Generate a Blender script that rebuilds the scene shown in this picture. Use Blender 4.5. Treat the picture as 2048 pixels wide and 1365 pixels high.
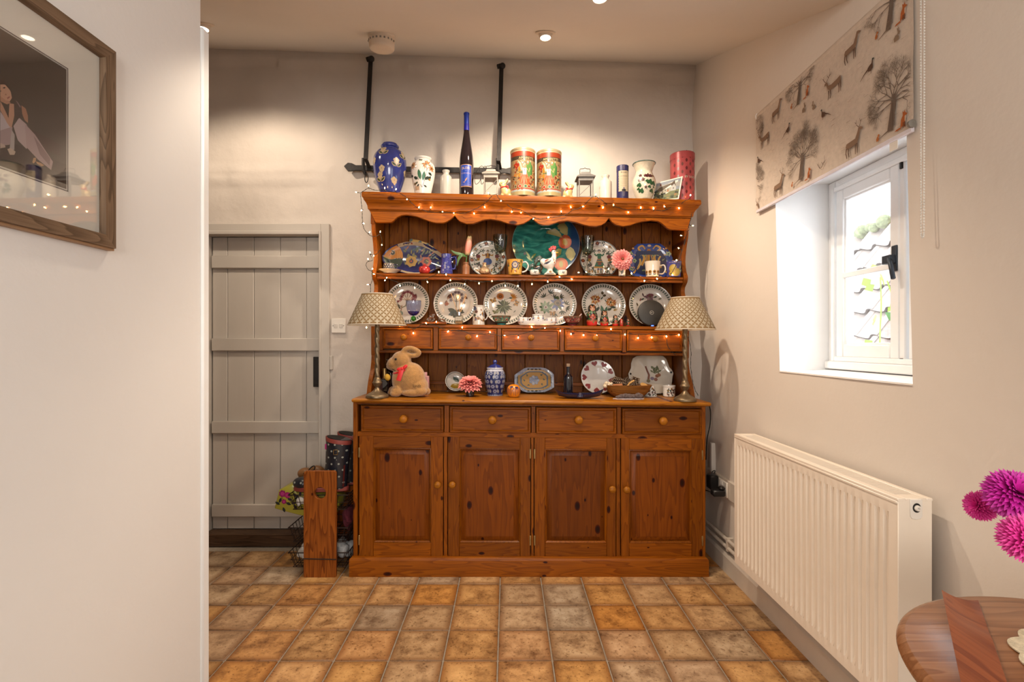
import bpy, bmesh, math, random
from mathutils import Vector, Matrix, noise
for o in list(bpy.data.objects): bpy.data.objects.remove(o)
random.seed(7)
SC = bpy.context.scene
COL = SC.collection
PI = math.pi
# ---------------------------------------------------------------- camera, world, light, exposure
cam_d = bpy.data.cameras.new('camera'); cam = bpy.data.objects.new('camera', cam_d); COL.objects.link(cam)
cam.location = (0, 0, 1.2); cam.rotation_euler = (PI/2, 0, 0)
cam_d.sensor_width = 36; cam_d.lens = 1000/2048*36
cam_d.shift_x = 9/2048; cam_d.shift_y = 5.5/2048; cam_d.clip_start = .02
SC.camera = cam
SC.view_settings.view_transform = 'Standard'; SC.view_settings.look = 'None'
SC.view_settings.exposure = 0.1; SC.view_settings.gamma = 1; SC.view_settings.use_curve_mapping = False
W = bpy.data.worlds.new('overcast_sky'); SC.world = W; W.use_nodes = True
W.node_tree.nodes['Background'].inputs[0].default_value = (.86, .93, 1, 1)
W.node_tree.nodes['Background'].inputs[1].default_value = 5.2
def area(name, loc, rot, sx, sy, power, col):
    d = bpy.data.lights.new(name, 'AREA'); d.shape = 'RECTANGLE'; d.size = sx; d.size_y = sy; d.energy = power; d.color = col
    o = bpy.data.objects.new(name, d); COL.objects.link(o); o.location = loc; o.rotation_euler = rot; return o
def spot(name, loc, power, col, angle=120, blend=.6, r=.02, rot=(0, 0, 0)):
    d = bpy.data.lights.new(name, 'SPOT'); d.energy = power; d.color = col; d.spot_size = math.radians(angle); d.spot_blend = blend; d.shadow_soft_size = r
    o = bpy.data.objects.new(name, d); COL.objects.link(o); o.location = loc; o.rotation_euler = rot; return o
DAY = (.86, .93, 1); WARM = (1, .83, .645)
# daylight: two windows of the dining end behind the camera, on the far wall and on the right wall
area('daylight_dining_window_left_pane', (-.28, -2.45, 1.62), (PI/2, 0, 0), .56, 1.15, 30, (1, .945, .88))
area('daylight_dining_window_right_pane', (.42, -2.45, 1.62), (PI/2, 0, 0), .56, 1.15, 30, (1, .945, .88))
area('daylight_side_window', (1.08, -.75, 1.55), (0, PI/2, 0), 1.1, 1.3, 14, (.76, .89, 1))
# recessed ceiling lamps: the lit one in view and its neighbours along the kitchen ceiling
LAMPS = [(.170, 2.24), (-.62, 1.64), (-1.42, 2.30), (.30, 1.62)]
for i, (lx, ly) in enumerate(LAMPS):
    spot('downlight_beam', (lx, ly, 2.900-.0333*lx-.4*(2.985-ly)-.045), (70, 13, 34, 28)[i], WARM, 138, .5, .03, (math.atan(.4), 0, 0))
# ---------------------------------------------------------------- helpers
F, CX, CY, EYE = 1000., 1015., 688., 1.2
def wx(px, Y): return (px-CX)*Y/F
def wz(py, Y): return EYE-(py-CY)*Y/F
def P(px, py, Y): return Vector((wx(px, Y), Y, wz(py, Y)))
def lin(h):
    if isinstance(h, str):
        h = h.lstrip('#'); c = [int(h[i:i+2], 16)/255 for i in (0, 2, 4)]
        return tuple((v/12.92 if v <= .04045 else ((v+.055)/1.055)**2.4) for v in c)+(1,)
    return tuple(h)+(1,) if len(h) == 3 else tuple(h)
class MB:
    def __init__(s): s.v = []; s.f = []; s.c = []; s.col = None
    def add(s, vs, fs):
        n = len(s.v); s.v += [Vector(v) for v in vs]; s.f += [tuple(i+n for i in f) for f in fs]; s.c += [s.col]*len(fs); return s
    def box(s, x0, x1, y0, y1, z0, z1):
        v = [(x, y, z) for x in (x0, x1) for y in (y0, y1) for z in (z0, z1)]
        return s.add(v, [(0, 1, 3, 2), (4, 6, 7, 5), (0, 4, 5, 1), (2, 3, 7, 6), (0, 2, 6, 4), (1, 5, 7, 3)])
    def obox(s, c, ax, ay, az, hx, hy, hz):
        c, ax, ay, az = Vector(c), Vector(ax).normalized(), Vector(ay).normalized(), Vector(az).normalized()
        v = [c+ax*(hx*i)+ay*(hy*j)+az*(hz*k) for i in (-1, 1) for j in (-1, 1) for k in (-1, 1)]
        return s.add(v, [(0, 1, 3, 2), (4, 6, 7, 5), (0, 4, 5, 1), (2, 3, 7, 6), (0, 2, 6, 4), (1, 5, 7, 3)])
    def lathe(s, prof, c=(0, 0, 0), n=40, cap0=True, cap1=False, sx=1, sy=1):
        b = len(s.v); vs = []; fs = []
        for r, z in prof:
            for i in range(n):
                a = 2*PI*i/n; vs.append((c[0]+r*sx*math.cos(a), c[1]+r*sy*math.sin(a), c[2]+z))
        for j in range(len(prof)-1):
            for i in range(n):
                k = (i+1) % n; fs.append((j*n+i, j*n+k, (j+1)*n+k, (j+1)*n+i))
        if cap0: fs.append(tuple(range(n-1, -1, -1)))
        if cap1: fs.append(tuple(range((len(prof)-1)*n, len(prof)*n)))
        return s.add(vs, fs)
    def tube(s, pts, r, n=8, closed=False, taper=None):
        pts = [Vector(p) for p in pts]; vs = []; fs = []; m = len(pts); up = None
        for i, p in enumerate(pts):
            a = pts[(i-1) % m] if (closed or i) else p; b = pts[(i+1) % m] if (closed or i < m-1) else p
            t = (b-a).normalized() if (b-a).length > 1e-9 else Vector((0, 0, 1))
            if up is None: up = t.orthogonal().normalized()
            up = (up-t*up.dot(t)); up = up.normalized() if up.length > 1e-6 else t.orthogonal().normalized()
            w = t.cross(up); rr = r if taper is None else taper[i]
            for k in range(n):
                q = 2*PI*k/n; vs.append(p+(up*math.cos(q)+w*math.sin(q))*rr)
        for i in range(m if closed else m-1):
            for k in range(n):
                k2 = (k+1) % n; i2 = (i+1) % m; fs.append((i*n+k, i*n+k2, i2*n+k2, i2*n+k))
        if not closed: fs += [tuple(range(n-1, -1, -1)), tuple(range((m-1)*n, m*n))]
        return s.add(vs, fs)
    def prism(s, pts, fn, d0, d1):
        n = len(pts); vs = [fn(a, b, d0) for a, b in pts]+[fn(a, b, d1) for a, b in pts]
        return s.add(vs, [tuple(range(n)), tuple(range(2*n-1, n-1, -1))]+[(i, i+n, (i+1) % n+n, (i+1) % n) for i in range(n)])
    def loft(s, rings, closed=True, cap=True):
        n = len(rings[0]); vs = [v for r in rings for v in r]; fs = []
        for j in range(len(rings)-1):
            for i in range(n if closed else n-1):
                k = (i+1) % n; fs.append((j*n+i, j*n+k, (j+1)*n+k, (j+1)*n+i))
        if cap: fs += [tuple(range(n-1, -1, -1)), tuple(range((len(rings)-1)*n, len(rings)*n))]
        return s.add(vs, fs)
    def grid(s, fn, nu, nv, skip=None):
        vs = [fn(i/nu, j/nv) for j in range(nv+1) for i in range(nu+1)]; fs = []
        for j in range(nv):
            for i in range(nu):
                if skip and skip((i+.5)/nu, (j+.5)/nv): continue
                a = j*(nu+1)+i; fs.append((a, a+1, a+nu+2, a+nu+1))
        return s.add(vs, fs)
    def ball(s, c, r, nu=16, nv=10, sx=1, sy=1, sz=1):
        return s.lathe([(max(1e-4, r*math.sin(PI*j/nv)), -r*sz*math.cos(PI*j/nv)) for j in range(nv+1)], c, nu, True, True, sx, sy)
    def xf(s, M, start=0):
        for i in range(start, len(s.v)): s.v[i] = M @ s.v[i]
        return s
    def mesh(s, name, bevel=0, smooth=40, fix=True, seg=1):
        me = bpy.data.meshes.new(name); me.from_pydata([tuple(v) for v in s.v], [], s.f); me.update()
        if any(c is not None for c in s.c):
            at = me.color_attributes.new('Col', 'FLOAT_COLOR', 'CORNER'); k = 0; data = []
            for f, c in zip(s.f, s.c): data += list(lin(c or (1, 1, 1)))*len(f)
            at.data.foreach_set('color', data)
        if fix or bevel:
            bm = bmesh.new(); bm.from_mesh(me)
            if fix: bmesh.ops.recalc_face_normals(bm, faces=bm.faces)
            if bevel:
                es = [e for e in bm.edges if len(e.link_faces) == 2 and e.calc_face_angle(0) > .6]
                bmesh.ops.bevel(bm, geom=es, offset=bevel, segments=seg, affect='EDGES', profile=.5, clamp_overlap=True)
            bm.to_mesh(me); bm.free()
        if smooth:
            me.polygons.foreach_set('use_smooth', [True]*len(me.polygons))
            try: me.set_sharp_from_angle(angle=math.radians(smooth))
            except Exception: pass
        return me
def link(name, me, mat=None, parent=None, loc=None, rot=None):
    o = bpy.data.objects.new(name, me); COL.objects.link(o)
    if mat is not None and me is not None and not me.materials: me.materials.append(mat)
    if parent is not None: o.parent = parent
    if loc is not None: o.location = loc
    if rot is not None: o.rotation_euler = rot
    return o
def part(name, mb, mat, parent, bevel=0, smooth=40, fix=True, world=False, seg=1):
    if world:
        L = parent.location.copy(); q = parent
        for i in range(len(mb.v)): mb.v[i] = mb.v[i]-L
    return link(name, mb.mesh(name, bevel, smooth, fix, seg), mat, parent)
def thing(name, label, cat, loc=(0, 0, 0), rot=(0, 0, 0), group=None):
    o = bpy.data.objects.new(name, None); COL.objects.link(o); o.location = loc; o.rotation_euler = rot
    o.empty_display_size = .05; return tag(o, label, cat, group)
def tag(o, label, cat, group=None):
    o['label'] = label; o['category'] = cat
    if group: o['group'] = group
    return o
def single(name, mb, mat, label, cat, loc=(0, 0, 0), rot=(0, 0, 0), bevel=0, smooth=40, group=None, fix=True):
    return tag(link(name, mb.mesh(name, bevel, smooth, fix), mat, None, loc, rot), label, cat, group)
def struct(name, mb, mat, bevel=0, smooth=0, parent=None, fix=True):
    o = link(name, mb.mesh(name, bevel, smooth, fix), mat, parent)
    if parent is None: o['kind'] = 'structure'
    return o
def dup(root, loc, rot=None, label=None, group=None):
    r = root.copy(); COL.objects.link(r); r.location = loc
    if rot is not None: r.rotation_euler = rot
    if label: r['label'] = label
    if group: r['group'] = group
    for ch in list(root.children):
        c = ch.copy(); COL.objects.link(c); c.parent = r
        for g in list(ch.children):
            d = g.copy(); COL.objects.link(d); d.parent = c
    return r
# ---------------------------------------------------------------- materials
def newmat(name):
    m = bpy.data.materials.new(name); m.use_nodes = True; nt = m.node_tree
    return m, nt, nt.nodes['Principled BSDF'], nt.nodes, nt.links
def ramp(N, stops):
    r = N.new('ShaderNodeValToRGB'); e = r.color_ramp.elements
    while len(e) < len(stops): e.new(.5)
    for el, (p, c) in zip(e, stops): el.position = p; el.color = lin(c)
    return r
def mat(name, col, rough=.5, metal=0, var=.12, vs=14, bump=0, bs=60, coat=0, trans=0, ior=1.45, sheen=0, alpha=1, spec=.5, stretch=(1, 1, 1)):
    m, nt, b, N, L = newmat(name)
    c = lin(col)
    tc = N.new('ShaderNodeTexCoord'); mp = N.new('ShaderNodeMapping'); mp.inputs['Scale'].default_value = stretch
    L.new(tc.outputs['Object'], mp.inputs[0])
    n = N.new('ShaderNodeTexNoise'); n.inputs['Scale'].default_value = vs; n.inputs['Detail'].default_value = 4; L.new(mp.outputs[0], n.inputs[0])
    r = ramp(N, [(.25, tuple(x*(1-var) for x in c[:3])), (.75, tuple(min(1, x*(1+var)) for x in c[:3]))])
    L.new(n.outputs[0], r.inputs[0]); L.new(r.outputs[0], b.inputs['Base Color'])
    b.inputs['Roughness'].default_value = rough; b.inputs['Metallic'].default_value = metal
    b.inputs['Coat Weight'].default_value = coat; b.inputs['Transmission Weight'].default_value = trans; b.inputs['IOR'].default_value = ior
    b.inputs['Sheen Weight'].default_value = sheen; b.inputs['Alpha'].default_value = alpha; b.inputs['Specular IOR Level'].default_value = spec
    if bump:
        n2 = N.new('ShaderNodeTexNoise'); n2.inputs['Scale'].default_value = bs; n2.inputs['Detail'].default_value = 5; L.new(mp.outputs[0], n2.inputs[0])
        bp = N.new('ShaderNodeBump'); bp.inputs['Strength'].default_value = bump; bp.inputs['Distance'].default_value = .01
        L.new(n2.outputs[0], bp.inputs['Height']); L.new(bp.outputs[0], b.inputs['Normal'])
    return m
def emit(name, col, strength):
    m, nt, b, N, L = newmat(name)
    b.inputs['Base Color'].default_value = lin(col); b.inputs['Emission Color'].default_value = lin(col); b.inputs['Emission Strength'].default_value = strength
    return m
def paintmat(name, rough=.25, coat=.3, metal=0, tone=.6):
    m, nt, b, N, L = newmat(name)
    a = N.new('ShaderNodeAttribute'); a.attribute_name = 'Col'
    tn = N.new('ShaderNodeMix'); tn.data_type = 'RGBA'; tn.blend_type = 'MULTIPLY'; tn.inputs['Factor'].default_value = 1; tn.inputs['B'].default_value = (tone, tone, tone, 1); L.new(a.outputs['Color'], tn.inputs['A'])
    L.new(tn.outputs['Result'], b.inputs['Base Color']); b.inputs['Roughness'].default_value = rough; b.inputs['Coat Weight'].default_value = coat; b.inputs['Metallic'].default_value = metal
    return m
def pine(name, axis, light, dark, rough=.38, knots=1.0, ring=1.0):
    m, nt, b, N, L = newmat(name)
    tc = N.new('ShaderNodeTexCoord'); oi = N.new('ShaderNodeObjectInfo')
    mu = N.new('ShaderNodeMath'); mu.operation = 'MULTIPLY'; mu.inputs[1].default_value = 37.0; L.new(oi.outputs['Random'], mu.inputs[0])
    cb = N.new('ShaderNodeCombineXYZ')
    for k in range(3): L.new(mu.outputs[0], cb.inputs[k])
    ad = N.new('ShaderNodeVectorMath'); ad.operation = 'ADD'; L.new(tc.outputs['Object'], ad.inputs[0]); L.new(cb.outputs[0], ad.inputs[1])
    def mapped(long_s, cross_s, flat=False):
        mp = N.new('ShaderNodeMapping'); sc = [cross_s]*3; sc[axis] = long_s; sc[1] = 0 if flat else sc[1]; mp.inputs['Scale'].default_value = sc; L.new(ad.outputs[0], mp.inputs[0]); return mp
    # growth rings
    m1 = mapped(1.3, 13.0); n0 = N.new('ShaderNodeTexNoise'); n0.inputs['Scale'].default_value = 1.3; n0.inputs['Detail'].default_value = 2; L.new(m1.outputs[0], n0.inputs[0])
    mm = N.new('ShaderNodeMath'); mm.operation = 'MULTIPLY'; mm.inputs[1].default_value = 11*ring; L.new(n0.outputs[0], mm.inputs[0])
    fr = N.new('ShaderNodeMath'); fr.operation = 'FRACT'; L.new(mm.outputs[0], fr.inputs[0])
    # fine fibre
    m2 = mapped(6, 260); n1 = N.new('ShaderNodeTexNoise'); n1.inputs['Scale'].default_value = 1; n1.inputs['Detail'].default_value = 3; L.new(m2.outputs[0], n1.inputs[0])
    r1 = ramp(N, [(0, light), (.60, tuple(.55*a+.45*c for a, c in zip(lin(light)[:3], lin(dark)[:3]))), (.93, dark), (1, light)]); L.new(fr.outputs[0], r1.inputs[0])
    mx = N.new('ShaderNodeMix'); mx.data_type = 'RGBA'; mx.blend_type = 'MULTIPLY'; mx.inputs['Factor'].default_value = .45
    r2 = ramp(N, [(.35, (.62, .55, .5)), (.65, (1, 1, 1))]); L.new(n1.outputs[0], r2.inputs[0])
    L.new(r1.outputs[0], mx.inputs['A']); L.new(r2.outputs[0], mx.inputs['B'])
    # broad board tone
    hv = N.new('ShaderNodeHueSaturation'); vr = N.new('ShaderNodeMapRange'); vr.inputs['To Min'].default_value = .78; vr.inputs['To Max'].default_value = 1.15
    L.new(oi.outputs['Random'], vr.inputs['Value']); L.new(vr.outputs[0], hv.inputs['Value']); L.new(mx.outputs['Result'], hv.inputs['Color'])
    out = hv.outputs[0]
    if knots:
        m3 = mapped(5.5 if knots > 1.5 else 3.2, 9.5 if knots > 1.5 else 6.5, axis != 1); v = N.new('ShaderNodeTexVoronoi'); v.inputs['Scale'].default_value = 1.0; v.voronoi_dimensions = '2D'; s3 = N.new('ShaderNodeSeparateXYZ'); c3 = N.new('ShaderNodeCombineXYZ'); L.new(m3.outputs[0], s3.inputs[0]); L.new(s3.outputs[0], c3.inputs[0]); L.new(s3.outputs[2], c3.inputs[1]); L.new(c3.outputs[0], v.inputs['Vector'])
        sp = N.new('ShaderNodeSeparateColor'); L.new(v.outputs['Color'], sp.inputs[0])
        th = N.new('ShaderNodeMath'); th.operation = 'MULTIPLY'; th.inputs[1].default_value = .09*knots; L.new(sp.outputs[0], th.inputs[0])
        dv = N.new('ShaderNodeMath'); dv.operation = 'DIVIDE'; L.new(v.outputs['Distance'], dv.inputs[0]); L.new(th.outputs[0], dv.inputs[1])
        r3 = ramp(N, [(.45, (.05, .016, .006)), (.8, (.33, .12, .03)), (1, (1, 1, 1))]); L.new(dv.outputs[0], r3.inputs[0])
        m4 = N.new('ShaderNodeMix'); m4.data_type = 'RGBA'; m4.blend_type = 'MULTIPLY'; m4.inputs['Factor'].default_value = .95
        L.new(out, m4.inputs['A']); L.new(r3.outputs[0], m4.inputs['B']); out = m4.outputs['Result']
    L.new(out, b.inputs['Base Color']); b.inputs['Roughness'].default_value = rough; b.inputs['Coat Weight'].default_value = .05; b.inputs['Specular IOR Level'].default_value = .16; b.inputs['Coat Roughness'].default_value = .3
    bp = N.new('ShaderNodeBump'); bp.inputs['Strength'].default_value = .12; bp.inputs['Distance'].default_value = .002; L.new(n1.outputs[0], bp.inputs['Height']); L.new(bp.outputs[0], b.inputs['Normal'])
    return m
PL, PD = (.262, .073, .003), (.165, .040, .0018)
M = {}
M['pine_v'] = pine('pine_upright_grain', 2, PL, PD)
M['pine_h'] = pine('pine_level_grain', 0, PL, PD)
M['pine_top'] = pine('pine_worn_worktop', 0, (.48, .180, .014), (.30, .092, .006), .36)
M['pine_back'] = pine('pine_back_planks', 2, (.205, .062, .003), (.120, .032, .0015), .55)
M['pine_knotty'] = pine('pine_knotty_panel', 2, (.185, .046, .002), (.125, .029, .0012), .42, 1.7, .6)
M['pine_plain'] = pine('pine_knob', 0, (.40, .145, .012), (.28, .09, .006), .32, 0)
M['plaster_back'] = mat('rough_cream_plaster', (.60, .535, .475), .85, var=.08, vs=3, bump=.5, bs=16)
M['plaster_right'] = mat('smooth_cream_plaster', (.70, .63, .56), .8, var=.03, vs=2, bump=.12, bs=30)
M['plaster_left'] = mat('white_plaster', (.74, .72, .70), .8, var=.02, vs=2, bump=.08, bs=40)
M['ceiling'] = mat('ceiling_paint', (.68, .635, .585), .9, var=.04, vs=2, bump=.08, bs=25)
M['gloss_white'] = mat('white_gloss_paint', (.82, .83, .83), .3, var=.02)
M['door_paint'] = mat('stone_door_paint', (.50, .455, .405), .5, var=.05, vs=5, bump=.06, bs=40, stretch=(1, 1, .15))
M['window_white'] = mat('window_white_paint', (.90, .91, .92), .4, var=.02)
M['iron'] = mat('wrought_iron', (.022, .019, .018), .55, .3, var=.3, bump=.2, bs=70)
M['white_plastic'] = mat('white_plastic', (.78, .74, .68), .35, var=.03)
M['black_plastic'] = mat('black_plastic', (.012, .011, .011), .4, var=.2)
M['brass'] = mat('aged_brass', (.36, .24, .10), .35, .85, var=.25, vs=30)
M['bronze'] = mat('antique_bronze', (.20, .145, .085), .4, .75, var=.3, vs=40)
M['cream_metal'] = mat('cream_radiator_enamel', (.84, .75, .64), .35, var=.02)
M['white_glaze'] = mat('white_glaze', (.66, .62, .57), .12, var=.03, vs=20, coat=.5)
M['paint'] = paintmat('painted_glaze', .35, 0)
M['print'] = paintmat('printed_paper', .6, 0)
M['fabric_print'] = paintmat('printed_fabric', .9, 0, 0, .9)
M['grey_pewter'] = mat('grey_painted_metal', (.26, .245, .22), .55, .4, var=.15)
M['stoneware'] = mat('stoneware_glaze', (.60, .52, .43), .25, var=.1, vs=12, coat=.4)
M['cable'] = mat('dark_green_cable', (.010, .012, .009), .5, var=.2)
M['bulb'] = emit('warm_bulb', (1, .50, .14), 135)
M['leaf'] = mat('green_leaf', (.05, .12, .03), .5, var=.3, vs=60)
def glass(name, col, ior=1.45, rough=.0):
    m, nt, b, N, L = newmat(name)
    b.inputs['Base Color'].default_value = lin(col); b.inputs['Transmission Weight'].default_value = 1; b.inputs['Roughness'].default_value = rough; b.inputs['IOR'].default_value = ior
    tc = N.new('ShaderNodeTexCoord'); n = N.new('ShaderNodeTexNoise'); n.inputs['Scale'].default_value = 9; L.new(tc.outputs['Object'], n.inputs[0])
    bp = N.new('ShaderNodeBump'); bp.inputs['Strength'].default_value = .02; L.new(n.outputs[0], bp.inputs['Height']); L.new(bp.outputs[0], b.inputs['Normal'])
    return m
def pane(name, tint=(1, 1, 1), gloss=.06):
    m = bpy.data.materials.new(name); m.use_nodes = True; N = m.node_tree.nodes; L = m.node_tree.links; N.clear()
    t = N.new('ShaderNodeBsdfTransparent'); t.inputs[0].default_value = lin(tint); g = N.new('ShaderNodeBsdfGlossy'); g.inputs['Roughness'].default_value = .02
    fz = N.new('ShaderNodeLayerWeight'); fz.inputs[0].default_value = .25; mr = N.new('ShaderNodeMapRange'); mr.inputs['To Min'].default_value = gloss*.4; mr.inputs['To Max'].default_value = .45
    L.new(fz.outputs['Facing'], mr.inputs['Value']); mx = N.new('ShaderNodeMixShader'); o = N.new('ShaderNodeOutputMaterial')
    L.new(mr.outputs[0], mx.inputs[0]); L.new(t.outputs[0], mx.inputs[1]); L.new(g.outputs[0], mx.inputs[2]); L.new(mx.outputs[0], o.inputs[0]); return m
M['pane'] = pane('window_glass')
# ---------------------------------------------------------------- flat decoration drawn as thin shapes on a surface
class Paint:
    """coloured shapes laid on a surface S(u, v, lift)"""
    def __init__(s, S, eps=.0005, step=.00016): s.S = S; s.mb = MB(); s.eps = eps; s.step = step; s.l = 0; s.k = 0
    def lift(s, l):
        s.k += 1; return s.eps+s.step*l+4e-6*(s.k % 34)
    def shape(s, pts, col, l=None, rings=2):
        l = s.l if l is None else l; h = s.lift(l); n = len(pts)
        cx = sum(p[0] for p in pts)/n; cy = sum(p[1] for p in pts)/n
        vs = [s.S(cx, cy, h)]; fs = []
        for k in range(1, rings+1):
            t = k/rings
            vs += [s.S(cx+(p[0]-cx)*t, cy+(p[1]-cy)*t, h) for p in pts]
        for i in range(n): fs.append((0, 1+i, 1+(i+1) % n))
        for k in range(rings-1):
            for i in range(n):
                j = (i+1) % n; fs.append((1+k*n+i, 1+(k+1)*n+i, 1+(k+1)*n+j, 1+k*n+j))
        s.mb.col = col; s.mb.add(vs, fs); s.mb.col = None; return s
    def ell(s, cx, cy, rx, ry, col, rot=0, l=None, n=14, rings=2):
        c, d = math.cos(rot), math.sin(rot)
        return s.shape([(cx+rx*math.cos(2*PI*i/n)*c-ry*math.sin(2*PI*i/n)*d, cy+rx*math.cos(2*PI*i/n)*d+ry*math.sin(2*PI*i/n)*c) for i in range(n)], col, l, rings)
    def leaf(s, x, y, ln, w, ang, col, l=None, n=5):
        """pointed leaf from (x, y) along ang"""
        c, d = math.cos(ang), math.sin(ang); up = [(t, w*.5*math.sin(PI*t)**.8) for t in [i/n for i in range(n+1)]]
        pts = [(t*ln, q) for t, q in up]+[(t*ln, -q) for t, q in reversed(up[1:-1])]
        return s.shape([(x+a*c-b*d, y+a*d+b*c) for a, b in pts], col, l, 2)
    def line(s, pts, w, col, l=None, w1=None, sub=1):
        l = s.l if l is None else l; h = s.lift(l); m = len(pts); w1 = w if w1 is None else w1; vs = []; fs = []
        if sub > 1:
            q = []
            for a, b in zip(pts, pts[1:]): q += [(a[0]+(b[0]-a[0])*t/sub, a[1]+(b[1]-a[1])*t/sub) for t in range(sub)]
            pts = q+[pts[-1]]; m = len(pts)
        for i, p in enumerate(pts):
            a = pts[max(0, i-1)]; b = pts[min(m-1, i+1)]; dx, dy = b[0]-a[0], b[1]-a[1]; q = math.hypot(dx, dy) or 1
            ww = (w+(w1-w)*i/max(1, m-1))*.5; nx, ny = -dy/q*ww, dx/q*ww
            vs += [s.S(p[0]+nx, p[1]+ny, h), s.S(p[0]-nx, p[1]-ny, h)]
        for i in range(m-1): fs.append((2*i, 2*i+1, 2*i+3, 2*i+2))
        s.mb.col = col; s.mb.add(vs, fs); s.mb.col = None; return s
    def ring(s, cx, cy, r0, r1, col, l=None, n=48, ky=1):
        l = s.l if l is None else l; h = s.lift(l); vs = []; fs = []
        for i in range(n):
            a = 2*PI*i/n
            for r in (r0, (r0+r1)/2, r1): vs.append(s.S(cx+r*math.cos(a), cy+r*ky*math.sin(a), h))
        for i in range(n):
            j = (i+1) % n; fs += [(3*i, 3*i+1, 3*j+1, 3*j), (3*i+1, 3*i+2, 3*j+2, 3*j+1)]
        s.mb.col = col; s.mb.add(vs, fs); s.mb.col = None; return s
    def rect(s, u0, u1, v0, v1, col, l=None, nu=8, nv=4):
        l = s.l if l is None else l; h = s.lift(l)
        s.mb.col = col; s.mb.grid(lambda a, b: s.S(u0+(u1-u0)*a, v0+(v1-v0)*b, h), nu, nv); s.mb.col = None; return s
    def flower(s, x, y, r, col, n=5, pw=.75, cen=None, l=None, rot=0, cr=.3):
        for i in range(n): s.leaf(x, y, r, r*pw, rot+2*PI*i/n, col, l)
        if cen: s.ell(x, y, r*cr, r*cr, cen, 0, (s.l if l is None else l)+1, 8, 1)
        return s
    def heart(s, x, y, sz, rot, col, l=None):
        pts = []
        for i in range(22):
            t = 2*PI*i/22; a = sz*.034*16*math.sin(t)**3; b = sz*.034*(13*math.cos(t)-5*math.cos(2*t)-2*math.cos(3*t)-math.cos(4*t))
            pts.append((x+a*math.cos(rot)-b*math.sin(rot), y+a*math.sin(rot)+b*math.cos(rot)))
        return s.shape(pts, col, l)
    def text(s, txt, x, y, size, col, l=None, arc=0, sxy=1.0):
        l = s.l if l is None else l; h = s.lift(l); vs, fs = textmesh(txt)
        if not vs: return s
        x0 = min(v[0] for v in vs); x1 = max(v[0] for v in vs); c = (x0+x1)/2
        out = []
        for a, b in vs:
            u = (a-c)*size*sxy; w = b*size
            out.append(s.S(x+u, y+w-arc*u*u, h))
        s.mb.col = col; s.mb.add(out, fs); s.mb.col = None; return s
    def done(s, name, parent, m=None):
        o = part(name, s.mb, m or M['paint'], parent, smooth=60, fix=False)
        if name in ('flower_print', 'hearts', 'white_dots', 'fruit_print'): o['kind'] = 'stuff'
        return o
_txt = {}
def textmesh(t):
    if t not in _txt:
        cu = bpy.data.curves.new('lettering', 'FONT'); cu.body = t; cu.size = 1; cu.resolution_u = 3
        o = bpy.data.objects.new('lettering', cu); COL.objects.link(o); bpy.context.view_layer.update()
        me = o.evaluated_get(bpy.context.evaluated_depsgraph_get()).to_mesh()
        _txt[t] = ([(v.co.x, v.co.y) for v in me.vertices], [tuple(p.vertices) for p in me.polygons])
        o.to_mesh_clear(); bpy.data.objects.remove(o); bpy.data.curves.remove(cu)
    return _txt[t]
def cyl_surf(rad, ang0=-PI/2, c=(0, 0)):
    """u = arc length (right-hand positive seen from the front), v = height; rad is a number or a function of height"""
    def S(u, v, h):
        r = rad(v) if callable(rad) else rad; r0 = r
        a = ang0+u/max(r, .004); return Vector((c[0]+(r+h)*math.cos(a), c[1]+(r+h)*math.sin(a), v))
    return S
def prof_rad(prof):
    def f(z):
        for (r0, z0), (r1, z1) in zip(prof, prof[1:]):
            if z0 <= z <= z1 and z1 > z0: return r0+(r1-r0)*(z-z0)/(z1-z0)
        return prof[-1][0] if z > prof[-1][1] else prof[0][0]
    return f
def smooth_prof(pts, k=5):
    """Catmull-Rom through (r, z) points"""
    out = []
    for i in range(len(pts)-1):
        p0 = pts[max(0, i-1)]; p1 = pts[i]; p2 = pts[i+1]; p3 = pts[min(len(pts)-1, i+2)]
        for j in range(k):
            t = j/k; out.append(tuple(.5*((2*p1[d])+(-p0[d]+p2[d])*t+(2*p0[d]-5*p1[d]+4*p2[d]-p3[d])*t*t+(-p0[d]+3*p1[d]-3*p2[d]+p3[d])*t**3) for d in range(len(p1))))
    return out+[pts[-1]]
def spline(pts, k=6): return [Vector(p) for p in smooth_prof([tuple(p) for p in pts], k)]
# ================================================================= the setting
BW = 2.985                                   # back wall
def ceil_z(x, y):
    s = 2.9-.0333*x
    return s-.4*(BW-y) if y > 1.6 else s-.4*(BW-1.6)
def xr(z): return 1.175-.025*z               # the right wall leans a little
def nz(x, y, z, s): return noise.noise(Vector((x*s, y*s, z*s)))
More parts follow.
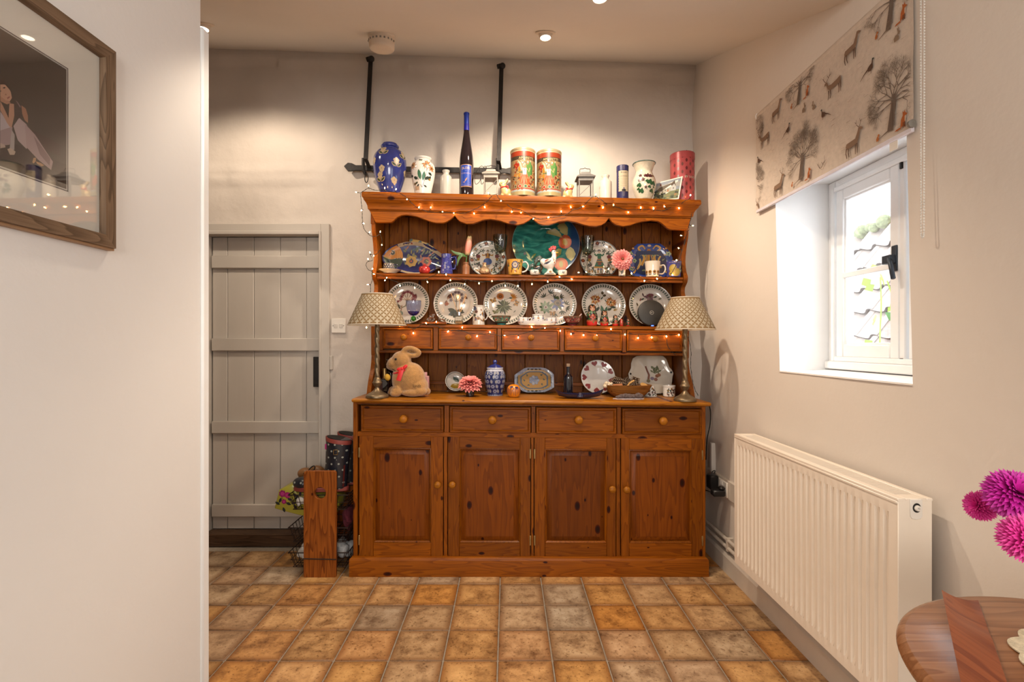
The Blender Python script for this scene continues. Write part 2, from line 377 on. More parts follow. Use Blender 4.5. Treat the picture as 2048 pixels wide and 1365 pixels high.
# ---- floor of separate tiles in a grout bed
M['grout'] = mat('grey_grout', (.31, .26, .20), .9, var=.15, vs=60)
def tilemat():
    m, nt, b, N, L = newmat('rustic_floor_tile')
    tc = N.new('ShaderNodeTexCoord'); oi = N.new('ShaderNodeObjectInfo')
    tone = ramp(N, [(0, (.42, .33, .23)), (.2, (.52, .275, .085)), (.4, (.56, .36, .185)), (.56, (.54, .235, .038)), (.72, (.44, .345, .25)), (.88, (.55, .31, .11)), (1, (.36, .265, .175))]); tone.color_ramp.interpolation = 'LINEAR'
    L.new(oi.outputs['Random'], tone.inputs[0])
    mu = N.new('ShaderNodeMath'); mu.operation = 'MULTIPLY'; mu.inputs[1].default_value = 50; L.new(oi.outputs['Random'], mu.inputs[0])
    ad = N.new('ShaderNodeVectorMath'); ad.operation = 'ADD'; L.new(tc.outputs['Object'], ad.inputs[0]); L.new(mu.outputs[0], ad.inputs[1])
    n = N.new('ShaderNodeTexNoise'); n.inputs['Scale'].default_value = 13; n.inputs['Detail'].default_value = 6; n.inputs['Roughness'].default_value = .68; L.new(ad.outputs[0], n.inputs[0])
    # the printed darker rim of each tile
    sx = N.new('ShaderNodeSeparateXYZ'); L.new(tc.outputs['Object'], sx.inputs[0]); d = []
    for k in (0, 1):
        a = N.new('ShaderNodeMath'); a.operation = 'ABSOLUTE'; L.new(sx.outputs[k], a.inputs[0]); d.append(a)
    mxx = N.new('ShaderNodeMath'); mxx.operation = 'MAXIMUM'; L.new(d[0].outputs[0], mxx.inputs[0]); L.new(d[1].outputs[0], mxx.inputs[1])
    s1 = N.new('ShaderNodeMath'); s1.operation = 'MULTIPLY_ADD'; s1.inputs[1].default_value = .062; L.new(n.outputs[0], s1.inputs[0]); L.new(mxx.outputs[0], s1.inputs[2])
    e = ramp(N, [(.102, (1, 1, 1)), (.131, (.46, .34, .25))]); L.new(s1.outputs[0], e.inputs[0])
    blot = ramp(N, [(.30, (.36, .28, .23)), (.52, (1, .97, .93)), (.72, (1.35, 1.42, 1.5))]); L.new(n.outputs[0], blot.inputs[0])
    m1 = N.new('ShaderNodeMix'); m1.data_type = 'RGBA'; m1.blend_type = 'MULTIPLY'; m1.inputs['Factor'].default_value = 1; L.new(tone.outputs[0], m1.inputs['A']); L.new(blot.outputs[0], m1.inputs['B'])
    m2 = N.new('ShaderNodeMix'); m2.data_type = 'RGBA'; m2.blend_type = 'MULTIPLY'; m2.inputs['Factor'].default_value = .9; L.new(m1.outputs['Result'], m2.inputs['A']); L.new(e.outputs[0], m2.inputs['B'])
    n2 = N.new('ShaderNodeTexNoise'); n2.inputs['Scale'].default_value = 90; n2.inputs['Detail'].default_value = 3; L.new(ad.outputs[0], n2.inputs[0]); fs_ = ramp(N, [(.30, (.40, .32, .26)), (.42, (1, 1, 1)), (.66, (1, 1, 1)), (.78, (1.25, 1.25, 1.25))]); L.new(n2.outputs[0], fs_.inputs[0])
    m3 = N.new('ShaderNodeMix'); m3.data_type = 'RGBA'; m3.blend_type = 'MULTIPLY'; m3.inputs['Factor'].default_value = .8; L.new(m2.outputs['Result'], m3.inputs['A']); L.new(fs_.outputs[0], m3.inputs['B']); m2 = m3
    L.new(m2.outputs['Result'], b.inputs['Base Color']); b.inputs['Roughness'].default_value = .42
    bp = N.new('ShaderNodeBump'); bp.inputs['Strength'].default_value = .25; bp.inputs['Distance'].default_value = .004; L.new(n.outputs[0], bp.inputs['Height']); L.new(bp.outputs[0], b.inputs['Normal'])
    return m
M['tile'] = tilemat()
floor = struct('floor', MB().box(-2.75, 1.25, -2.65, 3.2, -.06, -.004), M['grout'])
TX, TY = .207, .2
tme = MB().box(-TX/2+.0027, TX/2-.0027, -TY/2+.0027, TY/2-.0027, -.008, 0).mesh('tile', .0025)
tme.materials.append(M['tile'])
for j in range(-8, 4):
    y = 2.294+TY*(j+.5)
    for i in range(-13, 6):
        x = -.037+TX*(i+.5)
        if y > 2.99 or x-TX/2 > 1.17: continue
        if x > 1.06 or y > 2.93:
            x1 = min(x+TX/2-.0027, 1.168); y1 = min(y+TY/2-.0027, 2.97)
            if x1-x < -TX/2+.02 or y1-y < -TY/2+.02: continue
            me = MB().box(-TX/2+.0027, x1-x, -TY/2+.0027, y1-y, -.008, 0).mesh('tile', .0025); me.materials.append(M['tile'])
        else: me = tme
        link('tile', me, None, floor, (x, y, random.uniform(-.0006, .0006)), (random.uniform(-.002, .002), random.uniform(-.002, .002), 0))
# ---- back wall: uneven plaster, with an opening for the boarded door
DX0, DX1, DZ0, DZ1 = wx(420, BW), wx(646, BW), .0, wz(467, BW)
def back_pt(u, v):
    x = -2.7+4.0*u; z = 3.05*v-.03
    y = BW-.010*nz(x, 0, z, 1.7)-.007*nz(x, 3, z, 6)-.0024*nz(x, 7, z, 20)
    px, py = CX+x*1000/BW, CY-(z-EYE)*1000/BW
    zt = ceil_z(x, BW)
    if z > zt-.075: y -= .022                                        # proud band under the ceiling
    def ridge(py0, amp, w, xa, xb):
        if xa < px < xb:
            d = (py-py0-4*nz(x, 1, 0, 5))/w; return amp*math.exp(-d*d)*(.6+.6*nz(x, 2, 0, 14))
        return 0
    y -= ridge(340, .024, 5, 400, 665)+ridge(366, .016, 4, 400, 665)+ridge(448, .009, 3, 510, 655)
    if 344 < py < 364 and 400 < px < 662: y -= .008
    if px > 1385: y -= (px-1385)*.0006*(.5+.5*math.cos((z-1.2)*2))
    return Vector((x, y, z))
DOX0, DOX1, DOZ = DX0-.02, DX1, DZ1
def back_skip(u, v):
    x = -2.7+4.0*u; z = 3.05*v-.03
    return DOX0 < x < DOX1 and z < DOZ
mb = MB()
xs = sorted(set([-2.7+.025*i for i in range(161)]+[DOX0, DOX1])); zs = sorted(set([.025*i-.03 for i in range(123)]+[DOZ]))
vs = [back_pt((x+2.7)/4.0, (z+.03)/3.05) for z in zs for x in xs]; fs = []
for j in range(len(zs)-1):
    for i in range(len(xs)-1):
        if back_skip(((xs[i]+xs[i+1])/2+2.7)/4.0, ((zs[j]+zs[j+1])/2+.03)/3.05): continue
        a = j*len(xs)+i; fs.append((a, a+1, a+len(xs)+1, a+len(xs)))
mb.add(vs, fs); struct('wall_back', mb, M['plaster_back'], smooth=80)
# door recess and door
DY = BW+.045
mb = MB()
mb.add([(DOX1, BW-.012, 0), (DOX1, DY+.07, 0), (DOX1, DY+.07, DOZ), (DOX1, BW-.012, DOZ)], [(0, 1, 2, 3)])
mb.add([(DOX0, BW-.012, DOZ), (DOX0, DY+.07, DOZ), (DOX1, DY+.07, DOZ), (DOX1, BW-.012, DOZ)], [(0, 1, 2, 3)])
mb.add([(DOX0, BW-.012, 0), (DOX0, DY+.07, 0), (DOX0, DY+.07, DOZ), (DOX0, BW-.012, DOZ)], [(0, 1, 2, 3)])
mb.add([(DOX0, DY+.06, 0), (DOX1, DY+.06, 0), (DOX1, DY+.06, DOZ), (DOX0, DY+.06, DOZ)], [(0, 1, 2, 3)])
struct('trim_1', mb, M['door_paint'])                                # painted lining of the recess
mb = MB()                                                            # flush frame round the opening
fx = wx(645, BW); fo = wx(661, BW); ft = wz(449, BW)
mb.box(DOX1-.006, fo, BW-.02, BW+.02, 0, ft); mb.box(DOX0, DOX1-.006, BW-.02, BW+.02, DOZ-.004, ft)
mb.box(DOX1-.016, DOX1-.003, BW-.028, BW+.045, 0, DOZ+.010); mb.box(DOX0, DOX1-.016, BW-.028, BW+.045, DOZ-.012, DOZ+.010)
struct('trim_2', mb, M['door_paint'], bevel=.003)
door = bpy.data.objects.new('door_1', None); COL.objects.link(door); door['kind'] = 'structure'
bx = [DOX0+.008]+[wx(p, DY) for p in (455, 508, 560.5, 612.7)]+[DOX1-.018]
z0, z1 = wz(1058, DY), DOZ-.014
for i in range(5):
    part('board', MB().box(bx[i]+.001, bx[i+1]-.0015, DY, DY+.022, z0, z1), M['door_paint'], door, bevel=.0025)
for a, b in ((511.5, 537), (677, 702.6), (843.5, 868), (1010, 1035)):
    part('batten', MB().box(DOX0+.012, DOX1-.02, DY-.02, DY, wz(b, DY-.02), wz(a, DY-.02)), M['door_paint'], door, bevel=.004)
mb = MB().box(wx(629, DY), wx(643.5, DY), DY-.022, DY+.001, wz(774, DY), wz(714, DY)); mb.box(wx(630, DY), wx(642, DY), DY-.027, DY-.02, wz(770, DY), wz(718, DY))
part('latch_box', mb, M['iron'], door, bevel=.002)
struct('trim_3', MB().box(wx(659, BW-.02)-.0, wx(667, BW), BW-.022, BW, wz(740, BW), wz(712, BW)), M['door_paint'], bevel=.003)  # keep plate, painted over
# dark wooden step under the door
M['dark_wood'] = pine('dark_stained_wood', 0, (.10, .055, .03), (.05, .026, .014), .5, .6)
struct('trim_4', MB().box(DOX0, DOX1+.02, BW-.035, BW+.05, 0, z0-.004), M['dark_wood'], bevel=.004)
# ---- ceiling: slopes up to the back wall
mb = MB(); n = 40
def cz(u, v):
    x = -2.7+4.0*u; y = -2.6+5.7*v
    return Vector((x, y, ceil_z(x, y)+.004*nz(x, y, 0, 1.5)))
mb.grid(cz, 40, 171); struct('ceiling', mb, M['ceiling'], smooth=80)
# ---- right wall with a deep window opening
WY0, WY1, WZ0, WZ1 = 1.416, 2.108, 1.086, 1.872
ys = sorted(set([-2.6+.1*i for i in range(57)]+[WY0, WY1, 3.06])); zz = sorted(set([.1*i-.02 for i in range(32)]+[WZ0, WZ1]))
mb = MB()
def rp(y, z):
    k = min(1, abs(y-WY1)*8, abs(y-WY0)*8) if WZ0-.1 < z < WZ1+.1 else 1
    c = max(0, y-2.75)/.24                                           # plaster bellies out into the corner
    return Vector((xr(z)+.006*nz(0, y, z, 2.2)*k+(.02*nz(0, 5, z, 2.5)*c if y > 2.75 else 0), y, z))
vs = [rp(y, z) for z in zz for y in ys]; fs = []
for j in range(len(zz)-1):
    for i in range(len(ys)-1):
        if WY0 <= (ys[i]+ys[i+1])/2 <= WY1 and WZ0 <= (zz[j]+zz[j+1])/2 <= WZ1: continue
        a = j*len(ys)+i; fs.append((a, a+1, a+len(ys)+1, a+len(ys)))
mb.add(vs, fs)
struct('wall_right', mb, M['plaster_right'], smooth=60)
mb = MB(); XO = 1.46
for (ya, yb, za, zb) in ((WY1, WY1, WZ0, WZ1), (WY0, WY0, WZ0, WZ1)):
    mb.add([(xr(za), ya, za), (XO, ya, za), (XO, ya, zb), (xr(zb), ya, zb)], [(0, 1, 2, 3)])
mb.add([(xr(WZ1), WY0, WZ1), (XO, WY0, WZ1), (XO, WY1, WZ1), (xr(WZ1), WY1, WZ1)], [(0, 1, 2, 3)])
mb.add([(xr(WZ0)-.004, WY0, WZ0-.004), (XO, WY0, WZ0+.012), (XO, WY1, WZ0+.012), (xr(WZ0)-.004, WY1, WZ0-.004)], [(0, 1, 2, 3)])
M['reveal'] = mat('white_reveal_paint', (.84, .85, .86), .6, var=.02)
struct('trim_5', mb, M['reveal'])
# ---- window: outer frame, far casement (seen), near fixed light (mostly hidden)
win = bpy.data.objects.new('window_1', None); COL.objects.link(win); win['kind'] = 'structure'; win.location = (1.36, 1.76, 1.1)
FX0, FX1 = 1.352, 1.42
def frame(mb, y0, y1, z0, z1, w, x0, x1, wb=None):
    wb = wb or w
    mb.box(x0, x1, y0, y0+w, z0, z1); mb.box(x0, x1, y1-w, y1, z0, z1); mb.box(x0, x1, y0+w, y1-w, z0, z0+wb); mb.box(x0, x1, y0+w, y1-w, z1-w, z1); return mb
fz0, fz1 = WZ0+.012, WZ1
part('frame', frame(MB(), WY0, WY1, fz0, fz1, .045, FX0, FX1), M['window_white'], win, bevel=.004, world=True)
part('frame_moulding', frame(MB(), WY0+.03, WY1-.03, fz0+.03, fz1-.03, .02, FX0-.01, FX0+.005), M['window_white'], win, bevel=.003, world=True)
my = 1.722
part('mullion', MB().box(FX0, FX1, my-.022, my+.01, fz0+.045, fz1-.045), M['window_white'], win, bevel=.004, world=True)
cy0, cy1, cz0, cz1 = 1.722, WY1-.055, fz0+.048, fz1-.048
cas = part('casement', frame(MB(), cy0, cy1, cz0, cz1, .042, FX0-.004, FX0+.04, .05), M['window_white'], win, bevel=.004, world=True)
part('casement_bead', frame(MB(), cy0+.036, cy1-.036, cz0+.044, cz1-.036, .014, FX0+.004, FX0+.03), M['window_white'], win, bevel=.003, world=True)
zb = 1.474
part('glazing_bar', MB().box(FX0-.002, FX0+.036, cy0+.04, cy1-.04, zb-.011, zb+.011), M['window_white'], win, bevel=.003, world=True)
part('pane', MB().box(FX0+.016, FX0+.020, cy0+.03, cy1-.03, cz0+.04, zb), M['pane'], win, world=True)
part('pane', MB().box(FX0+.016, FX0+.020, cy0+.03, cy1-.03, zb, cz1-.03), M['pane'], win, world=True)
part('casement', frame(MB(), WY0+.05, my-.03, cz0, cz1, .042, FX0+.004, FX0+.044, .05), M['window_white'], win, bevel=.004, world=True)
part('pane', MB().box(FX0+.02, FX0+.024, WY0+.08, my-.06, cz0+.04, cz1-.03), M['pane'], win, world=True)
M['handle_iron'] = mat('blue_black_iron', (.035, .045, .06), .4, .5, var=.2)
hy = cy0+.016; hz = 1.497
mb = MB().box(FX0-.010, FX0-.003, hy-.012, hy+.012, hz-.045, hz+.045)
mb.box(FX0-.03, FX0-.008, hy-.008, hy+.03, hz-.018, hz+.012)
mb.tube([(FX0-.022, hy+.004, hz+.004), (FX0-.03, hy-.012, hz-.02), (FX0-.034, hy-.03, hz-.075)], .008)
part('casement_handle', mb, M['handle_iron'], win, bevel=.002, world=True)
mb = MB(); mb.box(FX0-.006, FX0+.002, my-.014, my-.004, 1.118, 1.15); mb.box(FX0-.006, FX0+.002, my-.014, my-.004, 1.80, 1.84)
part('hinge', mb, M['iron'], win, bevel=.001, world=True)
part('sill_lip', MB().box(FX0-.018, FX0+.01, WY0, WY1, fz0-.002, fz0+.03), M['window_white'], win, bevel=.004, world=True)
# ---- partition on the left, its timber end strip, closing walls behind the camera
struct('wall_left', MB().box(-1.12, -1.0, -2.6, 1.628, 0, 2.42), M['plaster_left'])
struct('trim_6', MB().box(-1.13, -.992, 1.629, 1.666, 0, 2.236), M['gloss_white'], bevel=.006, smooth=40)
mb = MB().add([(-2.7, -2.6, 0), (1.3, -2.6, 0), (1.3, -2.6, 3), (-2.7, -2.6, 3)], [(0, 1, 2, 3)])
struct('wall_front', mb, M['plaster_left'])
mb = MB().add([(-2.7, -2.6, 0), (-2.7, 3.1, 0), (-2.7, 3.1, 3), (-2.7, -2.6, 3)], [(0, 1, 2, 3)])
struct('wall_kitchen', mb, M['plaster_back'])
# ---- skirting and heating pipes on the right
M['skirt'] = mat('skirting_cream_gloss', (.60, .53, .455), .4, var=.04)
mb = MB().prism([(1.140, 0), (1.140, .085), (1.148, .10), (1.175, .10), (1.175, 0)], lambda a, b, d: (a, d, b), -2.5, 2.96)
struct('baseboard_right', mb, M['skirt'])
for xx, zz_ in ((1.148, .135), (1.148, .175)):
    mb = MB().tube([(xx, 2.95, zz_), (xx, 1.2, zz_), (xx, -.5, zz_)], .0095, 10); struct('trim_7', mb, M['skirt'], smooth=60)
for yy in (2.6, 1.85, 1.1):
    struct('trim_8', MB().box(1.138, 1.172, yy-.008, yy+.008, .12, .19), M['skirt'], bevel=.002)
# ---- outside: the neighbouring pantiled roof
M['pantile'] = mat('weathered_pantile', (.36, .30, .265), .85, var=.25, vs=9, bump=.3, bs=30)
M['moss'] = mat('moss_on_ridge', (.20, .22, .12), .95, var=.5, vs=30, bump=.6, bs=40)
rx0, rz0, rx1, rz1 = 3.2, .55, 4.5, 2.62; RL = math.hypot(rx1-rx0, rz1-rz0)
roof = thing('neighbour_roof', 'sunlit neighbouring pantiled roof seen through the window', 'roof', (rx0, 4.0, 0))
rdx, rdz = (rx1-rx0)/RL, (rz1-rz0)/RL
def sl(d, h): return (rx0+rdx*d-rdz*h, rz0+rdz*d+rdx*h)
part('roof_deck', MB().prism([sl(-.2, -.12), sl(RL, -.12), (rx1+.7, 0), (rx0-.1, 0)], lambda a, b, d: (a, d, b), 2.6, 8.4), M['pantile'], roof, world=True)
TW, TL, EX = .30, .40, .31
tm = MB(); N_ = 12
for top in (0, 1):
    pass
def tp(u, v, h):
    d = v*TL; y = u*TW; s = .034*math.sin(2*PI*(u+.1)); x, z = sl(0, 0)
    return (rdx*d-rdz*(s+.045*(1-v)+h), y, rdz*d+rdx*(s+.045*(1-v)+h))
a_ = [tp(i/N_, v, 0) for v in (0, 1) for i in range(N_+1)]; b_ = [tp(i/N_, 0, -.022) for i in range(N_+1)]
k = N_+1
tm.add(a_+b_, [(i, i+1, k+i+1, k+i) for i in range(N_)]+[(2*k+i, 2*k+i+1, i+1, i) for i in range(N_)])
tme2 = tm.mesh('roof_tile', 0, 50, False); tme2.materials.append(M['pantile']); tme2.materials.append(mat('shaded_tile_edge', (.05, .035, .03), .9, var=.3))  # near-black lip: the shade under the overlapping tile is put into the colour
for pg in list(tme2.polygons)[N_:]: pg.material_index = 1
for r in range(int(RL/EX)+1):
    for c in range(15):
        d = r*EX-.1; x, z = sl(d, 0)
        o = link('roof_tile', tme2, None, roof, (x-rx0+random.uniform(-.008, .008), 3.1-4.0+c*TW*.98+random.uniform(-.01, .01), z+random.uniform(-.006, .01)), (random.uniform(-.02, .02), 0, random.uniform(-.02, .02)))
mb = MB()
for i in range(40):
    y = 3.0+i*.12; p = sl(RL-.04, .05); mb.ball((p[0]+random.uniform(-.06, .1), y, p[1]+random.uniform(-.03, .05)), random.uniform(.05, .09), 8, 5)
o = part('ridge_moss', mb, M['moss'], roof, world=True); o['kind'] = 'stuff'
# vine in front of that roof
M['vine_leaf'] = mat('pale_vine_leaf', (.22, .30, .03), .55, var=.25, vs=20)
M['vine_leaf2'] = mat('green_vine_leaf', (.07, .19, .05), .55, var=.25, vs=20)
vine = thing('climbing_vine', 'pale green leafy vine growing outside the window', 'vine', (2.0, 2.75, .3))
st = []
for k in range(4):
    a = Vector((1.96+.12*k, 2.5+.10*k, .3)); pts = [a+Vector((.05*math.sin(i*.9+k), .03*i*(1 if k % 2 else -.4)+.03*math.sin(i+k), .16*i)) for i in range(9)]
    part('stem', MB().tube(spline(pts, 4), .004, 6), M['vine_leaf'], vine, world=True); st.append(pts)
lm = MB()
lp = [(0, 0), (.03, .035), (.012, .05), (.03, .075), (0, .11), (-.03, .075), (-.012, .05), (-.03, .035)]
lm.add([(0, .05, .006)]+[(a, b, 0) for a, b in lp], [(0, 1+i, 1+(i+1) % 8) for i in range(8)])
lme = lm.mesh('leaf', 0, 60, False); lme2 = lme.copy(); lme.materials.append(M['vine_leaf']); lme2.materials.append(M['vine_leaf2'])
for pts in st:
    for p in spline(pts, 3):
        if p.z > 1.62 or random.random() < .35: continue
        q = p+Vector((random.uniform(-.06, .03), random.uniform(-.09, .09), random.uniform(-.03, .03)))-vine.location
        o = link('leaf', lme if random.random() < .72 else lme2, None, vine, q, (random.uniform(.6, 2.0), random.uniform(-.8, .8), random.uniform(-.6, 2.8)))
        s = random.uniform(.6, 1.15); o.scale = (s, s, s)
# ================================================================= the pine dresser
def drop(x, z):
    """the old floor has let the dresser sink a little towards its right end"""
    pts = [(0, 0), (.92, .020), (1.31, .017), (1.59, .026), (2.01, .045), (2.4, .05)]
    for (a, p), (b, q) in zip(pts, pts[1:]):
        if a <= z <= b: d = p+(q-p)*(z-a)/(b-a); break
    else: d = 0
    return d*(x+.78)/1.81
def sunk(mb):
    for v in mb.v: v.z -= drop(v.x, max(0, v.z))
    return mb
def dp(name, mb, m, parent, bevel=.003, smooth=40, seg=1): return part(name, sunk(mb), M[m], parent, bevel, smooth, world=True, seg=seg)
YB = 2.60
base = thing('dresser', 'long knotty pine dresser base with four drawers over four panelled doors', 'dresser', (.11, 2.78, 0))
X = lambda p: wx(p, YB)
Z = lambda p: wz(p, YB)
XL, XR = -.803, 1.030
ZW = .9225
# carcass: sides, rails, stiles, back, bottom
dp('side_panel', MB().box(XL, XL+.024, YB-.002, 2.955, .02, ZW-.02), 'pine_v', base)
dp('side_panel', MB().box(XR-.024, XR, YB-.002, 2.955, .02, ZW-.02), 'pine_v', base)
dp('back_panel', MB().box(XL+.024, XR-.024, 2.945, 2.955, .02, ZW-.02), 'pine_back', base)
dp('bottom_board', MB().box(XL+.024, XR-.024, YB+.02, 2.945, .085, .10), 'pine_h', base)
dp('top_rail', MB().box(XL+.024, XR-.024, YB, YB+.025, Z(810)+.002, ZW-.02), 'pine_h', base, .001)
dp('middle_rail', MB().box(XL+.024, XR-.024, YB, YB+.025, Z(873), Z(863.5)), 'pine_h', base, .001)
DRX = [(722, 888), (899, 1062), (1071.5, 1233), (1243, 1403.6)]
DOX = [(718, 887), (895.5, 1061.5), (1068, 1232), (1241, 1405)]
edges = [XL+.024]+[None]*3+[XR-.024]
for i in range(3):
    dp('stile', MB().box(X(DRX[i][1])+.002, X(DRX[i+1][0])-.002, YB+.0005, YB+.03, Z(863.5), Z(810)), 'pine_v', base, .001)
    dp('stile', MB().box(X(DOX[i][1])+.002, X(DOX[i+1][0])-.002, YB+.001, YB+.03, .09, Z(873)), 'pine_v', base, .001)
dp('dark_interior', MB().box(XL+.03, XR-.03, YB+.035, YB+.04, .10, ZW-.03), 'dark_wood', base, 0)
# plinth with a moulded top edge
pl = [(0, .0), (0, .082), (.003, .092), (.012, .098), (.022, .098)]
def ringx(o, z): return [(-.8147+o, 2.955, z), (-.8147+o, 2.570+o, z), (1.0357-o, 2.570+o, z), (1.0357-o, 2.955, z)]
dp('plinth', MB().loft([ringx(o, z) for o, z in pl]), 'pine_h', base, 0)
# worktop: rounded nose, slightly worn
wt = [(.014, ZW-.024), (.004, ZW-.020), (0, ZW-.013), (.001, ZW-.006), (.006, ZW-.001), (.012, ZW)]
def ringw(o, z): return [(-.793+o, 2.96, z), (-.793+o, 2.54+o, z), (1.036-o, 2.54+o, z), (1.036-o, 2.96, z)]
dp('worktop', MB().loft([ringw(o, z) for o, z in wt]), 'pine_top', base, 0, 30)
kn_prof = smooth_prof([(.0085, 0), (.0075, .006), (.0085, .011), (.016, .017), (.0195, .026), (.017, .035), (.009, .0395), (.0005, .0405)], 3)
def knob(px, py, Y, parent, s=1.0, m='pine_plain'):
    mb = MB().lathe([(r*s, z*s) for r, z in kn_prof], n=20)
    mb.xf(Matrix.Translation((wx(px, Y), Y, wz(py, Y))) @ Matrix.Rotation(PI/2, 4, 'X'))
    return part('knob', mb, M[m], parent, world=False)
def knobc(px, py, Y, par, root, s=1.0):
    k = knob(px, py, Y, None, s); k.parent = par; k.data.transform(Matrix.Translation(-root.location)); return k
def drawer_front(px0, px1, zt, zb, Y, root, mat_='pine_h', b=.016):
    """raised bead border round a slightly sunk field"""
    x0, x1 = wx(px0, Y)+.0015, wx(px1, Y)-.0015
    def ring(o, y): return [(x0+o, y, zb+o), (x1-o, y, zb+o), (x1-o, y, zt-o), (x0+o, y, zt-o)]
    mb = MB().loft([ring(0, Y+.02), ring(0, Y-.006), ring(.004, Y-.011), ring(b*.62, Y-.011), ring(b*.75, Y-.008), ring(b, Y-.003), ring(b+.002, Y-.003)])
    return dp('drawer', mb, mat_, root, 0, 20)
for i, (a, b) in enumerate(DRX):
    d = drawer_front(a, b, Z(811), Z(864), YB, base)
    px, py = [(809, 837), (985, 839), (1156, 839), (1323, 841)][i]
    knobc(px, py, YB-.003, d, base, 1.12)
for i, (a, b) in enumerate(DOX):
    x0, x1 = X(a)+.002, X(b)-.002; zt, zb = Z(872.5), Z(1113.5)
    pa, pb = [(747, 862), (919, 1040), (1090, 1213), (1258, 1383)][i]
    q0, q1 = X(pa), X(pb); pt, pz = Z(895.5), Z(1085)
    door_ = dp('door', MB().box(q0-.008, q1+.008, YB+.004, YB+.012, pz-.008, pt+.008), 'pine_knotty', base, 0)
    def kid(nm, mb, m, bev=.002):
        o = part(nm, sunk(mb), M[m], base, bev, 40, world=True); o.parent = door_; return o
    kid('stile', MB().box(x0, q0, YB-.006, YB+.014, zb, zt), 'pine_v'); kid('stile', MB().box(q1, x1, YB-.006, YB+.014, zb, zt), 'pine_v')
    kid('rail', MB().box(q0, q1, YB-.006, YB+.014, pt, zt), 'pine_h'); kid('rail', MB().box(q0, q1, YB-.006, YB+.014, zb, pz), 'pine_h')
    def rg(o, y): return [(q0+o, y, pz+o), (q1-o, y, pz+o), (q1-o, y, pt-o), (q0+o, y, pt-o)]
    kid('panel_moulding', MB().loft([rg(0, YB-.006), rg(.003, YB-.007), rg(.008, YB-.002), rg(.010, YB+.003), rg(.010, YB+.006), rg(0, YB+.006)], cap=False), 'pine_v', 0)
    kid('raised_panel', MB().loft([rg(.010, YB+.006), rg(.012, YB+.0035), rg(.034, YB-.003), rg(.0345, YB-.005)]), 'pine_knotty', 0)
    kx, ky = [(876.5, 968), (905.5, 968), (1223, 977), (1251.5, 978)][i]
    kk = knobc(kx, ky, YB-.006, door_, base, .95)
    hx = x0+.001 if i in (0, 2) else x1-.001
    for hp in (905, 1080):
        kid('hinge', MB().box(hx-.004, hx+.004, YB-.010, YB-.004, Z(hp+10), Z(hp-10)), 'brass', .0015)
# ---------------------------------------------------------------- the rack above
rack = thing('plate_rack', 'pine plate rack with scalloped pelmet and five small drawers standing on the dresser', 'rack', (.123, 2.85, .90))
RL_, RR = -.749, .9966
front = [(.921, 2.655), (.935, 2.658), (.975, 2.675), (1.02, 2.700), (1.06, 2.730), (1.10, 2.747), (1.145, 2.753), (1.15, 2.747), (1.31, 2.747), (1.33, 2.753), (1.37, 2.785), (1.42, 2.828), (1.455, 2.818), (1.48, 2.795), (1.51, 2.81), (1.54, 2.805), (1.565, 2.77), (1.595, 2.761), (1.63, 2.785), (1.69, 2.80), (1.76, 2.785), (1.82, 2.76), (1.86, 2.752), (1.96, 2.752)]
fr = [(p[1], p[0]) for p in smooth_prof(front, 3)]
for x0 in (RL_, RR-.022):
    mb = MB().prism([(2.97, ZW+.001)]+[(a, max(b, ZW+.001)) for a, b in fr]+[(2.97, 1.96)], lambda a, b, d: (d, a, b), x0, x0+.022)
    dp('side_panel', mb, 'pine_v', rack, .002, 30)
# plank back
x = -.722; k = 0; PWD = .1145; cuts = [-.698+PWD*i for i in range(15)]
cuts = [-.7265]+cuts+[.974]
for a, b in zip(cuts, cuts[1:]):
    if b-a < .01: continue
    dp('plank', MB().box(a+.0008, b-.0008, 2.952, 2.966, .9245, 1.955), 'pine_back', rack, .0035)
SH1, SH2 = 1.594, 1.3096
dp('shelf', MB().box(RL_+.022, RR-.022, 2.765, 2.951, SH1-.016, SH1), 'pine_h', rack, .004)
dp('shelf_edge', MB().box(RL_+.022, RR-.022, 2.775, 2.792, SH1-.032, SH1-.016), 'pine_h', rack, .002)
dp('shelf', MB().box(RL_+.022, RR-.022, 2.744, 2.951, SH2-.019, SH2), 'pine_h', rack, .004)
zr0, zr1 = 1.1505, 1.167
dp('drawer_rail', MB().box(RL_+.022, RR-.022, 2.747, 2.951, zr0, zr1), 'pine_h', rack, .003)
for a, b, z_ in ((.965, .985, 2.935),):
    dp('plate_rail', MB().box(RL_+.022, RR-.022, z_, 2.951, a, b), 'pine_h', rack, .002)
SD = [(766, 866), (877, 994), (1003, 1119), (1129, 1244), (1253, 1364)]
YS = 2.747
for i, (a, b) in enumerate(SD):
    d = drawer_front(a, b, wz(656, YS), wz(697, YS)-.001, YS, rack, b=.012)
    knobc([(809, 675), (937, 676), (1062, 676), (1190, 677), (1308, 678)][i][0], [675, 675.5, 676, 677, 678.5][i], YS-.003, d, rack, .86)
for (a, b), (c, d) in zip(SD, SD[1:]):
    dp('divider', MB().box(wx(b, YS)+.002, wx(c, YS)-.002, YS, 2.95, zr1, SH2-.019), 'pine_v', rack, .001)
dp('divider', MB().box(RL_+.022, wx(766, YS)-.001, YS, 2.95, zr1, SH2-.019), 'pine_v', rack, .001)
dp('dark_interior', MB().box(RL_+.03, RR-.03, YS+.03, YS+.034, zr1, SH2-.019), 'dark_wood', rack, 0)
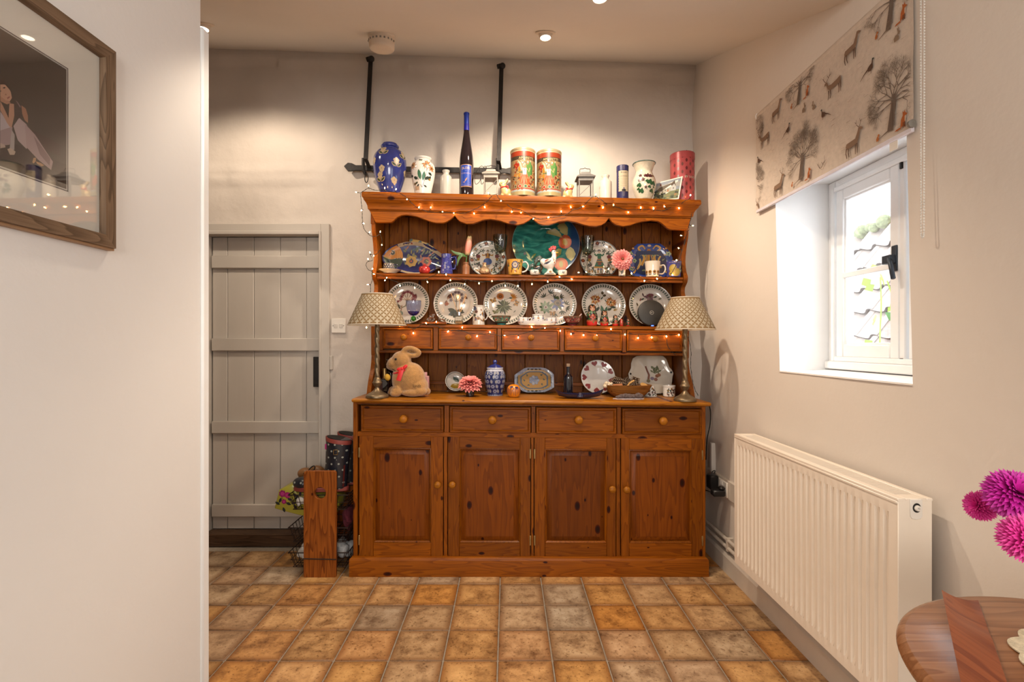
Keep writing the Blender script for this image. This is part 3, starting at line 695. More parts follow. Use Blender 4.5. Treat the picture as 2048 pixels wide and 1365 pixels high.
# scalloped pelmet (outline read off the board itself)
YP = 2.725
pel = [(751, 445), (783, 445), (788, 441), (794, 435), (803, 431), (813, 430), (832, 433), (851, 440), (862, 444), (872, 446.3), (886, 446.3), (893, 444), (900, 440), (905, 436), (909.5, 431.5), (914, 438), (920, 443.5), (933, 448), (947, 447.6), (958, 443.5), (966, 440.5), (981, 438.7), (1000, 442), (1012, 446), (1022, 449), (1036, 450), (1048, 447), (1058, 441), (1064, 435.5), (1070, 442), (1077, 447.5), (1086, 450.3), (1098, 450.3), (1110, 446.5), (1118, 443.8), (1135, 441.7), (1153, 445), (1166, 449.5), (1178, 452.6), (1192, 453.4), (1202, 451), (1211, 446), (1218, 436.5), (1224, 444), (1231, 449.5), (1246, 453), (1262, 450.5), (1272, 446.5), (1284, 443.7), (1303, 441), (1316, 442.5), (1323, 446), (1331, 453), (1337, 458), (1342, 459.3), (1374, 459.6)]
o = MB().prism([(wx(a, YP), wz(b, YP)) for a, b in pel]+[(RR+.003, 1.925-.043), (RL_-.003, 1.925)], lambda a, b, d: (a, d, b), YP, YP+.022)
part('scalloped_pelmet', o, M['pine_h'], rack, .002, 30, world=True)
for x0 in (RL_-.003, RR-.019): dp('pelmet_return', MB().box(x0, x0+.022, YP+.022, 2.772, 1.86, 1.93), 'pine_v', rack, .002)
# cornice, mitred round three sides
ZC = 2.0195
co = [(0, 1.925), (.002, 1.930), (.009, 1.934), (.009, 1.940), (.011, 1.952), (.018, 1.966), (.028, 1.978), (.030, 1.981), (.030, 1.986), (.036, 1.991), (.038, 1.998), (.038, 2.010), (.036, ZC)]
def ringc(o, z): return [(RL_-.003-o*.85, 2.97, z), (RL_-.003-o*.85, YP-o, z), (RR+.003+o*1.1, YP-o, z), (RR+.003+o*1.1, 2.97, z)]
dp('cornice', MB().loft([ringc(o, z) for o, z in co]+[ringc(-.03, ZC), ringc(-.03, 1.93)], cap=False), 'pine_h', rack, 0, 25)
dp('top_board', MB().box(RL_+.024, RR-.024, YP+.03, 2.966, ZC-.014, ZC-.001), 'pine_h', rack, .001)
LIFT = .0016
def top_z(x): return ZC-drop(x, ZC)+.0024
def sh1_z(x): return SH1-drop(x, SH1)+LIFT
def sh2_z(x): return SH2-drop(x, SH2)+LIFT
def wt_z(x): return ZW-drop(x, ZW)+LIFT
# ================================================================= things on top of the rack
def fuse(mb, voxel=.004, smooth=6):
    """one continuous skin over overlapping closed shapes"""
    me = bpy.data.meshes.new('skin'); me.from_pydata([tuple(v) for v in mb.v], [], mb.f); o = bpy.data.objects.new('skin', me); COL.objects.link(o)
    a = o.modifiers.new('r', 'REMESH'); a.mode = 'VOXEL'; a.voxel_size = voxel
    b = o.modifiers.new('s', 'SMOOTH'); b.iterations = smooth; b.factor = .5
    bpy.context.view_layer.update(); e = o.evaluated_get(bpy.context.evaluated_depsgraph_get()); m = e.to_mesh()
    r = MB(); r.add([v.co.copy() for v in m.vertices], [tuple(p.vertices) for p in m.polygons]); e.to_mesh_clear(); bpy.data.objects.remove(o); bpy.data.meshes.remove(me)
    return r
def eball(mb, c, rx, ry, rz, ry_rot=0, n=18):
    s = len(mb.v); mb.ball((0, 0, 0), 1, n, 12); Mx = Matrix.Translation(c) @ Matrix.Rotation(ry_rot, 4, 'Y') @ Matrix.Diagonal((rx, ry, rz, 1)); mb.xf(Mx, s); return mb
from mathutils.bvhtree import BVHTree
def proj_surf(mb):
    t = BVHTree.FromPolygons([tuple(v) for v in mb.v], mb.f)
    def S(u, v, h):
        p, nn, i, d = t.ray_cast(Vector((u, -5, v)), Vector((0, 1, 0)))
        if p is None:
            p, nn, i, d = t.find_nearest(Vector((u, -.5, v)))
        return Vector((p.x, p.y-h*1.5, p.z))
    return S
def place(cx, Y, zf): x = wx(cx, Y); return (x, Y, zf(x))
YT = 2.765
k = YT/1000
# 1 tall blue vase with cream flowers
L = place(780, YT, top_z); hb = wz(289, YT)-L[2]
pr = smooth_prof([(.044, 0), (.052, .01), (.070, .06), (.086, .12), (.091, .17), (.086, .215), (.066, .25), (.043, .262), (.041, .268), (.048, .275), (.0485, .283), (.042, hb)], 4)
pr = [(r, z*hb/.294) if hb else (r, z) for r, z in pr]; pr[-1] = (.040, hb)
t = thing('vase', 'tall cobalt blue vase with cream flowers, leftmost on the rack top', 'vase', L)
M['blue_glaze'] = mat('cobalt_blue_glaze', (.022, .032, .17), .12, var=.35, vs=18, coat=.6)
part('body', MB().lathe(pr+[(.034, hb-.004), (.03, hb-.03)], n=56), M['blue_glaze'], t, smooth=60)
p = Paint(cyl_surf(prof_rad(pr)), .0006)
CR, LG = '#d3bb98', '#3a4a34'
def vf(dx, py, rot=0, leaves=True):
    x, z = dx*k, wz(py, YT)-L[2]
    if leaves:
        p.leaf(x+.002, z-.03, .035, .02, 2.55+rot, CR, 0); p.leaf(x, z-.029, .030, .012, 2.55+rot, LG, 1); p.leaf(x+.004, z-.033, .036, .018, .75+rot, CR, 0); p.leaf(x+.006, z-.031, .029, .010, .75+rot, LG, 1)
    p.leaf(x, z, .026, .014, -PI/2+rot*.5, CR, 1)
    for i in range(5): p.ell(x+.0095*math.cos(1.57+2*PI*i/5), z+.0095*math.sin(1.57+2*PI*i/5), .0085, .0085, CR, 0, 2, 10, 1)
    p.ell(x, z, .006, .006, CR, 0, 2, 8, 1); p.ell(x, z, .0022, .0022, '#2a2438', 0, 4, 6, 1)
for a in ((-7, 308), (20, 331), (-14, 359), (36, 312), (-40, 306)): vf(*a)
for a in ((-30, 328), (-9, 347), (14, 368), (44, 350), (-48, 356)): vf(*a, leaves=False)
p.done('flower_print', t)
# 2 white vase with honeysuckle
L = place(846, YT, top_z); H_ = wz(317.5, YT)-L[2]
pr = smooth_prof([(.040, 0), (.043, .008), (.052, .05), (.062, .10), (.067, .14), (.062, .172), (.046, .19), (.040, .197), (.046, .206), (.047, .212)], 4); pr = [(r, z*H_/.212) for r, z in pr]
t = thing('vase', 'white vase painted with orange honeysuckle, beside the cobalt vase', 'vase', L)
part('body', MB().lathe(pr+[(.040, H_-.003), (.034, H_-.03)], n=48), M['white_glaze'], t, smooth=60)
p = Paint(cyl_surf(prof_rad(pr)), .0006)
def honeysuckle(p, x, y, r, n=9, seed=1):
    R = random.Random(seed)
    for i in range(n):
        a = 2*PI*i/n+R.uniform(-.2, .2); l = r*R.uniform(.75, 1.1)
        p.leaf(x, y, l, r*.42, a, ['#c07818', '#b85a10', '#cf8e22', '#a83c12'][i % 4], 1)
        p.leaf(x+l*.3*math.cos(a), y+l*.3*math.sin(a), l*.5, r*.14, a+.2, '#e8cda0', 2)
        p.line([(x+l*.8*math.cos(a), y+l*.8*math.sin(a)), (x+l*1.25*math.cos(a+.15), y+l*1.25*math.sin(a+.15))], r*.05, '#9a5a3a', 1)
    p.ell(x, y, r*.2, r*.2, '#3a4a30', 0, 3, 8, 1)
def zt(py): return wz(py, YT)-L[2]
honeysuckle(p, -.052, zt(337), .026, 9, 3); honeysuckle(p, .030, zt(337), .026, 9, 5); honeysuckle(p, .062, zt(343), .02, 8, 6)
p.leaf(-.006, zt(328), .014, .012, .6, '#5c5220', 1); p.leaf(-.006, zt(328), .014, .012, 2.2, '#4c4416', 1)
p.line([(-.045, zt(345)), (-.02, zt(362)), (.002, zt(380))], .0022, '#4a3b24', 0); p.line([(.032, zt(345)), (.022, zt(362)), (.004, zt(380))], .0022, '#4a3b24', 0)
for x, y, l, w, a in ((-.004, 366, .055, .02, 1.75), (.008, 368, .05, .018, 1.35), (-.02, 365, .03, .016, 2.6), (.02, 366, .03, .015, .7), (-.05, 358, .026, .014, 2.9), (.04, 352, .026, .014, -.4), (-.018, 370, .022, .01, 3.6), (.012, 376, .02, .008, -.5), (-.012, 374, .018, .008, 3.9), (.038, 366, .03, .014, .9)):
    p.leaf(x, zt(y), l, w, a, '#3f7a58' if l > .045 else '#26382a', 1)
p.leaf(.045, zt(367), .016, .012, 1.2, '#b88a34', 1); p.ell(-.04, zt(373), .008, .008, '#7a6030', 0, 1, 8, 1)
p.rect(-.042, -.012, zt(385), zt(377), '#d3b49a', 0); p.done('flower_print', t)
# 3, 11 stoneware ink bottles
def ink(cx, hw, ytop, label, m):
    L = place(cx, YT-.01, top_z); h = wz(ytop, YT-.01)-L[2]; r = hw*k
    pr = [(r*.98, 0), (r, .003), (r, h*.70), (r*.97, h*.735), (r*.80, h*.78), (r*.52, h*.83), (r*.50, h*.90), (r*.62, h*.94), (r*.64, h*.985), (r*.55, h), (r*.40, h), (r*.38, h*.9)]
    t = thing('stone_bottle', label, 'bottle', L)
    part('body', MB().lathe(pr[:4], n=36), m, t, smooth=50); part('neck', MB().lathe(pr[3:], n=36, cap0=False), m, t, smooth=50)
M['ink_pale'] = mat('pale_salt_glaze', (.42, .39, .345), .3, var=.06, vs=25, coat=.3)
ink(892, 11.5, 341, 'pale grey stoneware bottle between the white vase and the wine bottle', M['ink_pale'])
ink(1211, 12.3, 351, 'beige stoneware ink bottle between the right lantern and the navy tube', M['stoneware'])
# 4 wine bottle
L = place(933, 2.75, top_z); kk = .00275; h = wz(226, 2.75)-L[2]; Zb = lambda py: wz(py, 2.75)-L[2]
t = thing('wine_bottle', 'tall slim dark wine bottle with a bright blue label and blue cap', 'bottle', L)
M['dark_glass'] = mat('dark_bottle_glass', (.010, .006, .008), .06, var=.2, coat=.8)
pr = smooth_prof([(.036, 0), (.0385, .004), (.0395, .02), (.0395, Zb(340)), (.037, Zb(318)), (.030, Zb(300)), (.021, Zb(280)), (.0145, Zb(262)), (.013, Zb(250)), (.013, h-.012)], 4)
part('body', MB().lathe(pr, n=40, cap1=True), M['dark_glass'], t, smooth=50)
M['blue_foil'] = mat('blue_foil', (.012, .035, .28), .3, .2, var=.1)
part('cap', MB().lathe([(.0138, Zb(249)), (.0142, h-.012), (.0158, h-.011), (.0158, h-.002), (.014, h), (.001, h+.0005)], n=28), M['blue_foil'], t)
part('blue_neck', MB().lathe([(.0152, Zb(262)), (.0136, Zb(249))], n=28, cap0=False), emit('clear_blue_glass', (.004, .006, .24), 0), t)
p = Paint(cyl_surf(.0398), .0003)
def lab(u0, u1, z0, z1, col, l, arc=1.2):
    p.shape([(u0+(u1-u0)*i/8, z0-arc*(u0+(u1-u0)*i/8)**2) for i in range(9)]+[(u1+(u0-u1)*i/8, z1-arc*(u1+(u0-u1)*i/8)**2) for i in range(9)], col, l, 5)
lab(-.034, .034, Zb(378), Zb(333.5), '#c08d63', 0); lab(-.0315, .0315, Zb(376), Zb(335), '#1a47b4', 1)
p.text('BLEIR', 0, Zb(343), .0185, '#e5c3a2', 3, 6); p.text('MOSCARDO', 0, Zb(352.5), .0098, '#c3a6c8', 3, 1.5)
p.leaf(-.006, Zb(368), .026, .007, 1.05, '#d79a72', 3); p.ell(-.010, Zb(369), .006, .0022, '#d79a72', 0, 3, 8, 1); p.ell(0, Zb(346), .006, .003, '#5a6ec8', 0, 3, 8, 1)
p.line([(-.026, Zb(373)), (.026, Zb(373))], .0008, '#a58bc0', 3, sub=8); p.line([(-.02, Zb(374.6)), (.02, Zb(374.6))], .0012, '#6a7ad0', 3, sub=8)
p.done('label', t)
# 5, 10 lanterns
def lantern(cx, hw, cap_hw, ycap0, ycap1, yhandle, label, ornate, col):
    Y = 2.745; L = place(cx, Y, top_z); z = lambda py: wz(py, Y)-L[2]; s = Y/1000; w = hw*s; c = cap_hw*s
    m = mat('lantern_metal', col, .55, .35, var=.15)
    t = thing('lantern', label, 'lantern', L); b1 = z(ycap1)
    part('tray', MB().box(-w*1.1, w*1.1, -w*1.1, w*1.1, 0, .008), m, t, bevel=.002)
    for sx_ in (-1, 1):
        for sy_ in (-1, 1): part('post', MB().box(sx_*w-.003, sx_*w+.003, sy_*w-.003, sy_*w+.003, .008, b1), m, t, bevel=.001)
    part('band', MB().box(-w-.004, w+.004, -w-.004, w+.004, b1-.022, b1), m, t, bevel=.001)
    for sy_ in (-1, 1): part('glass_pane', MB().box(-w+.003, w-.003, sy_*w-.0005, sy_*w+.0005, .008, b1-.02), M['pane'], t)
    part('brace', MB().tube([(-w, -w-.002, .012), (w*.9, -w-.002, b1-.035)], .0016, 6), m, t)
    ch = z(ycap0)
    def sq(r, zz): return [(-r, -r, zz), (r, -r, zz), (r, r, zz), (-r, r, zz)]
    part('roof', MB().loft([sq(c*.96, b1-.004), sq(c, b1), sq(c*.98, b1+.003), sq(c*.55, b1+(ch-b1)*.62), sq(c*.52, ch-.004), sq(c*.45, ch)]), m, t, smooth=20)
    hh = z(yhandle)
    pts = [(-c*.55, 0, ch-.004), (-c*.56, 0, hh-.008), (-c*.5, 0, hh-.003), (-.008, 0, hh-.002), (0, 0, hh+.002), (.008, 0, hh-.002), (c*.5, 0, hh-.003), (c*.56, 0, hh-.008), (c*.55, 0, ch-.004)]
    part('handle', MB().tube(pts, .0018, 6), M['iron'], t)
    if ornate:
        for dx in (-.052, -.085): part('wire_curl', MB().tube(spline([(-w*.6, -w*.5, ch*.9), (dx*.6, -w, ch+.012), (dx, -w, ch*.75), (dx*.98, -w, ch*.42), (dx*.72, -w, ch*.50), (dx*.6, -w, ch*.72)], 4), .0016, 6), M['iron'], t)
lantern(982, 13, 17.5, 341, 352, 331.5, 'grey metal lantern with wire curls beside the wine bottle', True, (.30, .27, .23))
lantern(1170, 13.5, 18.5, 347, 358, 337, 'grey metal lantern with square wire handle right of the tins', False, (.17, .16, .15))
# 6, 9 gold rabbit figures with red ribbon
M['gold'] = mat('gold_foil', (.62, .44, .20), .3, .35, var=.15, vs=60); M['red_ribbon'] = mat('red_satin_ribbon', (.62, .010, .012), .4, var=.15, sheen=.3)
M['black_gloss'] = mat('black_gloss', (.008, .008, .008), .1)
def goldie(cx, ytop, ybot, flip, label, Y):
    L = place(cx, Y, top_z); s = (wz(ytop, Y)-L[2])
    b = MB(); f = flip
    eball(b, (0, 0, s*.26), s*.27, s*.2, s*.27); eball(b, (-f*.12*s, 0, s*.42), s*.17, s*.15, s*.22); eball(b, (-f*.18*s, 0, s*.66), s*.2, s*.13, s*.15, f*.35)
    eball(b, (f*.02*s, -.03*s, s*.85), s*.065, s*.04, s*.17, f*.5); eball(b, (f*.05*s, .05*s, s*.84), s*.06, s*.04, s*.16, f*.6)
    eball(b, (-f*.2*s, -.06*s, s*.10), s*.10, s*.08, s*.11); eball(b, (f*.2*s, 0, s*.08), s*.12, s*.15, s*.09)
    t = thing('rabbit_figure', label, 'ornament', L); m = fuse(b, s*.035, 4); sf = proj_surf(m)
    part('body', m, M['gold'], t, smooth=80)
    part('ribbon', MB().tube([(-f*.12*s+s*.17*math.cos(2*PI*i/16), s*.15*math.sin(2*PI*i/16), s*.52+.03*s*math.cos(2*PI*i/16)) for i in range(16)], s*.03, 6, True), M['red_ribbon'], t)
    w = MB(); eball(w, (f*.06*s, -s*.15, s*.54), s*.07, s*.03, s*.05); eball(w, (f*.10*s, -s*.15, s*.44), s*.03, s*.02, s*.09, .4); part('bow', w, M['red_ribbon'], t)
    e = MB(); q = sf(-f*.22*s, s*.69, .0); e.ball(q, s*.022, 8, 6); part('eye', e, M['black_gloss'], t)
goldie(1012, 357, 387, 1, 'small gold rabbit figure left of the two tins', 2.74)
goldie(1135, 362, 390, -1, 'small gold rabbit figure right of the two tins', 2.74)
# 7, 8 biscuit tins
M['tin_lid'] = mat('gold_tin', (.62, .50, .30), .3, .7, var=.1)
def biscuit(cx, ytop, rot, label):
    Y = 2.75; L = place(cx, Y, top_z); h = wz(ytop+3, Y)-L[2]; r = 24.6*Y/1000
    t = thing('biscuit_tin', label, 'tin', L, (0, 0, rot))
    part('body', MB().lathe([(r*.98, 0), (r, .003), (r, h-.010)], n=48, cap1=True), M['tin_lid'], t)
    part('lid', MB().lathe([(r+.0005, h-.014), (r+.002, h-.012), (r+.002, h-.004), (r, h-.002), (r*.95, h), (.001, h-.003)], n=48, cap0=False), M['tin_lid'], t)
    p = Paint(cyl_surf(r), .0004, .00010); S = h/.232
    z = lambda v: v*S
    p.rect(-.10, .10, z(.020), z(.212), '#9c7f58', 0, 24, 4)
    p.rect(-.10, .10, z(.186), z(.212), '#96361a', 1, 24, 1); p.rect(-.10, .10, z(.171), z(.189), '#453626', 1, 24, 1)
    p.rect(-.10, .10, z(.018), z(.028), '#b5bcb4', 2, 24, 1); p.rect(-.10, .10, z(.028), z(.032), '#b83420', 2, 24, 1); p.rect(-.10, .10, z(.0), z(.018), '#b4a070', 2, 24, 1)
    p.shape([(-.062, z(.15)), (-.045, z(.165)), (-.022, z(.158)), (-.030, z(.14)), (-.045, z(.120)), (-.060, z(.132))], '#9c2a18', 2)
    p.shape([(-.040, z(.172)), (0, z(.178)), (.038, z(.168)), (.036, z(.152)), (-.005, z(.14)), (-.024, z(.15))], '#ccd8c8', 2)
    p.shape([(-.036, z(.168)), (-.02, z(.158)), (-.008, z(.12)), (-.018, z(.118))], '#9fb9a2', 3)
    p.shape([(.010, z(.148)), (.032, z(.165)), (.040, z(.15)), (.036, z(.10)), (.024, z(.085)), (.014, z(.11))], '#5d8a45', 3); p.shape([(.036, z(.165)), (.05, z(.14)), (.047, z(.10)), (.036, z(.1))], '#3f6f3a', 2)
    p.shape([(-.036, z(.115)), (-.006, z(.115)), (-.006, z(.104)), (-.034, z(.103))], '#54653f', 3); p.rect(-.032, -.022, z(.07), z(.135), '#c07a20', 2, 2, 3)
    # seated figure in white bodice and red skirt
    p.ell(.002, z(.152), .0085, .010, '#4a3220', 0, 4, 12, 1); p.ell(.002, z(.149), .0055, .0075, '#e2ad7c', 0, 5, 10, 1)
    for i in range(5): p.leaf(.002, z(.158), .011, .003, PI/2+(i-2)*.4, '#8a6a30', 5)
    p.shape([(-.010, z(.13)), (.012, z(.13)), (.010, z(.098)), (-.008, z(.098))], '#d9d5cc', 5); p.line([(.010, z(.128)), (.026, z(.113)), (.031, z(.132))], .005, '#dcaa7c', 6)
    p.leaf(.001, z(.123), .008, .005, -PI/2, '#c8502a', 7)
    p.shape([(-.010, z(.10)), (.012, z(.10)), (.030, z(.075)), (.026, z(.045)), (0, z(.04)), (-.022, z(.055)), (-.026, z(.08))], '#c9562a', 6)
    for i in range(5): p.leaf(.004+i*.003-.012, z(.09), .045, .006, -PI/2+(i-2)*.13, ['#de8a5c', '#b8431f'][i % 2], 7)
    R = random.Random(11)
    for i in range(110):
        x = R.uniform(-.068, .068); y = z(R.uniform(.034, .095) if i < 70 else R.uniform(.06, .16)*1.0)
        if i >= 70 and abs(x) < .04: continue
        if abs(x) < .022 and y > z(.05): continue
        p.leaf(x, y, R.uniform(.010, .022), R.uniform(.004, .009), R.uniform(-PI, PI), R.choice(['#a23a1c', '#c47a2c', '#7c2a18', '#3f4a34', '#c9a060', '#8a3a20', '#54301c']), 4)
    for x, c in ((-.05, '#6a5a34'), (0.006, '#2f6a4c'), (.026, '#a83a26'), (.052, '#6a5a34'), (-.024, '#b83020')): p.ell(x, z(.042), .010, .010, '#bcae88', 0, 7, 12, 1); p.ell(x, z(.042), .007, .007, c, 0, 8, 10, 1)
    p.text('AMARETTI', .012, z(.173), .0185, '#d8bd86', 6, 0); p.done('printed_wrap', t, M['paint'])
biscuit(1045.5, 300, .10, 'gold biscuit tin with a seated red-skirted figure, the left of two alike')
biscuit(1098, 303, -.12, 'gold biscuit tin with a seated red-skirted figure, the right of two alike')
# 12 navy tube
Y = 2.76; L = place(1245, Y, top_z); h = wz(333, Y)-L[2]; r = 11.7*Y/1000
t = thing('card_tube', 'navy blue card tube with a cream label on the rack top', 'tube', L)
M['navy'] = mat('navy_card', (.016, .016, .075), .4, var=.15)
part('body', MB().lathe([(r*.98, 0), (r, .002), (r, h-.03)], n=36), M['navy'], t); part('lid', MB().lathe([(r+.0008, h-.03), (r+.0008, h-.002), (r*.97, h), (.001, h)], n=36, cap0=False), M['navy'], t)
p = Paint(cyl_surf(r+.001), .0004); zz_ = lambda py: wz(py, Y)-L[2]
p.rect(-.030, .030, zz_(386), zz_(345), '#cdbb9c', 0, 16, 2); p.ell(0, zz_(384), .012, .008, '#0e0d20', 0, 1)
for u in (-.004, .004): p.line([(u, zz_(343)), (u, zz_(334))], .0012, '#b8a890', 1); p.line([(u, zz_(396)), (u, zz_(386))], .0012, '#b8a890', 2)
p.text('Brook', 0, zz_(350), .013, '#4a4038', 2); p.text('LAVENDER', 0, zz_(357), .0075, '#5a5048', 2)
for i, y in enumerate((361, 364, 368, 371, 375)): p.line([(-.016+.003*(i % 2), zz_(y)), (.016-.003*(i % 2), zz_(y))], .0009, '#8a7c68', 2, sub=6)
p.flower(0, zz_(379.5), .005, '#6a5c8a', 6, .5, None, 2)
for i in range(6):
    for s in (-1, 1): p.leaf(s*.027, zz_(382-5*i), .012, .003, PI/2-s*.5, '#504a70', 2)
p.done('label', t, M['print'])
# 13 cream vase with violets
Y = 2.73; L = place(1288, Y, top_z); h = wz(328.5, Y)-L[2]; Zb = lambda py: wz(py, Y)-L[2]
pr = smooth_prof([(.036, 0), (.041, .006), (.056, Zb(384)), (.0635, Zb(373)), (.060, Zb(361)), (.047, Zb(350)), (.0435, Zb(344)), (.049, Zb(335)), (.0605, h)], 5)
t = thing('vase', 'cream flared vase painted with purple violets near the pink tin', 'vase', L)
M['cream_speckle'] = mat('cream_speckled_glaze', (.56, .50, .39), .15, var=.14, vs=70, coat=.5)
part('body', MB().lathe(pr+[(.058, h-.001), (.044, h-.04)], n=48), M['cream_speckle'], t, smooth=60)
part('green_rim', MB().tube([(.0605*math.cos(2*PI*i/40), .0605*math.sin(2*PI*i/40), h) for i in range(40)], .0022, 6, True), mat('blue_green_rim', (.06, .12, .11), .2, var=.6, vs=90), t)
p = Paint(cyl_surf(prof_rad(pr)), .0006)
for x, y, s in ((-.034, 357, .9), (-.022, 366, 1), (-.008, 358, .9), (.006, 357.5, 1.15), (.022, 358, 1), (-.040, 367, .9), (-.006, 381, .7)): p.flower(x, Zb(y), .012*s, '#4a1426', 5, .6, '#7a4a3a', 2, 1.57); p.line([(x, Zb(y)), (x*.2, Zb(384))], .001, '#5c6a48', 0)
for x, y, s in ((-.042, 376, 1), (-.028, 387, 1.1), (.016, 371, 1.3), (.038, 373, 1.1), (.030, 387, 1), (0, 369, .7), (.014, 380, .7), (.042, 380, .5), (-.045, 383, .7)): p.heart(x, Zb(y), .026*s, PI*.9, '#1f4a2c', 1); p.heart(x, Zb(y), .019*s, PI*.9, '#2f6238', 2)
for i in range(9): p.line([(.0, Zb(386)), (-.012+.004*i, Zb(373-abs(i-4)))], .0012, '#7a8a72', 0)
p.leaf(.036, Zb(360), .015, .012, 1.2, '#8a6030', 1); p.done('violet_print', t)
# 14 postcard leaning between vase and tin
q = [P(1305, 397, 2.745), P(1357.5, 397.5, 2.69), P(1365.5, 352.5, 2.70), P(1312, 366.5, 2.755)]
zb_ = top_z(q[0].x); org = Vector((q[0].x, 2.745, zb_))
wv = Vector((q[1].x-q[0].x, 0, 0)).length
t = thing('postcard', 'watercolour postcard of a thatched white cottage leaning against the pink tin', 'postcard', org)
ux = Vector((q[1].x-q[0].x, -.055, -drop(q[1].x, ZC)+drop(q[0].x, ZC))); ul = Vector((q[3].x-q[0].x, .010, q[3].z-zb_))
def SC_(u, v, h): b = ux*u; tp_ = ul+(Vector((q[2].x-q[0].x, -.045, q[2].z-zb_))-ul)*u; return b+(tp_-b)*v+Vector((0, -h-.0008, 0))
mb = MB().add([SC_(0, 0, 0), SC_(1, 0, 0), SC_(1, 1, 0), SC_(0, 1, 0)]+[SC_(a, b, -.0014) for a, b in ((0, 0), (1, 0), (1, 1), (0, 1))], [(0, 1, 2, 3), (7, 6, 5, 4), (0, 4, 5, 1), (1, 5, 6, 2), (2, 6, 7, 3), (3, 7, 4, 0)])
part('card', mb, mat('cream_card', (.70, .64, .55), .6), t)
p = Paint(SC_, .0003, .00012); p.rect(.03, .95, .04, .95, '#9aa2ac', 0, 4, 4); p.rect(.03, .95, .60, .80, '#b4b0a8', 1); p.rect(.03, .95, .04, .45, '#7d8254', 1)
p.shape([(.05, .52), (.2, .70), (.62, .80), (.72, .62), (.60, .50), (.1, .45)], '#6a5c48', 2); p.shape([(.58, .76), (.72, .9), (.80, .60), (.70, .54)], '#5a4632', 3)
p.shape([(.62, .42), (.62, .62), (.72, .74), (.82, .56), (.82, .42)], '#d2d2cc', 4); p.shape([(.30, .34), (.30, .52), (.62, .62), (.62, .40)], '#c2bba8', 4); p.ell(.2, .82, .03, .07, '#86432c', 0, 4)
R = random.Random(4)
for i in range(40): p.ell(R.uniform(.06, .92), R.uniform(.06, .36), R.uniform(.02, .07), R.uniform(.02, .06), R.choice(['#55603a', '#8a8e58', '#3c4630', '#a89c64', '#b08050', '#2f3828']), 0, 5+i % 3, 8, 1)
for i in range(10): p.ell(R.uniform(.05, .35), R.uniform(.1, .5), .06, .07, R.choice(['#2c3228', '#3a4434']), 0, 5, 8, 1)
for x, y in ((.70, .5), (.4, .46), (.5, .48)): p.rect(x, x+.03, y, y+.07, '#3a342c', 7, 1, 1)
p.ell(.52, .45, .03, .05, '#c07a3a', 0, 8); p.done('cottage_picture', t, M['print'])
# 15 pink tin
Y = 2.785; L = place(1364.5, Y, top_z); h = wz(309.5, Y)-L[2]; r = 23.3*Y/1000; Zb = lambda py: wz(py, Y)-L[2]
t = thing('round_tin', 'tall rose pink round tin at the right end of the rack top', 'tin', L)
M['rose'] = mat('rose_printed_tin', (.36, .060, .062), .35, .15, var=.3, vs=16)
part('body', MB().lathe([(r*.98, 0), (r, .003), (r, h-.035)], n=48, cap1=True), M['rose'], t)
part('lid', MB().lathe([(r+.0015, h-.036), (r+.0015, h-.004), (r*.97, h), (.001, h+.001)], n=48, cap0=False), M['rose'], t)
p = Paint(cyl_surf(r), .0004); R = random.Random(3)
for i in range(6):
    for j in range(7):
        p.leaf(-.065+.022*j, .02+.043*i+.02*(j % 2), .022, .012, PI/2, R.choice(['#6e2028', '#7c2c30', '#8a4a44']), 0)
p.text('BY SABOO', .030, Zb(363), .0165, '#ead7ca', 2); p.done('printed_pattern', t)
# ================================================================= upper shelf
M['plate_glaze'] = mat('ivory_plate_glaze', (.54, .50, .45), .1, var=.02, vs=20, coat=.6)
M['clear_glass'] = glass('clear_glass', (.95, .95, .93))
def plate_prof(R, rim=.16, well=.62):
    front = [(0, .10), (well*.96, .10), (well+.03, .115), (well+.10, .15), (1-rim*.9, .155), (.985, .175)]
    f = [(a*R, b*R) for a, b in front]
    back = [(R*1.0, .182*R), (R, .170*R), (R*.97, .150*R), (R*(well+.09), .11*R), (R*.62, .03*R), (R*.58, 0), (.001, .0)]
    return f, back
_pl = {}
def plate_body(R, rim=.16, well=.62):
    key = (round(R, 5), rim, well)
    if key not in _pl:
        f, b = plate_prof(R, rim, well); mb = MB(); mb.lathe([(max(r, .0006), z) for r, z in f+b], n=72, cap0=True)
        _pl[key] = mb.mesh('plate_body', 0, 50)
    return _pl[key]
def plate_surf(R, rim=.16, well=.62):
    f, b = plate_prof(R, rim, well)
    def zf(r):
        for (a, p), (c, q) in zip(f, f[1:]):
            if r <= c: return p+(q-p)*(r-a)/max(1e-9, c-a)
        return f[-1][1]
    return lambda u, v, h: Vector((u*R, v*R, zf(math.hypot(u, v)*R)+h))
def stand(cx, R, zf, lean, label, name='plate', cat='plate', group=None, back=2.95, lift=0):
    """a plate on edge, leaning back against the planks; local frame: face up is +Z, top is +Y"""
    l = math.radians(lean); Yc = back-R*math.sin(l)-.004; x = wx(cx, Yc)
    return thing(name, label, cat, (x, Yc, zf(x)+R*math.cos(l)+.001+lift), (PI/2-l, 0, 0), group)
def laurel(p, r=.885, n=50, col='#24402c'):
    p.ring(0, 0, r-.004, r+.004, col, 0, 72)
    for i in range(n):
        a = 2*PI*i/n; x, y = r*math.cos(a), r*math.sin(a)
        p.leaf(x, y, .095, .050, a+PI/2+.8, col, 1); p.leaf(x, y, .095, .050, a+PI/2-.8, col, 1)
GRN, DGR, OLV = '#3f5340', '#26362a', '#6b7352'
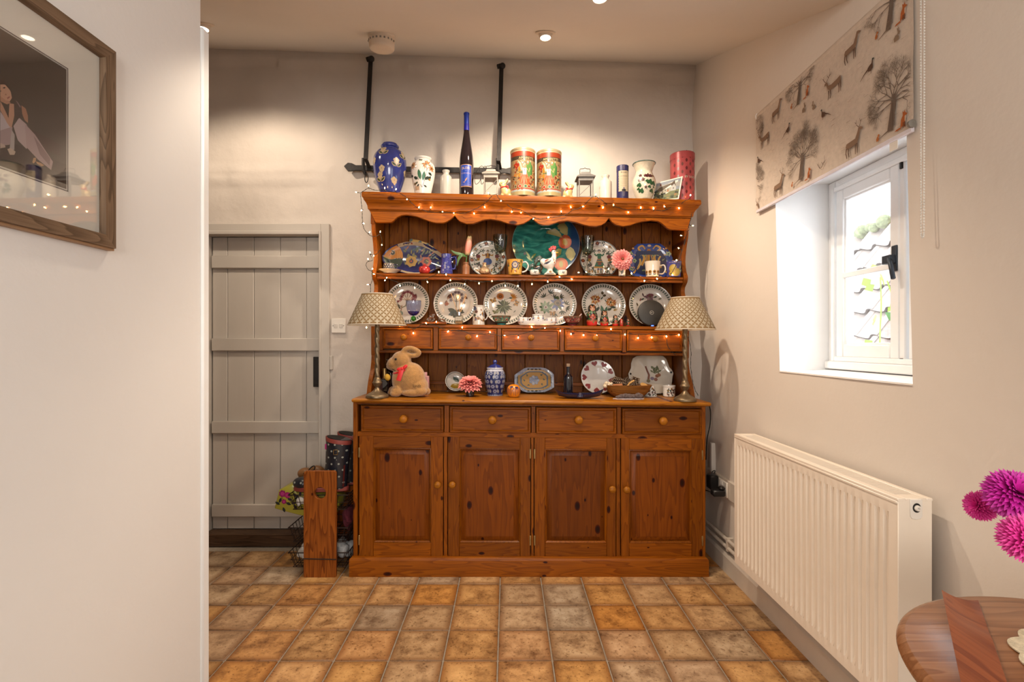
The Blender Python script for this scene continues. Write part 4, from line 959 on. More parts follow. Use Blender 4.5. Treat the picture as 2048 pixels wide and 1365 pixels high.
def butterfly(p, x, y, s, rot, c1, c2):
    for a, l in ((.7, 1), (2.4, 1), (-.5, .7), (3.6, .7)): p.leaf(x, y, s*l, s*.62*l, rot+a, c1, 2); p.leaf(x+s*l*.55*math.cos(rot+a), y+s*l*.55*math.sin(rot+a), s*l*.42, s*.3*l, rot+a, c2, 3)
    p.ell(x, y, s*.1, s*.38, '#3a3028', rot, 4, 8, 1)
def art_lily(p):
    for i, (a, l) in enumerate(((2.5, .26), (2.0, .34), (1.55, .36), (1.1, .33), (.6, .30), (2.9, .24), (.2, .2))):
        x, y = -.02+l*math.cos(a), .12+l*math.sin(a); p.line([(-.02, .12), (x, y)], .03, '#a8886c', 1)
        for j in range(5): p.leaf(x, y, .17, .05, a+(j-2)*.55, ['#8a3c44', '#a05458', '#6e2a34'][j % 3], 2)
    p.line([(-.02, .14), (-.08, -.14), (-.25, -.22)], .05, '#7c7a58', 1); p.line([(-.25, -.10), (-.27, -.3), (-.29, -.42)], .045, '#a48068', 1); p.line([(-.48, .08), (-.44, -.05), (-.28, -.18)], .03, '#5c5a3c', 1)
    for a in (2.2, 1.7, 1.2): p.leaf(-.42, .02, .13, .05, a, '#8a3440', 2)
    p.ell(-.30, -.50, .12, .12, '#7f9486', 0, 2); p.ell(-.32, -.50, .07, .09, '#9fb0a0', 0, 3)
    p.leaf(-.58, -.02, .3, .14, 1.8, '#55482a', 2); p.leaf(-.56, -.04, .36, .13, -.75, '#4a3f22', 2); p.leaf(-.57, .02, .16, .07, 1.8, '#9a6a50', 3)
    p.leaf(.30, .08, .38, .17, 1.4, '#7a4048', 2); p.leaf(.33, .05, .2, .08, 1.45, '#a0606a', 3)
    for i in range(3): p.line([(-.2, -.55-.06*i), (.05-.05*i, -.55-.06*i)], .01, '#a89880', 1)
def art_primula(p):
    p.line([(.02, -.45), (.03, .1), (.02, .30)], .035, '#5c5a52', 1)
    for a, l in ((2.6, .34), (2.1, .36), (1.7, .42), (1.35, .42), (.95, .38), (.4, .30), (.1, .22), (3.0, .26)):
        x, y = .03+l*math.cos(a), .12+l*math.sin(a); p.line([(.02, .08), (x, y)], .014, '#5a5750', 1); p.flower(x, y, .10, '#8f7f84', 6, .6, '#5a4a54', 2, a)
    for i in range(14):
        a = -PI*.05+i*(PI*1.1)/13 + PI*.97; p.leaf(.02, -.36, .40-.06*(i % 3), .16, a, ['#3e3d28', '#4f4c30', '#3a4438', '#5c6a6c'][i % 4], 2)
    p.leaf(-.40, .20, .34, .16, .95, '#7a4c38', 2); p.leaf(-.42, .16, .30, .14, -1.75, '#84543e', 2); p.leaf(-.41, .18, .17, .07, .95, '#b08468', 3); p.leaf(.38, .36, .22, .12, -.8, '#6a4030', 2); p.flower(-.40, -.02, .10, '#b8561c', 4, .8, '#7a3414', 2); p.flower(.38, .02, .08, '#4a4c48', 5, .4, None, 2)
def art_gazania(p):
    for i in range(18): p.leaf(-.24, .36, .19, .055, 2*PI*i/18, ['#c8781c', '#b8641a'][i % 2], 2)
    p.ell(-.24, .36, .075, .075, '#6a4420', 0, 3); p.ell(-.24, .36, .035, .035, '#b8661c', 0, 4)
    for i in range(9): p.leaf(.32, .30, .24, .06, -1.9+i*.48, ['#c8801c', '#d08a22'][i % 2], 2)
    p.leaf(.32, .28, .16, .08, PI, '#4a5a44', 3); p.line([(.20, .28), (-.05, .18), (-.16, .05)], .02, '#6a6a58', 1); p.line([(-.2, .2), (-.08, -.05)], .018, '#6a6a58', 1)
    for i in range(19):
        a = -2.9+i*(5.6/18)-.35; q = 1 if math.sin(a) < 0 else .8
        p.leaf(-.09, -.10, (.46 if q == 1 else .36)*(1-.12*(i % 3)), .085, a, ['#3c4630', '#55603f', '#2f3a2a', '#8a9478'][i % 4], 2)
    p.leaf(-.22, -.3, .2, .03, -1.4, '#8a5a3a', 1)
    butterfly(p, -.54, .14, .20, .5, '#b8842c', '#6a4a1c'); butterfly(p, .52, .02, .2, 1.2, '#b07c2c', '#6e7478'); butterfly(p, -.44, -.40, .18, .3, '#8a8a5c', '#5c6450'); p.leaf(.36, -.42, .16, .05, .8, '#707060', 2)
def art_passion(p):
    for i in range(9): p.leaf(-.40, -.14, .33, .13, .3+2*PI*i/9, ['#5a7a58', '#456648', '#7a9470'][i % 3], 2)
    p.ell(-.40, -.14, .085, .085, '#c8b8b0', 0, 3); p.ell(-.40, -.14, .055, .055, '#54202a', 0, 4)
    for i in range(10): p.leaf(.14, .04, .36, .13, .15+2*PI*i/10, ['#6674a8', '#5a689c', '#7e8a68'][i % 3], 2)
    p.ell(.14, .07, .17, .15, '#6e5c52', 0, 3, 18); p.ell(.14, .07, .13, .11, '#8a7866', 0, 4, 14); p.ell(.15, .06, .08, .07, '#4c443c', 0, 5)
    for x, y, a0 in ((.0, .30, .8), (-.2, .52, 1.1), (-.44, .34, 2.2), (.26, .34, .2), (.52, -.16, -.5), (.34, -.30, -1.5), (.5, .0, .9), (.02, -.42, -1.9)):
        for j in range(4): p.leaf(x, y, .22, .055, a0+(j-1.5)*.6, ['#2c3a2c', '#3c4a34', '#4a4838'][j % 3], 2)
    p.leaf(.0, .28, .22, .12, .4, '#4a6038', 3); p.line([(-.44, .36), (-.2, .5), (.02, .3), (.1, .2)], .018, '#5a4a3a', 1); p.line([(.3, -.1), (.34, -.5)], .02, '#4a4a38', 1)
    butterfly(p, -.10, -.46, .20, 0, '#b07c2c', '#6a4a20')
def art_honey(p):
    for cx_, cy_, s in ((-.36, .26, 1), (.34, .12, 2)):
        R = random.Random(s)
        for i in range(16):
            a = 2*PI*i/16; l = R.uniform(.16, .28); p.leaf(cx_, cy_, l, .11, a, ['#b8761c', '#a8581a', '#c88a2a', '#9a4418'][i % 4], 2)
            p.line([(cx_+l*.8*math.cos(a), cy_+l*.8*math.sin(a)), (cx_+l*1.3*math.cos(a+.2), cy_+l*1.3*math.sin(a+.2))], .012, '#a07050', 1)
        for i in range(6): p.leaf(cx_, cy_, .16, .04, i+.5, '#e0c8a4', 3)
        p.ell(cx_, cy_, .045, .05, '#3a3c28', 0, 4)
    p.line([(-.34, .2), (-.22, -.08), (-.02, -.5)], .022, '#4a3f28', 1); p.line([(.32, .06), (.2, -.2), (.0, -.5)], .022, '#4a3f28', 1)
    for x, y, l, w, a, c in ((0, -.42, .42, .14, 1.85, '#4f7a60'), (.05, -.42, .36, .13, 1.25, '#44705a'), (-.2, -.1, .28, .13, -2.2, '#2f3c2c'), (.28, -.08, .30, .12, -.2, '#2f3e2e'), (.18, -.28, .24, .12, .6, '#33442f'), (-.30, -.30, .26, .14, 2.6, '#2f3c2c'), (-.12, .24, .2, .06, .9, '#2f4a34'), (.06, .26, .18, .05, -.9, '#2f4a34')): p.leaf(x, y, l, w, a, c, 2)
    p.leaf(-.02, .48, .18, .13, 1.57, '#5c4c28', 2); p.leaf(-.02, .42, .18, .12, .3, '#544420', 2); p.leaf(.44, -.28, .2, .12, .4, '#a8843a', 2)
def art_rose(p):
    for i in range(8): p.leaf(-.02, .38, .2, .11, i*.8, ['#9a7c84', '#84606c', '#a88a8c'][i % 3], 2)
    p.ell(.02, .48, .16, .08, '#8a5058', .1, 3); p.ell(0, .42, .05, .05, '#6a5a3a', 0, 4)
    for x, y, a, c in ((-.3, .40, .2, '#7a5058'), (-.28, .42, 2, '#6a4a50'), (-.42, .24, .6, '#4a5a48'), (-.48, .18, 1.2, '#8a5058'), (.16, .36, .4, '#3f4c3c'), (.36, .28, .3, '#8a8060'), (-.58, -.05, 1.9, '#6a5838'), (-.56, -.12, -1.2, '#6a5838')): p.leaf(x, y, .18, .08, a, c, 2)
    p.line([(-.4, .3), (-.2, .3), (-.1, .4)], .014, '#5a5a48', 1); p.line([(.1, .3), (.3, .22)], .014, '#5a5a48', 1)
# ---- six botanical plates on the lower shelf
arts = [(816, art_lily, 'first from the left, painted with a maroon lily'), (912, art_primula, 'second from the left, painted with a grey auricula'), (1011, art_gazania, 'third from the left, painted with orange daisies'), (1108.5, art_passion, 'fourth from the left, painted with a blue passion flower'), (1206, art_honey, 'fifth from the left, painted with orange honeysuckle'), (1300, art_rose, 'sixth and last, half hidden by the black disc')]
for i, (cx, fn, txt) in enumerate(arts):
    R = .1272; wl = .62 if i < 5 else .60
    t = stand(cx, R, sh2_z, 14, 'botanical plate '+txt, group='leaf-bordered botanical plates')
    link('plate_body', plate_body(R, .16, wl), M['plate_glaze'], t)
    p = Paint(plate_surf(R, .16, wl), .0004, .00012); laurel(p); fn(p); p.done('painted_flowers', t)
# ---- fish platter
def rim_dish(outline, name, t, m, depth=.014, flat=.8, thick=.006):
    """shallow dish from a closed outline (local x, y; face +Z)"""
    n = len(outline); cx = sum(a for a, b in outline)/n; cy = sum(b for a, b in outline)/n
    def rg(s, z): return [(cx+(a-cx)*s, cy+(b-cy)*s, z) for a, b in outline]
    mb = MB().loft([rg(.02, depth*.3), rg(flat*.97, depth*.3), rg(flat+.03, depth*.5), rg(.98, depth), rg(1, depth*.95), rg(.99, depth*.95-thick), rg(flat, 0), rg(.02, 0)])
    return part(name, mb, m, t, smooth=40)
YF = 2.885
def fpt(px, py): return (wx(px, YF), wz(py, YF))
fo = [(759, 508), (765, 498), (776, 489), (790, 483), (806, 480), (822, 479), (838, 481), (853, 487), (867, 495), (879, 505), (889, 514), (900, 508), (910, 507), (906, 514), (900, 521), (906, 530), (908, 537), (898, 534), (884, 531), (868, 536), (858, 543), (842, 547), (824, 547.5), (806, 545), (792, 541), (778, 537), (766, 528), (760, 518)]
c0 = fpt(830, 547); x0 = c0[0]; zb_ = sh1_z(x0); FSH = .0155
def lean_frame(px, Yb, zf, lean, yb=None):
    x = wx(px, Yb); return (x, Yb, zf(x)+.001), (PI/2-math.radians(lean), 0, 0)
L, Rr = (x0+FSH, YF, zb_+.001), (PI/2-math.radians(9), 0, 0)
t = thing('fish_platter', 'fish shaped platter with orange head and painted flowers on the upper shelf', 'platter', L, Rr)
fl = [(a-x0, b-zb_) for a, b in (fpt(*q) for q in fo)]; mn = min(b for a, b in fl); fl = [(a, b-mn) for a, b in fl]
rim_dish(fl, 'body', t, mat('navy_platter_glaze', (.018, .020, .085), .12, var=.3, coat=.6), .020, .86)
fin = [(a-x0, b-zb_-mn) for a, b in (fpt(*q) for q in ((811, 480), (816, 472.5), (830, 474.5), (846, 480), (862, 490), (870, 499), (864, 495), (850, 486), (836, 481.5)))]
part('fin', MB().prism(fin, lambda a, b, d: (a, b, d), .008, .014), mat('ochre_fin_glaze', (.40, .25, .07), .15, var=.2, coat=.5), t, bevel=.001)
S_ = lambda u, v, h: Vector((u, v, .0200+h))
def SF(u, v, h): return Vector((u, v, (.0205 if h > .0012 and False else .0062)+h+.0145*min(1, max(0, edge_d(u, v)))))
def edge_d(u, v):
    n = len(fl); cx = sum(a for a, b in fl)/n; cy = sum(b for a, b in fl)/n
    # 1 on the rim, 0 well inside, by radial position
    ang = math.atan2(v-cy, u-cx); best = .1
    for i in range(n):
        a, b = fl[i], fl[(i+1) % n]; dx, dy = math.cos(ang), math.sin(ang)
        den = dx*(b[1]-a[1])-dy*(b[0]-a[0])
        if abs(den) < 1e-9: continue
        tt = ((a[0]-cx)*(b[1]-a[1])-(a[1]-cy)*(b[0]-a[0]))/den; s_ = ((a[0]-cx)*dy-(a[1]-cy)*dx)/den
        if tt > 0 and -.001 <= s_ <= 1.001: best = max(best, tt)
    r = math.hypot(u-cx, v-cy)/best
    return (r-.86)/.12
p = Paint(SF, .0008, .00022)
def q_(px, py): a, b = fpt(px, py); return (a-x0, b-zb_-mn)
sc = YF/1000
p.shape([q_(*a) for a in ((762, 509), (768, 500), (778, 491), (787, 486.5), (794, 491), (799, 501), (800, 513), (796, 511), (784, 512), (776, 515), (770, 511))], '#cf8326', 1, 4)
p.shape([q_(*a) for a in ((762, 511), (770, 513), (778, 514), (788, 512), (800, 512), (799, 521), (794, 529), (786, 532), (776, 530), (768, 525), (763, 518))], '#1c3a2a', 1, 4)
p.shape([q_(*a) for a in ((760, 507), (768, 510), (776, 514), (770, 514), (763, 511))], '#b89a3c', 2)
for i, x in enumerate((788, 792, 796)): p.line([q_(x, 497), q_(x+2, 506), q_(x, 514)], .0018, '#e2a85c', 3)
a_, b_ = q_(779, 500.5); p.ell(a_, b_, .015, .016, '#9a9484', 0, 3); p.ell(a_, b_, .0105, .0115, '#1c2022', 0, 4); p.ell(a_, b_, .004, .0045, '#c8c4b4', 0, 5)
def band(pts, w, col, l): p.line([q_(*a) for a in pts], w, col, l, sub=4)
ub = ((790, 487), (806, 482.5), (822, 482), (838, 484.5), (853, 490.5), (866, 499), (878, 508)); lb = ((796, 538), (808, 541.5), (824, 544), (842, 543.5), (857, 539.5), (868, 534), (880, 531))
band(ub, .017, '#c3ae92', 2); band(lb, .013, '#c3ae92', 2)
R = random.Random(9)
for pts in (ub, lb):
    for a, b in zip(pts, pts[1:]):
        for tt in (.25, .7):
            x, y = q_(a[0]+(b[0]-a[0])*tt, a[1]+(b[1]-a[1])*tt); p.ell(x, y, .005, .0042, R.choice(['#b8381c', '#a03a1c', '#6a5a48', '#54503c']), 0, 3, 8, 1)
for i in range(70):
    x, y = R.uniform(804, 876), R.uniform(489, 538)
    if not (489+abs(x-824)*.25 < y < 540-abs(x-824)*.12): continue
    a, b = q_(x, y); p.leaf(a, b, R.uniform(.015, .032), R.uniform(.007, .013), R.uniform(.4, 2.6), R.choice(['#5c6440', '#6e7446', '#7c7a3c', '#3f5a48', '#28566a', '#b06a3c', '#8a7a34', '#4c5838', '#c08a6a', '#243a70']), 2+i % 2)
a, b = q_(817, 518.5); p.flower(a, b, .036, '#c49a38', 7, .95, None, 4); p.ell(a, b, .020, .019, '#c8881e', 0, 5); p.ell(a, b, .012, .013, '#1c2244', 0, 6); p.leaf(a, b-.004, .024, .010, PI/2, '#1c2244', 6); p.ell(a-.001, b, .006, .006, '#b8401c', 0, 7)
a, b = q_(847, 519); p.flower(a, b, .032, '#b84a20', 6, .95, None, 4); p.ell(a, b, .014, .016, '#3a2418', 0, 5); p.leaf(a-.004, b+.008, .024, .008, -.6, '#a8923c', 6)
p.done('painted_flowers', t)
pf = Paint(lambda u, v, h: Vector((u, v, .014+h)), .0004)
for a, b in (((813, 477), (818, 473)), ((831, 481), (836, 477)), ((846, 486), (851, 483)), ((859, 494), (863, 491))):
    pf.line([q_(*a), q_(*b)], .014, '#2c4a4a', 0)
pf.done('fin_stripes', t)
# ---- generic lathed vessel
def vessel(name, label, cat, cx, Y, zf, pr, m, hs=40, handle=None, group=None, inner=True, rot=0):
    L = place(cx, Y, zf); t = thing(name, label, cat, L, (0, 0, rot), group); r1, h = pr[-1]
    pp = list(pr)
    if inner: pp += [(r1-.0022, h-.0003), (max(.003, pr[len(pr)//2][0]-.004), h*.45), (.001, h*.25)]
    part('body', MB().lathe(pp, n=hs, cap1=not inner), m, t, smooth=55)
    if handle:
        x0, z0, x1, z1, bulge, r = handle; s = 1 if x0 > 0 else -1
        pts = spline([(x0, 0, z0), (x0+s*bulge*.75, 0, z0+.004), (x0+s*bulge, 0, (z0+z1)/2+.004), (x0+s*bulge*.6, 0, z1+.002), (x1, 0, z1)], 6); part('handle', MB().tube(pts, r, 8), m, t, smooth=60)
    return t, L
def sp(*a): return smooth_prof(list(a), 4)
# polka dot cup on its saucer
Ys = 2.80; s = Ys/1000
M['navy_glaze'] = mat('navy_glaze', (.014, .013, .045), .12, var=.2, coat=.5)
t, L = vessel('saucer', 'pale saucer under the polka dot cup, left end of the upper shelf', 'saucer', 780, 2.80, sh1_z, [(.032, 0), (.034, .003), (.045, .010), (.061, .018), (.063, .020)], M['plate_glaze'])
pr = sp((.020, 0), (.024, .003), (.030, .016), (.0305, .030), (.0285, .038), (.0275, .043))
t, L2 = vessel('cup', 'navy cup with white polka dots at the left end of the upper shelf', 'cup', 778, 2.80, lambda x: sh1_z(x)+.012, pr, M['navy_glaze'], handle=(.029, .034, .027, .012, .018, .003))
p = Paint(cyl_surf(prof_rad(pr)), .0004)
for j, z in enumerate((.012, .022, .032)):
    for i in range(-3, 4): p.ell(.0125*i+.006*(j % 2), z, .0042, .0042, '#cfc4b4', 0, 0, 10, 1)
p.rect(-.04, .04, .0385, .0425, '#b8ad9c', 0, 12, 1); p.done('dots', t)
# pomegranate
t = thing('pomegranate', 'red glazed pomegranate ornament in front of the fish platter', 'ornament', place(849, 2.79, sh1_z))
M['red_glaze'] = mat('mottled_red_glaze', (.34, .022, .022), .15, var=.5, vs=35, coat=.6)
part('body', MB().lathe(sp((.018, 0), (.028, .008), (.032, .022), (.028, .036), (.014, .044), (.006, .046), (.005, .050)), n=32, cap1=True), M['red_glaze'], t, smooth=60)
c = MB()
for i in range(6): a = i*PI/3; c.lathe([(.0035, 0), (.002, .006), (.0003, .011)], (.005*math.cos(a), .005*math.sin(a), .047), 8)
o = part('crown', c, M['red_glaze'], t); o['kind'] = 'stuff'
# blue spongeware jug
pr = sp((.034, 0), (.0355, .003), (.033, .03), (.030, .06), (.028, .085), (.0275, .100), (.0290, .112))
t, L = vessel('jug', 'small blue and white sponged jug right of the fish platter', 'jug', 893, 2.80, sh1_z, pr, mat('blue_calico_glaze', (.035, .038, .20), .15, var=.5, vs=120, coat=.5), handle=(.029, .092, .031, .030, .026, .0045))
p = Paint(cyl_surf(prof_rad(pr)), .0005); R = random.Random(2)
for i in range(26):
    u, v = R.uniform(-.042, .042), R.uniform(.006, .105)
    for j in range(5): a = 2*PI*j/5; p.ring(u+.0042*math.cos(a), v+.0042*math.sin(a), .0012, .0026, '#a8aac0', 0, 7) if i % 3 == 0 else p.ell(u+.0032*math.cos(a+i), v+.0032*math.sin(a+i), .0011, .0011, '#8d90b4', 0, 0, 5, 1)
p.done('calico_print', t)
# brown bottle vase with a lily bud
t, L = vessel('bottle_vase', 'small brown bottle vase holding one pink lily bud', 'vase', 932, 2.80, sh1_z, sp((.020, 0), (.0205, .004), (.0205, .040), (.0195, .047), (.0145, .053), (.0140, .060), (.0155, .064), (.0150, .068)), mat('brown_salt_glaze', (.26, .105, .045), .3, var=.25, vs=25, coat=.3))
t = thing('lily_bud', 'closed pink lily bud standing in the brown bottle vase', 'flower', (L[0], L[1], L[2]+.03))
part('stem', MB().tube(spline([(0, 0, 0), (.001, 0, .04), (.006, 0, .085)], 4), .003, 8), M['leaf'], t)
bud = MB(); s0 = 0
for i in range(6):
    a = i*PI/3; st_ = len(bud.v); bud.lathe(sp((.0004, 0), (.006, .012), (.0095, .045), (.0085, .075), (.004, .103), (.0006, .113)), n=10); bud.xf(Matrix.Translation((.006+.0085*math.cos(a), .0085*math.sin(a), .076)) @ Matrix.Rotation(.13, 4, 'Y') @ Matrix.Translation((0, 0, 0)), st_)
    if i == 5:
        pass
def budmat():
    m, nt, b, N, L_ = newmat('pink_lily_petal'); tc = N.new('ShaderNodeTexCoord'); sx = N.new('ShaderNodeSeparateXYZ'); L_.new(tc.outputs['Object'], sx.inputs[0])
    mr = N.new('ShaderNodeMapRange'); mr.inputs['From Min'].default_value = .07; mr.inputs['From Max'].default_value = .19; L_.new(sx.outputs[2], mr.inputs['Value'])
    r = ramp(N, [(0, (.30, .36, .14)), (.28, (.62, .19, .14)), (.65, (.66, .25, .19)), (1, (.55, .50, .22))]); L_.new(mr.outputs[0], r.inputs[0]); L_.new(r.outputs[0], b.inputs['Base Color']); b.inputs['Roughness'].default_value = .5
    return m
part('bud', fuse(bud, .0022, 2), budmat(), t, smooth=60)
def blade(pts, w, thick=.0008):
    mb = MB(); pts = spline(pts, 5); n = len(pts); vs = []
    for i, q in enumerate(pts):
        a = pts[max(0, i-1)]; b = pts[min(n-1, i+1)]; tg = (b-a).normalized(); sd = tg.cross(Vector((0, -1, .3))).normalized()
        ww = w*max(.04, math.sin(PI*(i/(n-1))**.8)); vs += [q+sd*ww, q+Vector((0, -.0015, .001)), q-sd*ww]
    return mb.add(vs, [f for i in range(n-1) for f in ((3*i, 3*i+1, 3*i+4, 3*i+3), (3*i+1, 3*i+2, 3*i+5, 3*i+4))])
for k_, pts in enumerate((((.004, 0, .07), (-.03, -.01, .082), (-.06, -.014, .09), (-.084, -.016, .105)), ((.004, 0, .07), (-.022, -.02, .075), (-.040, -.026, .05), (-.046, -.03, .012)), ((.004, 0, .07), (-.02, .01, .085), (-.036, .012, .075), (-.05, .01, .055)))):
    part('leaf', blade(pts, .0085), M['leaf'], t, smooth=60, fix=False)
# patterned plates with figures
def folk(p, woman):
    p.ring(0, 0, .96, 1.0, '#3c5a60', 1, 60); p.ring(0, 0, .72, .735, '#55403a', 1, 60); R = random.Random(5+woman)
    for i in range(16):
        a = 2*PI*i/16+.1; x, y = .85*math.cos(a), .85*math.sin(a)
        if i % 4 == 0: p.flower(x, y, .11, '#7a2c22', 8, .7, '#c88a28', 2)
        elif i % 4 == 2: p.flower(x, y, .085, '#b07a28', 6, .7, '#3a4468', 2)
        for j in range(5): p.leaf(x+R.uniform(-.08, .08), y+R.uniform(-.08, .08), .12, .05, R.uniform(-3, 3), R.choice(['#3a5a4c', '#2c4438', '#4f6a50', '#33464e']), 1)
    for sd in (-1, 1):
        for i in range(9):
            a = -1.1+i*.24; x, y = sd*(.56*math.cos(a*.9)), -.02+.55*math.sin(a)
            for j in range(4): p.leaf(x, y, .15, .05, R.uniform(-3, 3), R.choice(['#36493a', '#2c3c2e', '#4c5a44']), 1)
        p.flower(sd*.5, .13, .13, '#843434', 7, .7, '#5c2430', 2); p.flower(sd*.5, -.03, .085, '#b8862a', 6, .8, '#6a3c20', 2); p.flower(sd*.46, -.32, .08, '#5c4a4c', 6, .8, '#8a4a2c', 2)
        for j in range(5): p.leaf(sd*.25, .45, .14, .05, j*1.2, '#33473a', 1)
    for i in range(6): p.rect(-.42+.15*i, -.36+.15*i, -.72, -.56, ['#b88428', '#4f5a38'][i % 2], 2, 1, 1)
    if not woman:
        p.ell(0, .42, .075, .085, '#5a4038', 0, 3); p.ell(0, .39, .055, .06, '#cdb49c', 0, 4); p.line([(0, .30), (-.16, .20), (-.26, .18), (-.28, .26)], .07, '#b8801e', 3); p.line([(0, .30), (.16, .2), (.26, .18), (.28, .26)], .07, '#b8801e', 3)
        p.shape([(-.13, .30), (.13, .30), (.10, .02), (-.10, .02)], '#b8801e', 4); p.leaf(-.09, .31, .2, .08, -1.5, '#54202a', 5); p.leaf(.09, .31, .2, .08, -1.6, '#54202a', 5)
        p.ell(0, -.16, .23, .20, '#2c4c8c', 0, 5, 20); p.ell(-.1, -.16, .06, .17, '#3c60a4', 0, 6)
        p.shape([(-.16, -.34), (.16, -.34), (.08, -.46), (-.08, -.46)], '#a89078', 5)
    else:
        p.ell(0, .45, .09, .085, '#5a5468', 0, 3); p.ell(0, .40, .06, .065, '#cbb49c', 0, 4); p.line([(0, .28), (-.16, .20), (-.24, .30)], .09, '#2c6a4c', 3); p.line([(0, .28), (.16, .20), (.24, .30)], .09, '#2c6a4c', 3)
        p.shape([(-.11, .30), (.11, .30), (.09, .02), (-.09, .02)], '#2c6a50', 4); p.shape([(-.10, .03), (.10, .03), (.27, -.40), (-.27, -.40)], '#2f6a54', 5)
        for i, c in enumerate(('#b8702a', '#3a4474', '#b89a4a', '#8a3a28')): p.shape([(-.11-.015*i, .02-.05*i), (.11+.015*i, .02-.05*i), (.12+.015*i, -.02-.05*i), (-.12-.015*i, -.02-.05*i)], c, 6)
        p.ell(.0, -.24, .09, .07, '#84402c', 0, 7); p.shape([(-.28, -.38), (.28, -.38), (.28, -.46), (-.28, -.46)], '#c08c28', 6); p.ell(-.07, -.52, .06, .05, '#6a6484', 0, 6); p.ell(.07, -.52, .06, .05, '#6a6484', 0, 6)
for cx, R, woman, txt in ((975.5, .1085, 0, 'folk patterned plate showing a man in blue trousers, upper shelf'), (1198, .114, 1, 'folk patterned plate showing a woman in a green dress, upper shelf')):
    t = stand(cx, R, sh1_z, 10, txt); link('plate_body', plate_body(R, .20, .70), M['plate_glaze'], t)
    p = Paint(plate_surf(R, .20, .70), .0004, .00012); folk(p, woman); p.done('painted_figure', t)
# smoked goblets
def smoke(name, col, density=1):
    m = pane(name, col, .12); return m
M['smoked'] = smoke('smoked_green_glass', (.42, .50, .45)); M['clear'] = smoke('clear_thin_glass', (.74, .72, .67))
def goblet(cx, hw, yt, yb, Y, label):
    L = place(cx, Y, sh1_z); z = lambda py: wz(py, Y)-L[2]; w = hw*Y/1000
    t = thing('goblet', label, 'glass', L)
    part('bowl', MB().lathe(sp((.004, z(yb)), (w*.55, z(yb)+.010), (w*.80, z(yb)+.032), (w*.95, z(yt)-.025), (w, z(yt))), n=36, cap0=True), M['smoked'], t, smooth=60)
    part('stem', MB().lathe(sp((.030, 0), (.029, .002), (.012, .006), (.0042, .012), (.0040, .05), (.0052, z(yb)-.012), (.006, z(yb)-.004), (.004, z(yb)+.001)), n=24, cap1=True), M['clear'], t, smooth=60)
goblet(1000.5, 14.6, 471, 507, 2.80, 'smoked green stemmed glass in front of the blue trousered plate')
goblet(1175, 13.6, 473, 511.5, 2.80, 'smoked green stemmed glass in front of the green dress plate')
# bronze ornament
t = thing('glass_ornament', 'squat copper lustre glass ornament with short neck before the folk plate', 'ornament', place(969, 2.79, sh1_z))
M['lustre'] = mat('copper_lustre', (.50, .33, .20), .15, .8, var=.5, vs=160, bump=.6, bs=220)
part('body', MB().lathe(sp((.014, 0), (.026, .006), (.031, .018), (.026, .034), (.012, .046)), n=32, sy=.7), M['lustre'], t, smooth=60)
part('neck', MB().lathe([(.012, .045), (.010, .052), (.012, .060), (.011, .066), (.001, .067)], n=24, cap0=False), M['lustre'], t, smooth=60)
# yellow mug
pr = sp((.034, 0), (.036, .003), (.038, .02), (.0405, .05), (.0440, .070), (.0465, .083)); pr = [(r, z) for r, z in pr]
t, L = vessel('mug', 'yellow mug with a blue ringed rosette beside the teal platter', 'mug', 1030, 2.79, sh1_z, pr, mat('yellow_glaze', (.55, .29, .045), .2, var=.15, vs=30, coat=.4), handle=None)
part('handle', MB().tube(spline([(.042, 0, .070), (.062, 0, .072), (.074, 0, .050), (.062, 0, .024), (.040, 0, .016)], 6), .0048, 8), M['plate_glaze'], t, smooth=60)
p = Paint(cyl_surf(prof_rad(pr)), .0005); p.flower(0, .052, .022, '#3a3c78', 12, .5, None, 0); p.ell(0, .052, .018, .018, '#3a4080', 0, 1); p.flower(0, .052, .0155, '#d8c8b4', 8, .8, '#a07a48', 2)
R = random.Random(6)
for i in range(16):
    u, v = R.uniform(-.06, .06), R.uniform(.008, .075)
    if math.hypot(u, v-.052) < .026: continue
    p.leaf(u, v, .018, .009, R.uniform(0, 3), R.choice(['#4c5a40', '#b0602a', '#5a6a4c', '#c07838']), 0)
p.done('rosette_print', t)
# teal fruit platter
R_ = .1955; t = stand(1091, R_, sh1_z, 11, 'large teal green platter painted with fruit, behind the cockerel', 'platter', 'platter')
def tealmat():
    m, nt, b, N, L_ = newmat('teal_brushed_glaze'); tc = N.new('ShaderNodeTexCoord'); mp = N.new('ShaderNodeMapping'); mp.inputs['Scale'].default_value = (9, 22, 9); mp.inputs['Rotation'].default_value = (0, 0, .7)
    L_.new(tc.outputs['Object'], mp.inputs[0]); n = N.new('ShaderNodeTexNoise'); n.inputs['Scale'].default_value = 1; n.inputs['Detail'].default_value = 5; n.inputs['Distortion'].default_value = 1.5; L_.new(mp.outputs[0], n.inputs[0])
    r = ramp(N, [(.3, (.008, .045, .045)), (.5, (.018, .125, .105)), (.7, (.05, .22, .17))]); L_.new(n.outputs[0], r.inputs[0])
    sx = N.new('ShaderNodeSeparateXYZ'); L_.new(tc.outputs['Object'], sx.inputs[0]); mr = N.new('ShaderNodeMapRange'); mr.inputs['From Min'].default_value = .09; mr.inputs['From Max'].default_value = .15; L_.new(sx.outputs[0], mr.inputs['Value'])
    mx = N.new('ShaderNodeMix'); mx.data_type = 'RGBA'; L_.new(mr.outputs[0], mx.inputs['Factor']); L_.new(r.outputs[0], mx.inputs['A']); mx.inputs['B'].default_value = (.012, .035, .09, 1)
    L_.new(mx.outputs['Result'], b.inputs['Base Color']); b.inputs['Roughness'].default_value = .1; b.inputs['Coat Weight'].default_value = .6; return m
link('plate_body', plate_body(R_, .3, .45), tealmat(), t)
p = Paint(plate_surf(R_, .3, .45), .0005, .00014); p.ring(0, 0, .985, 1.0, '#a8aaa0', 0, 90)
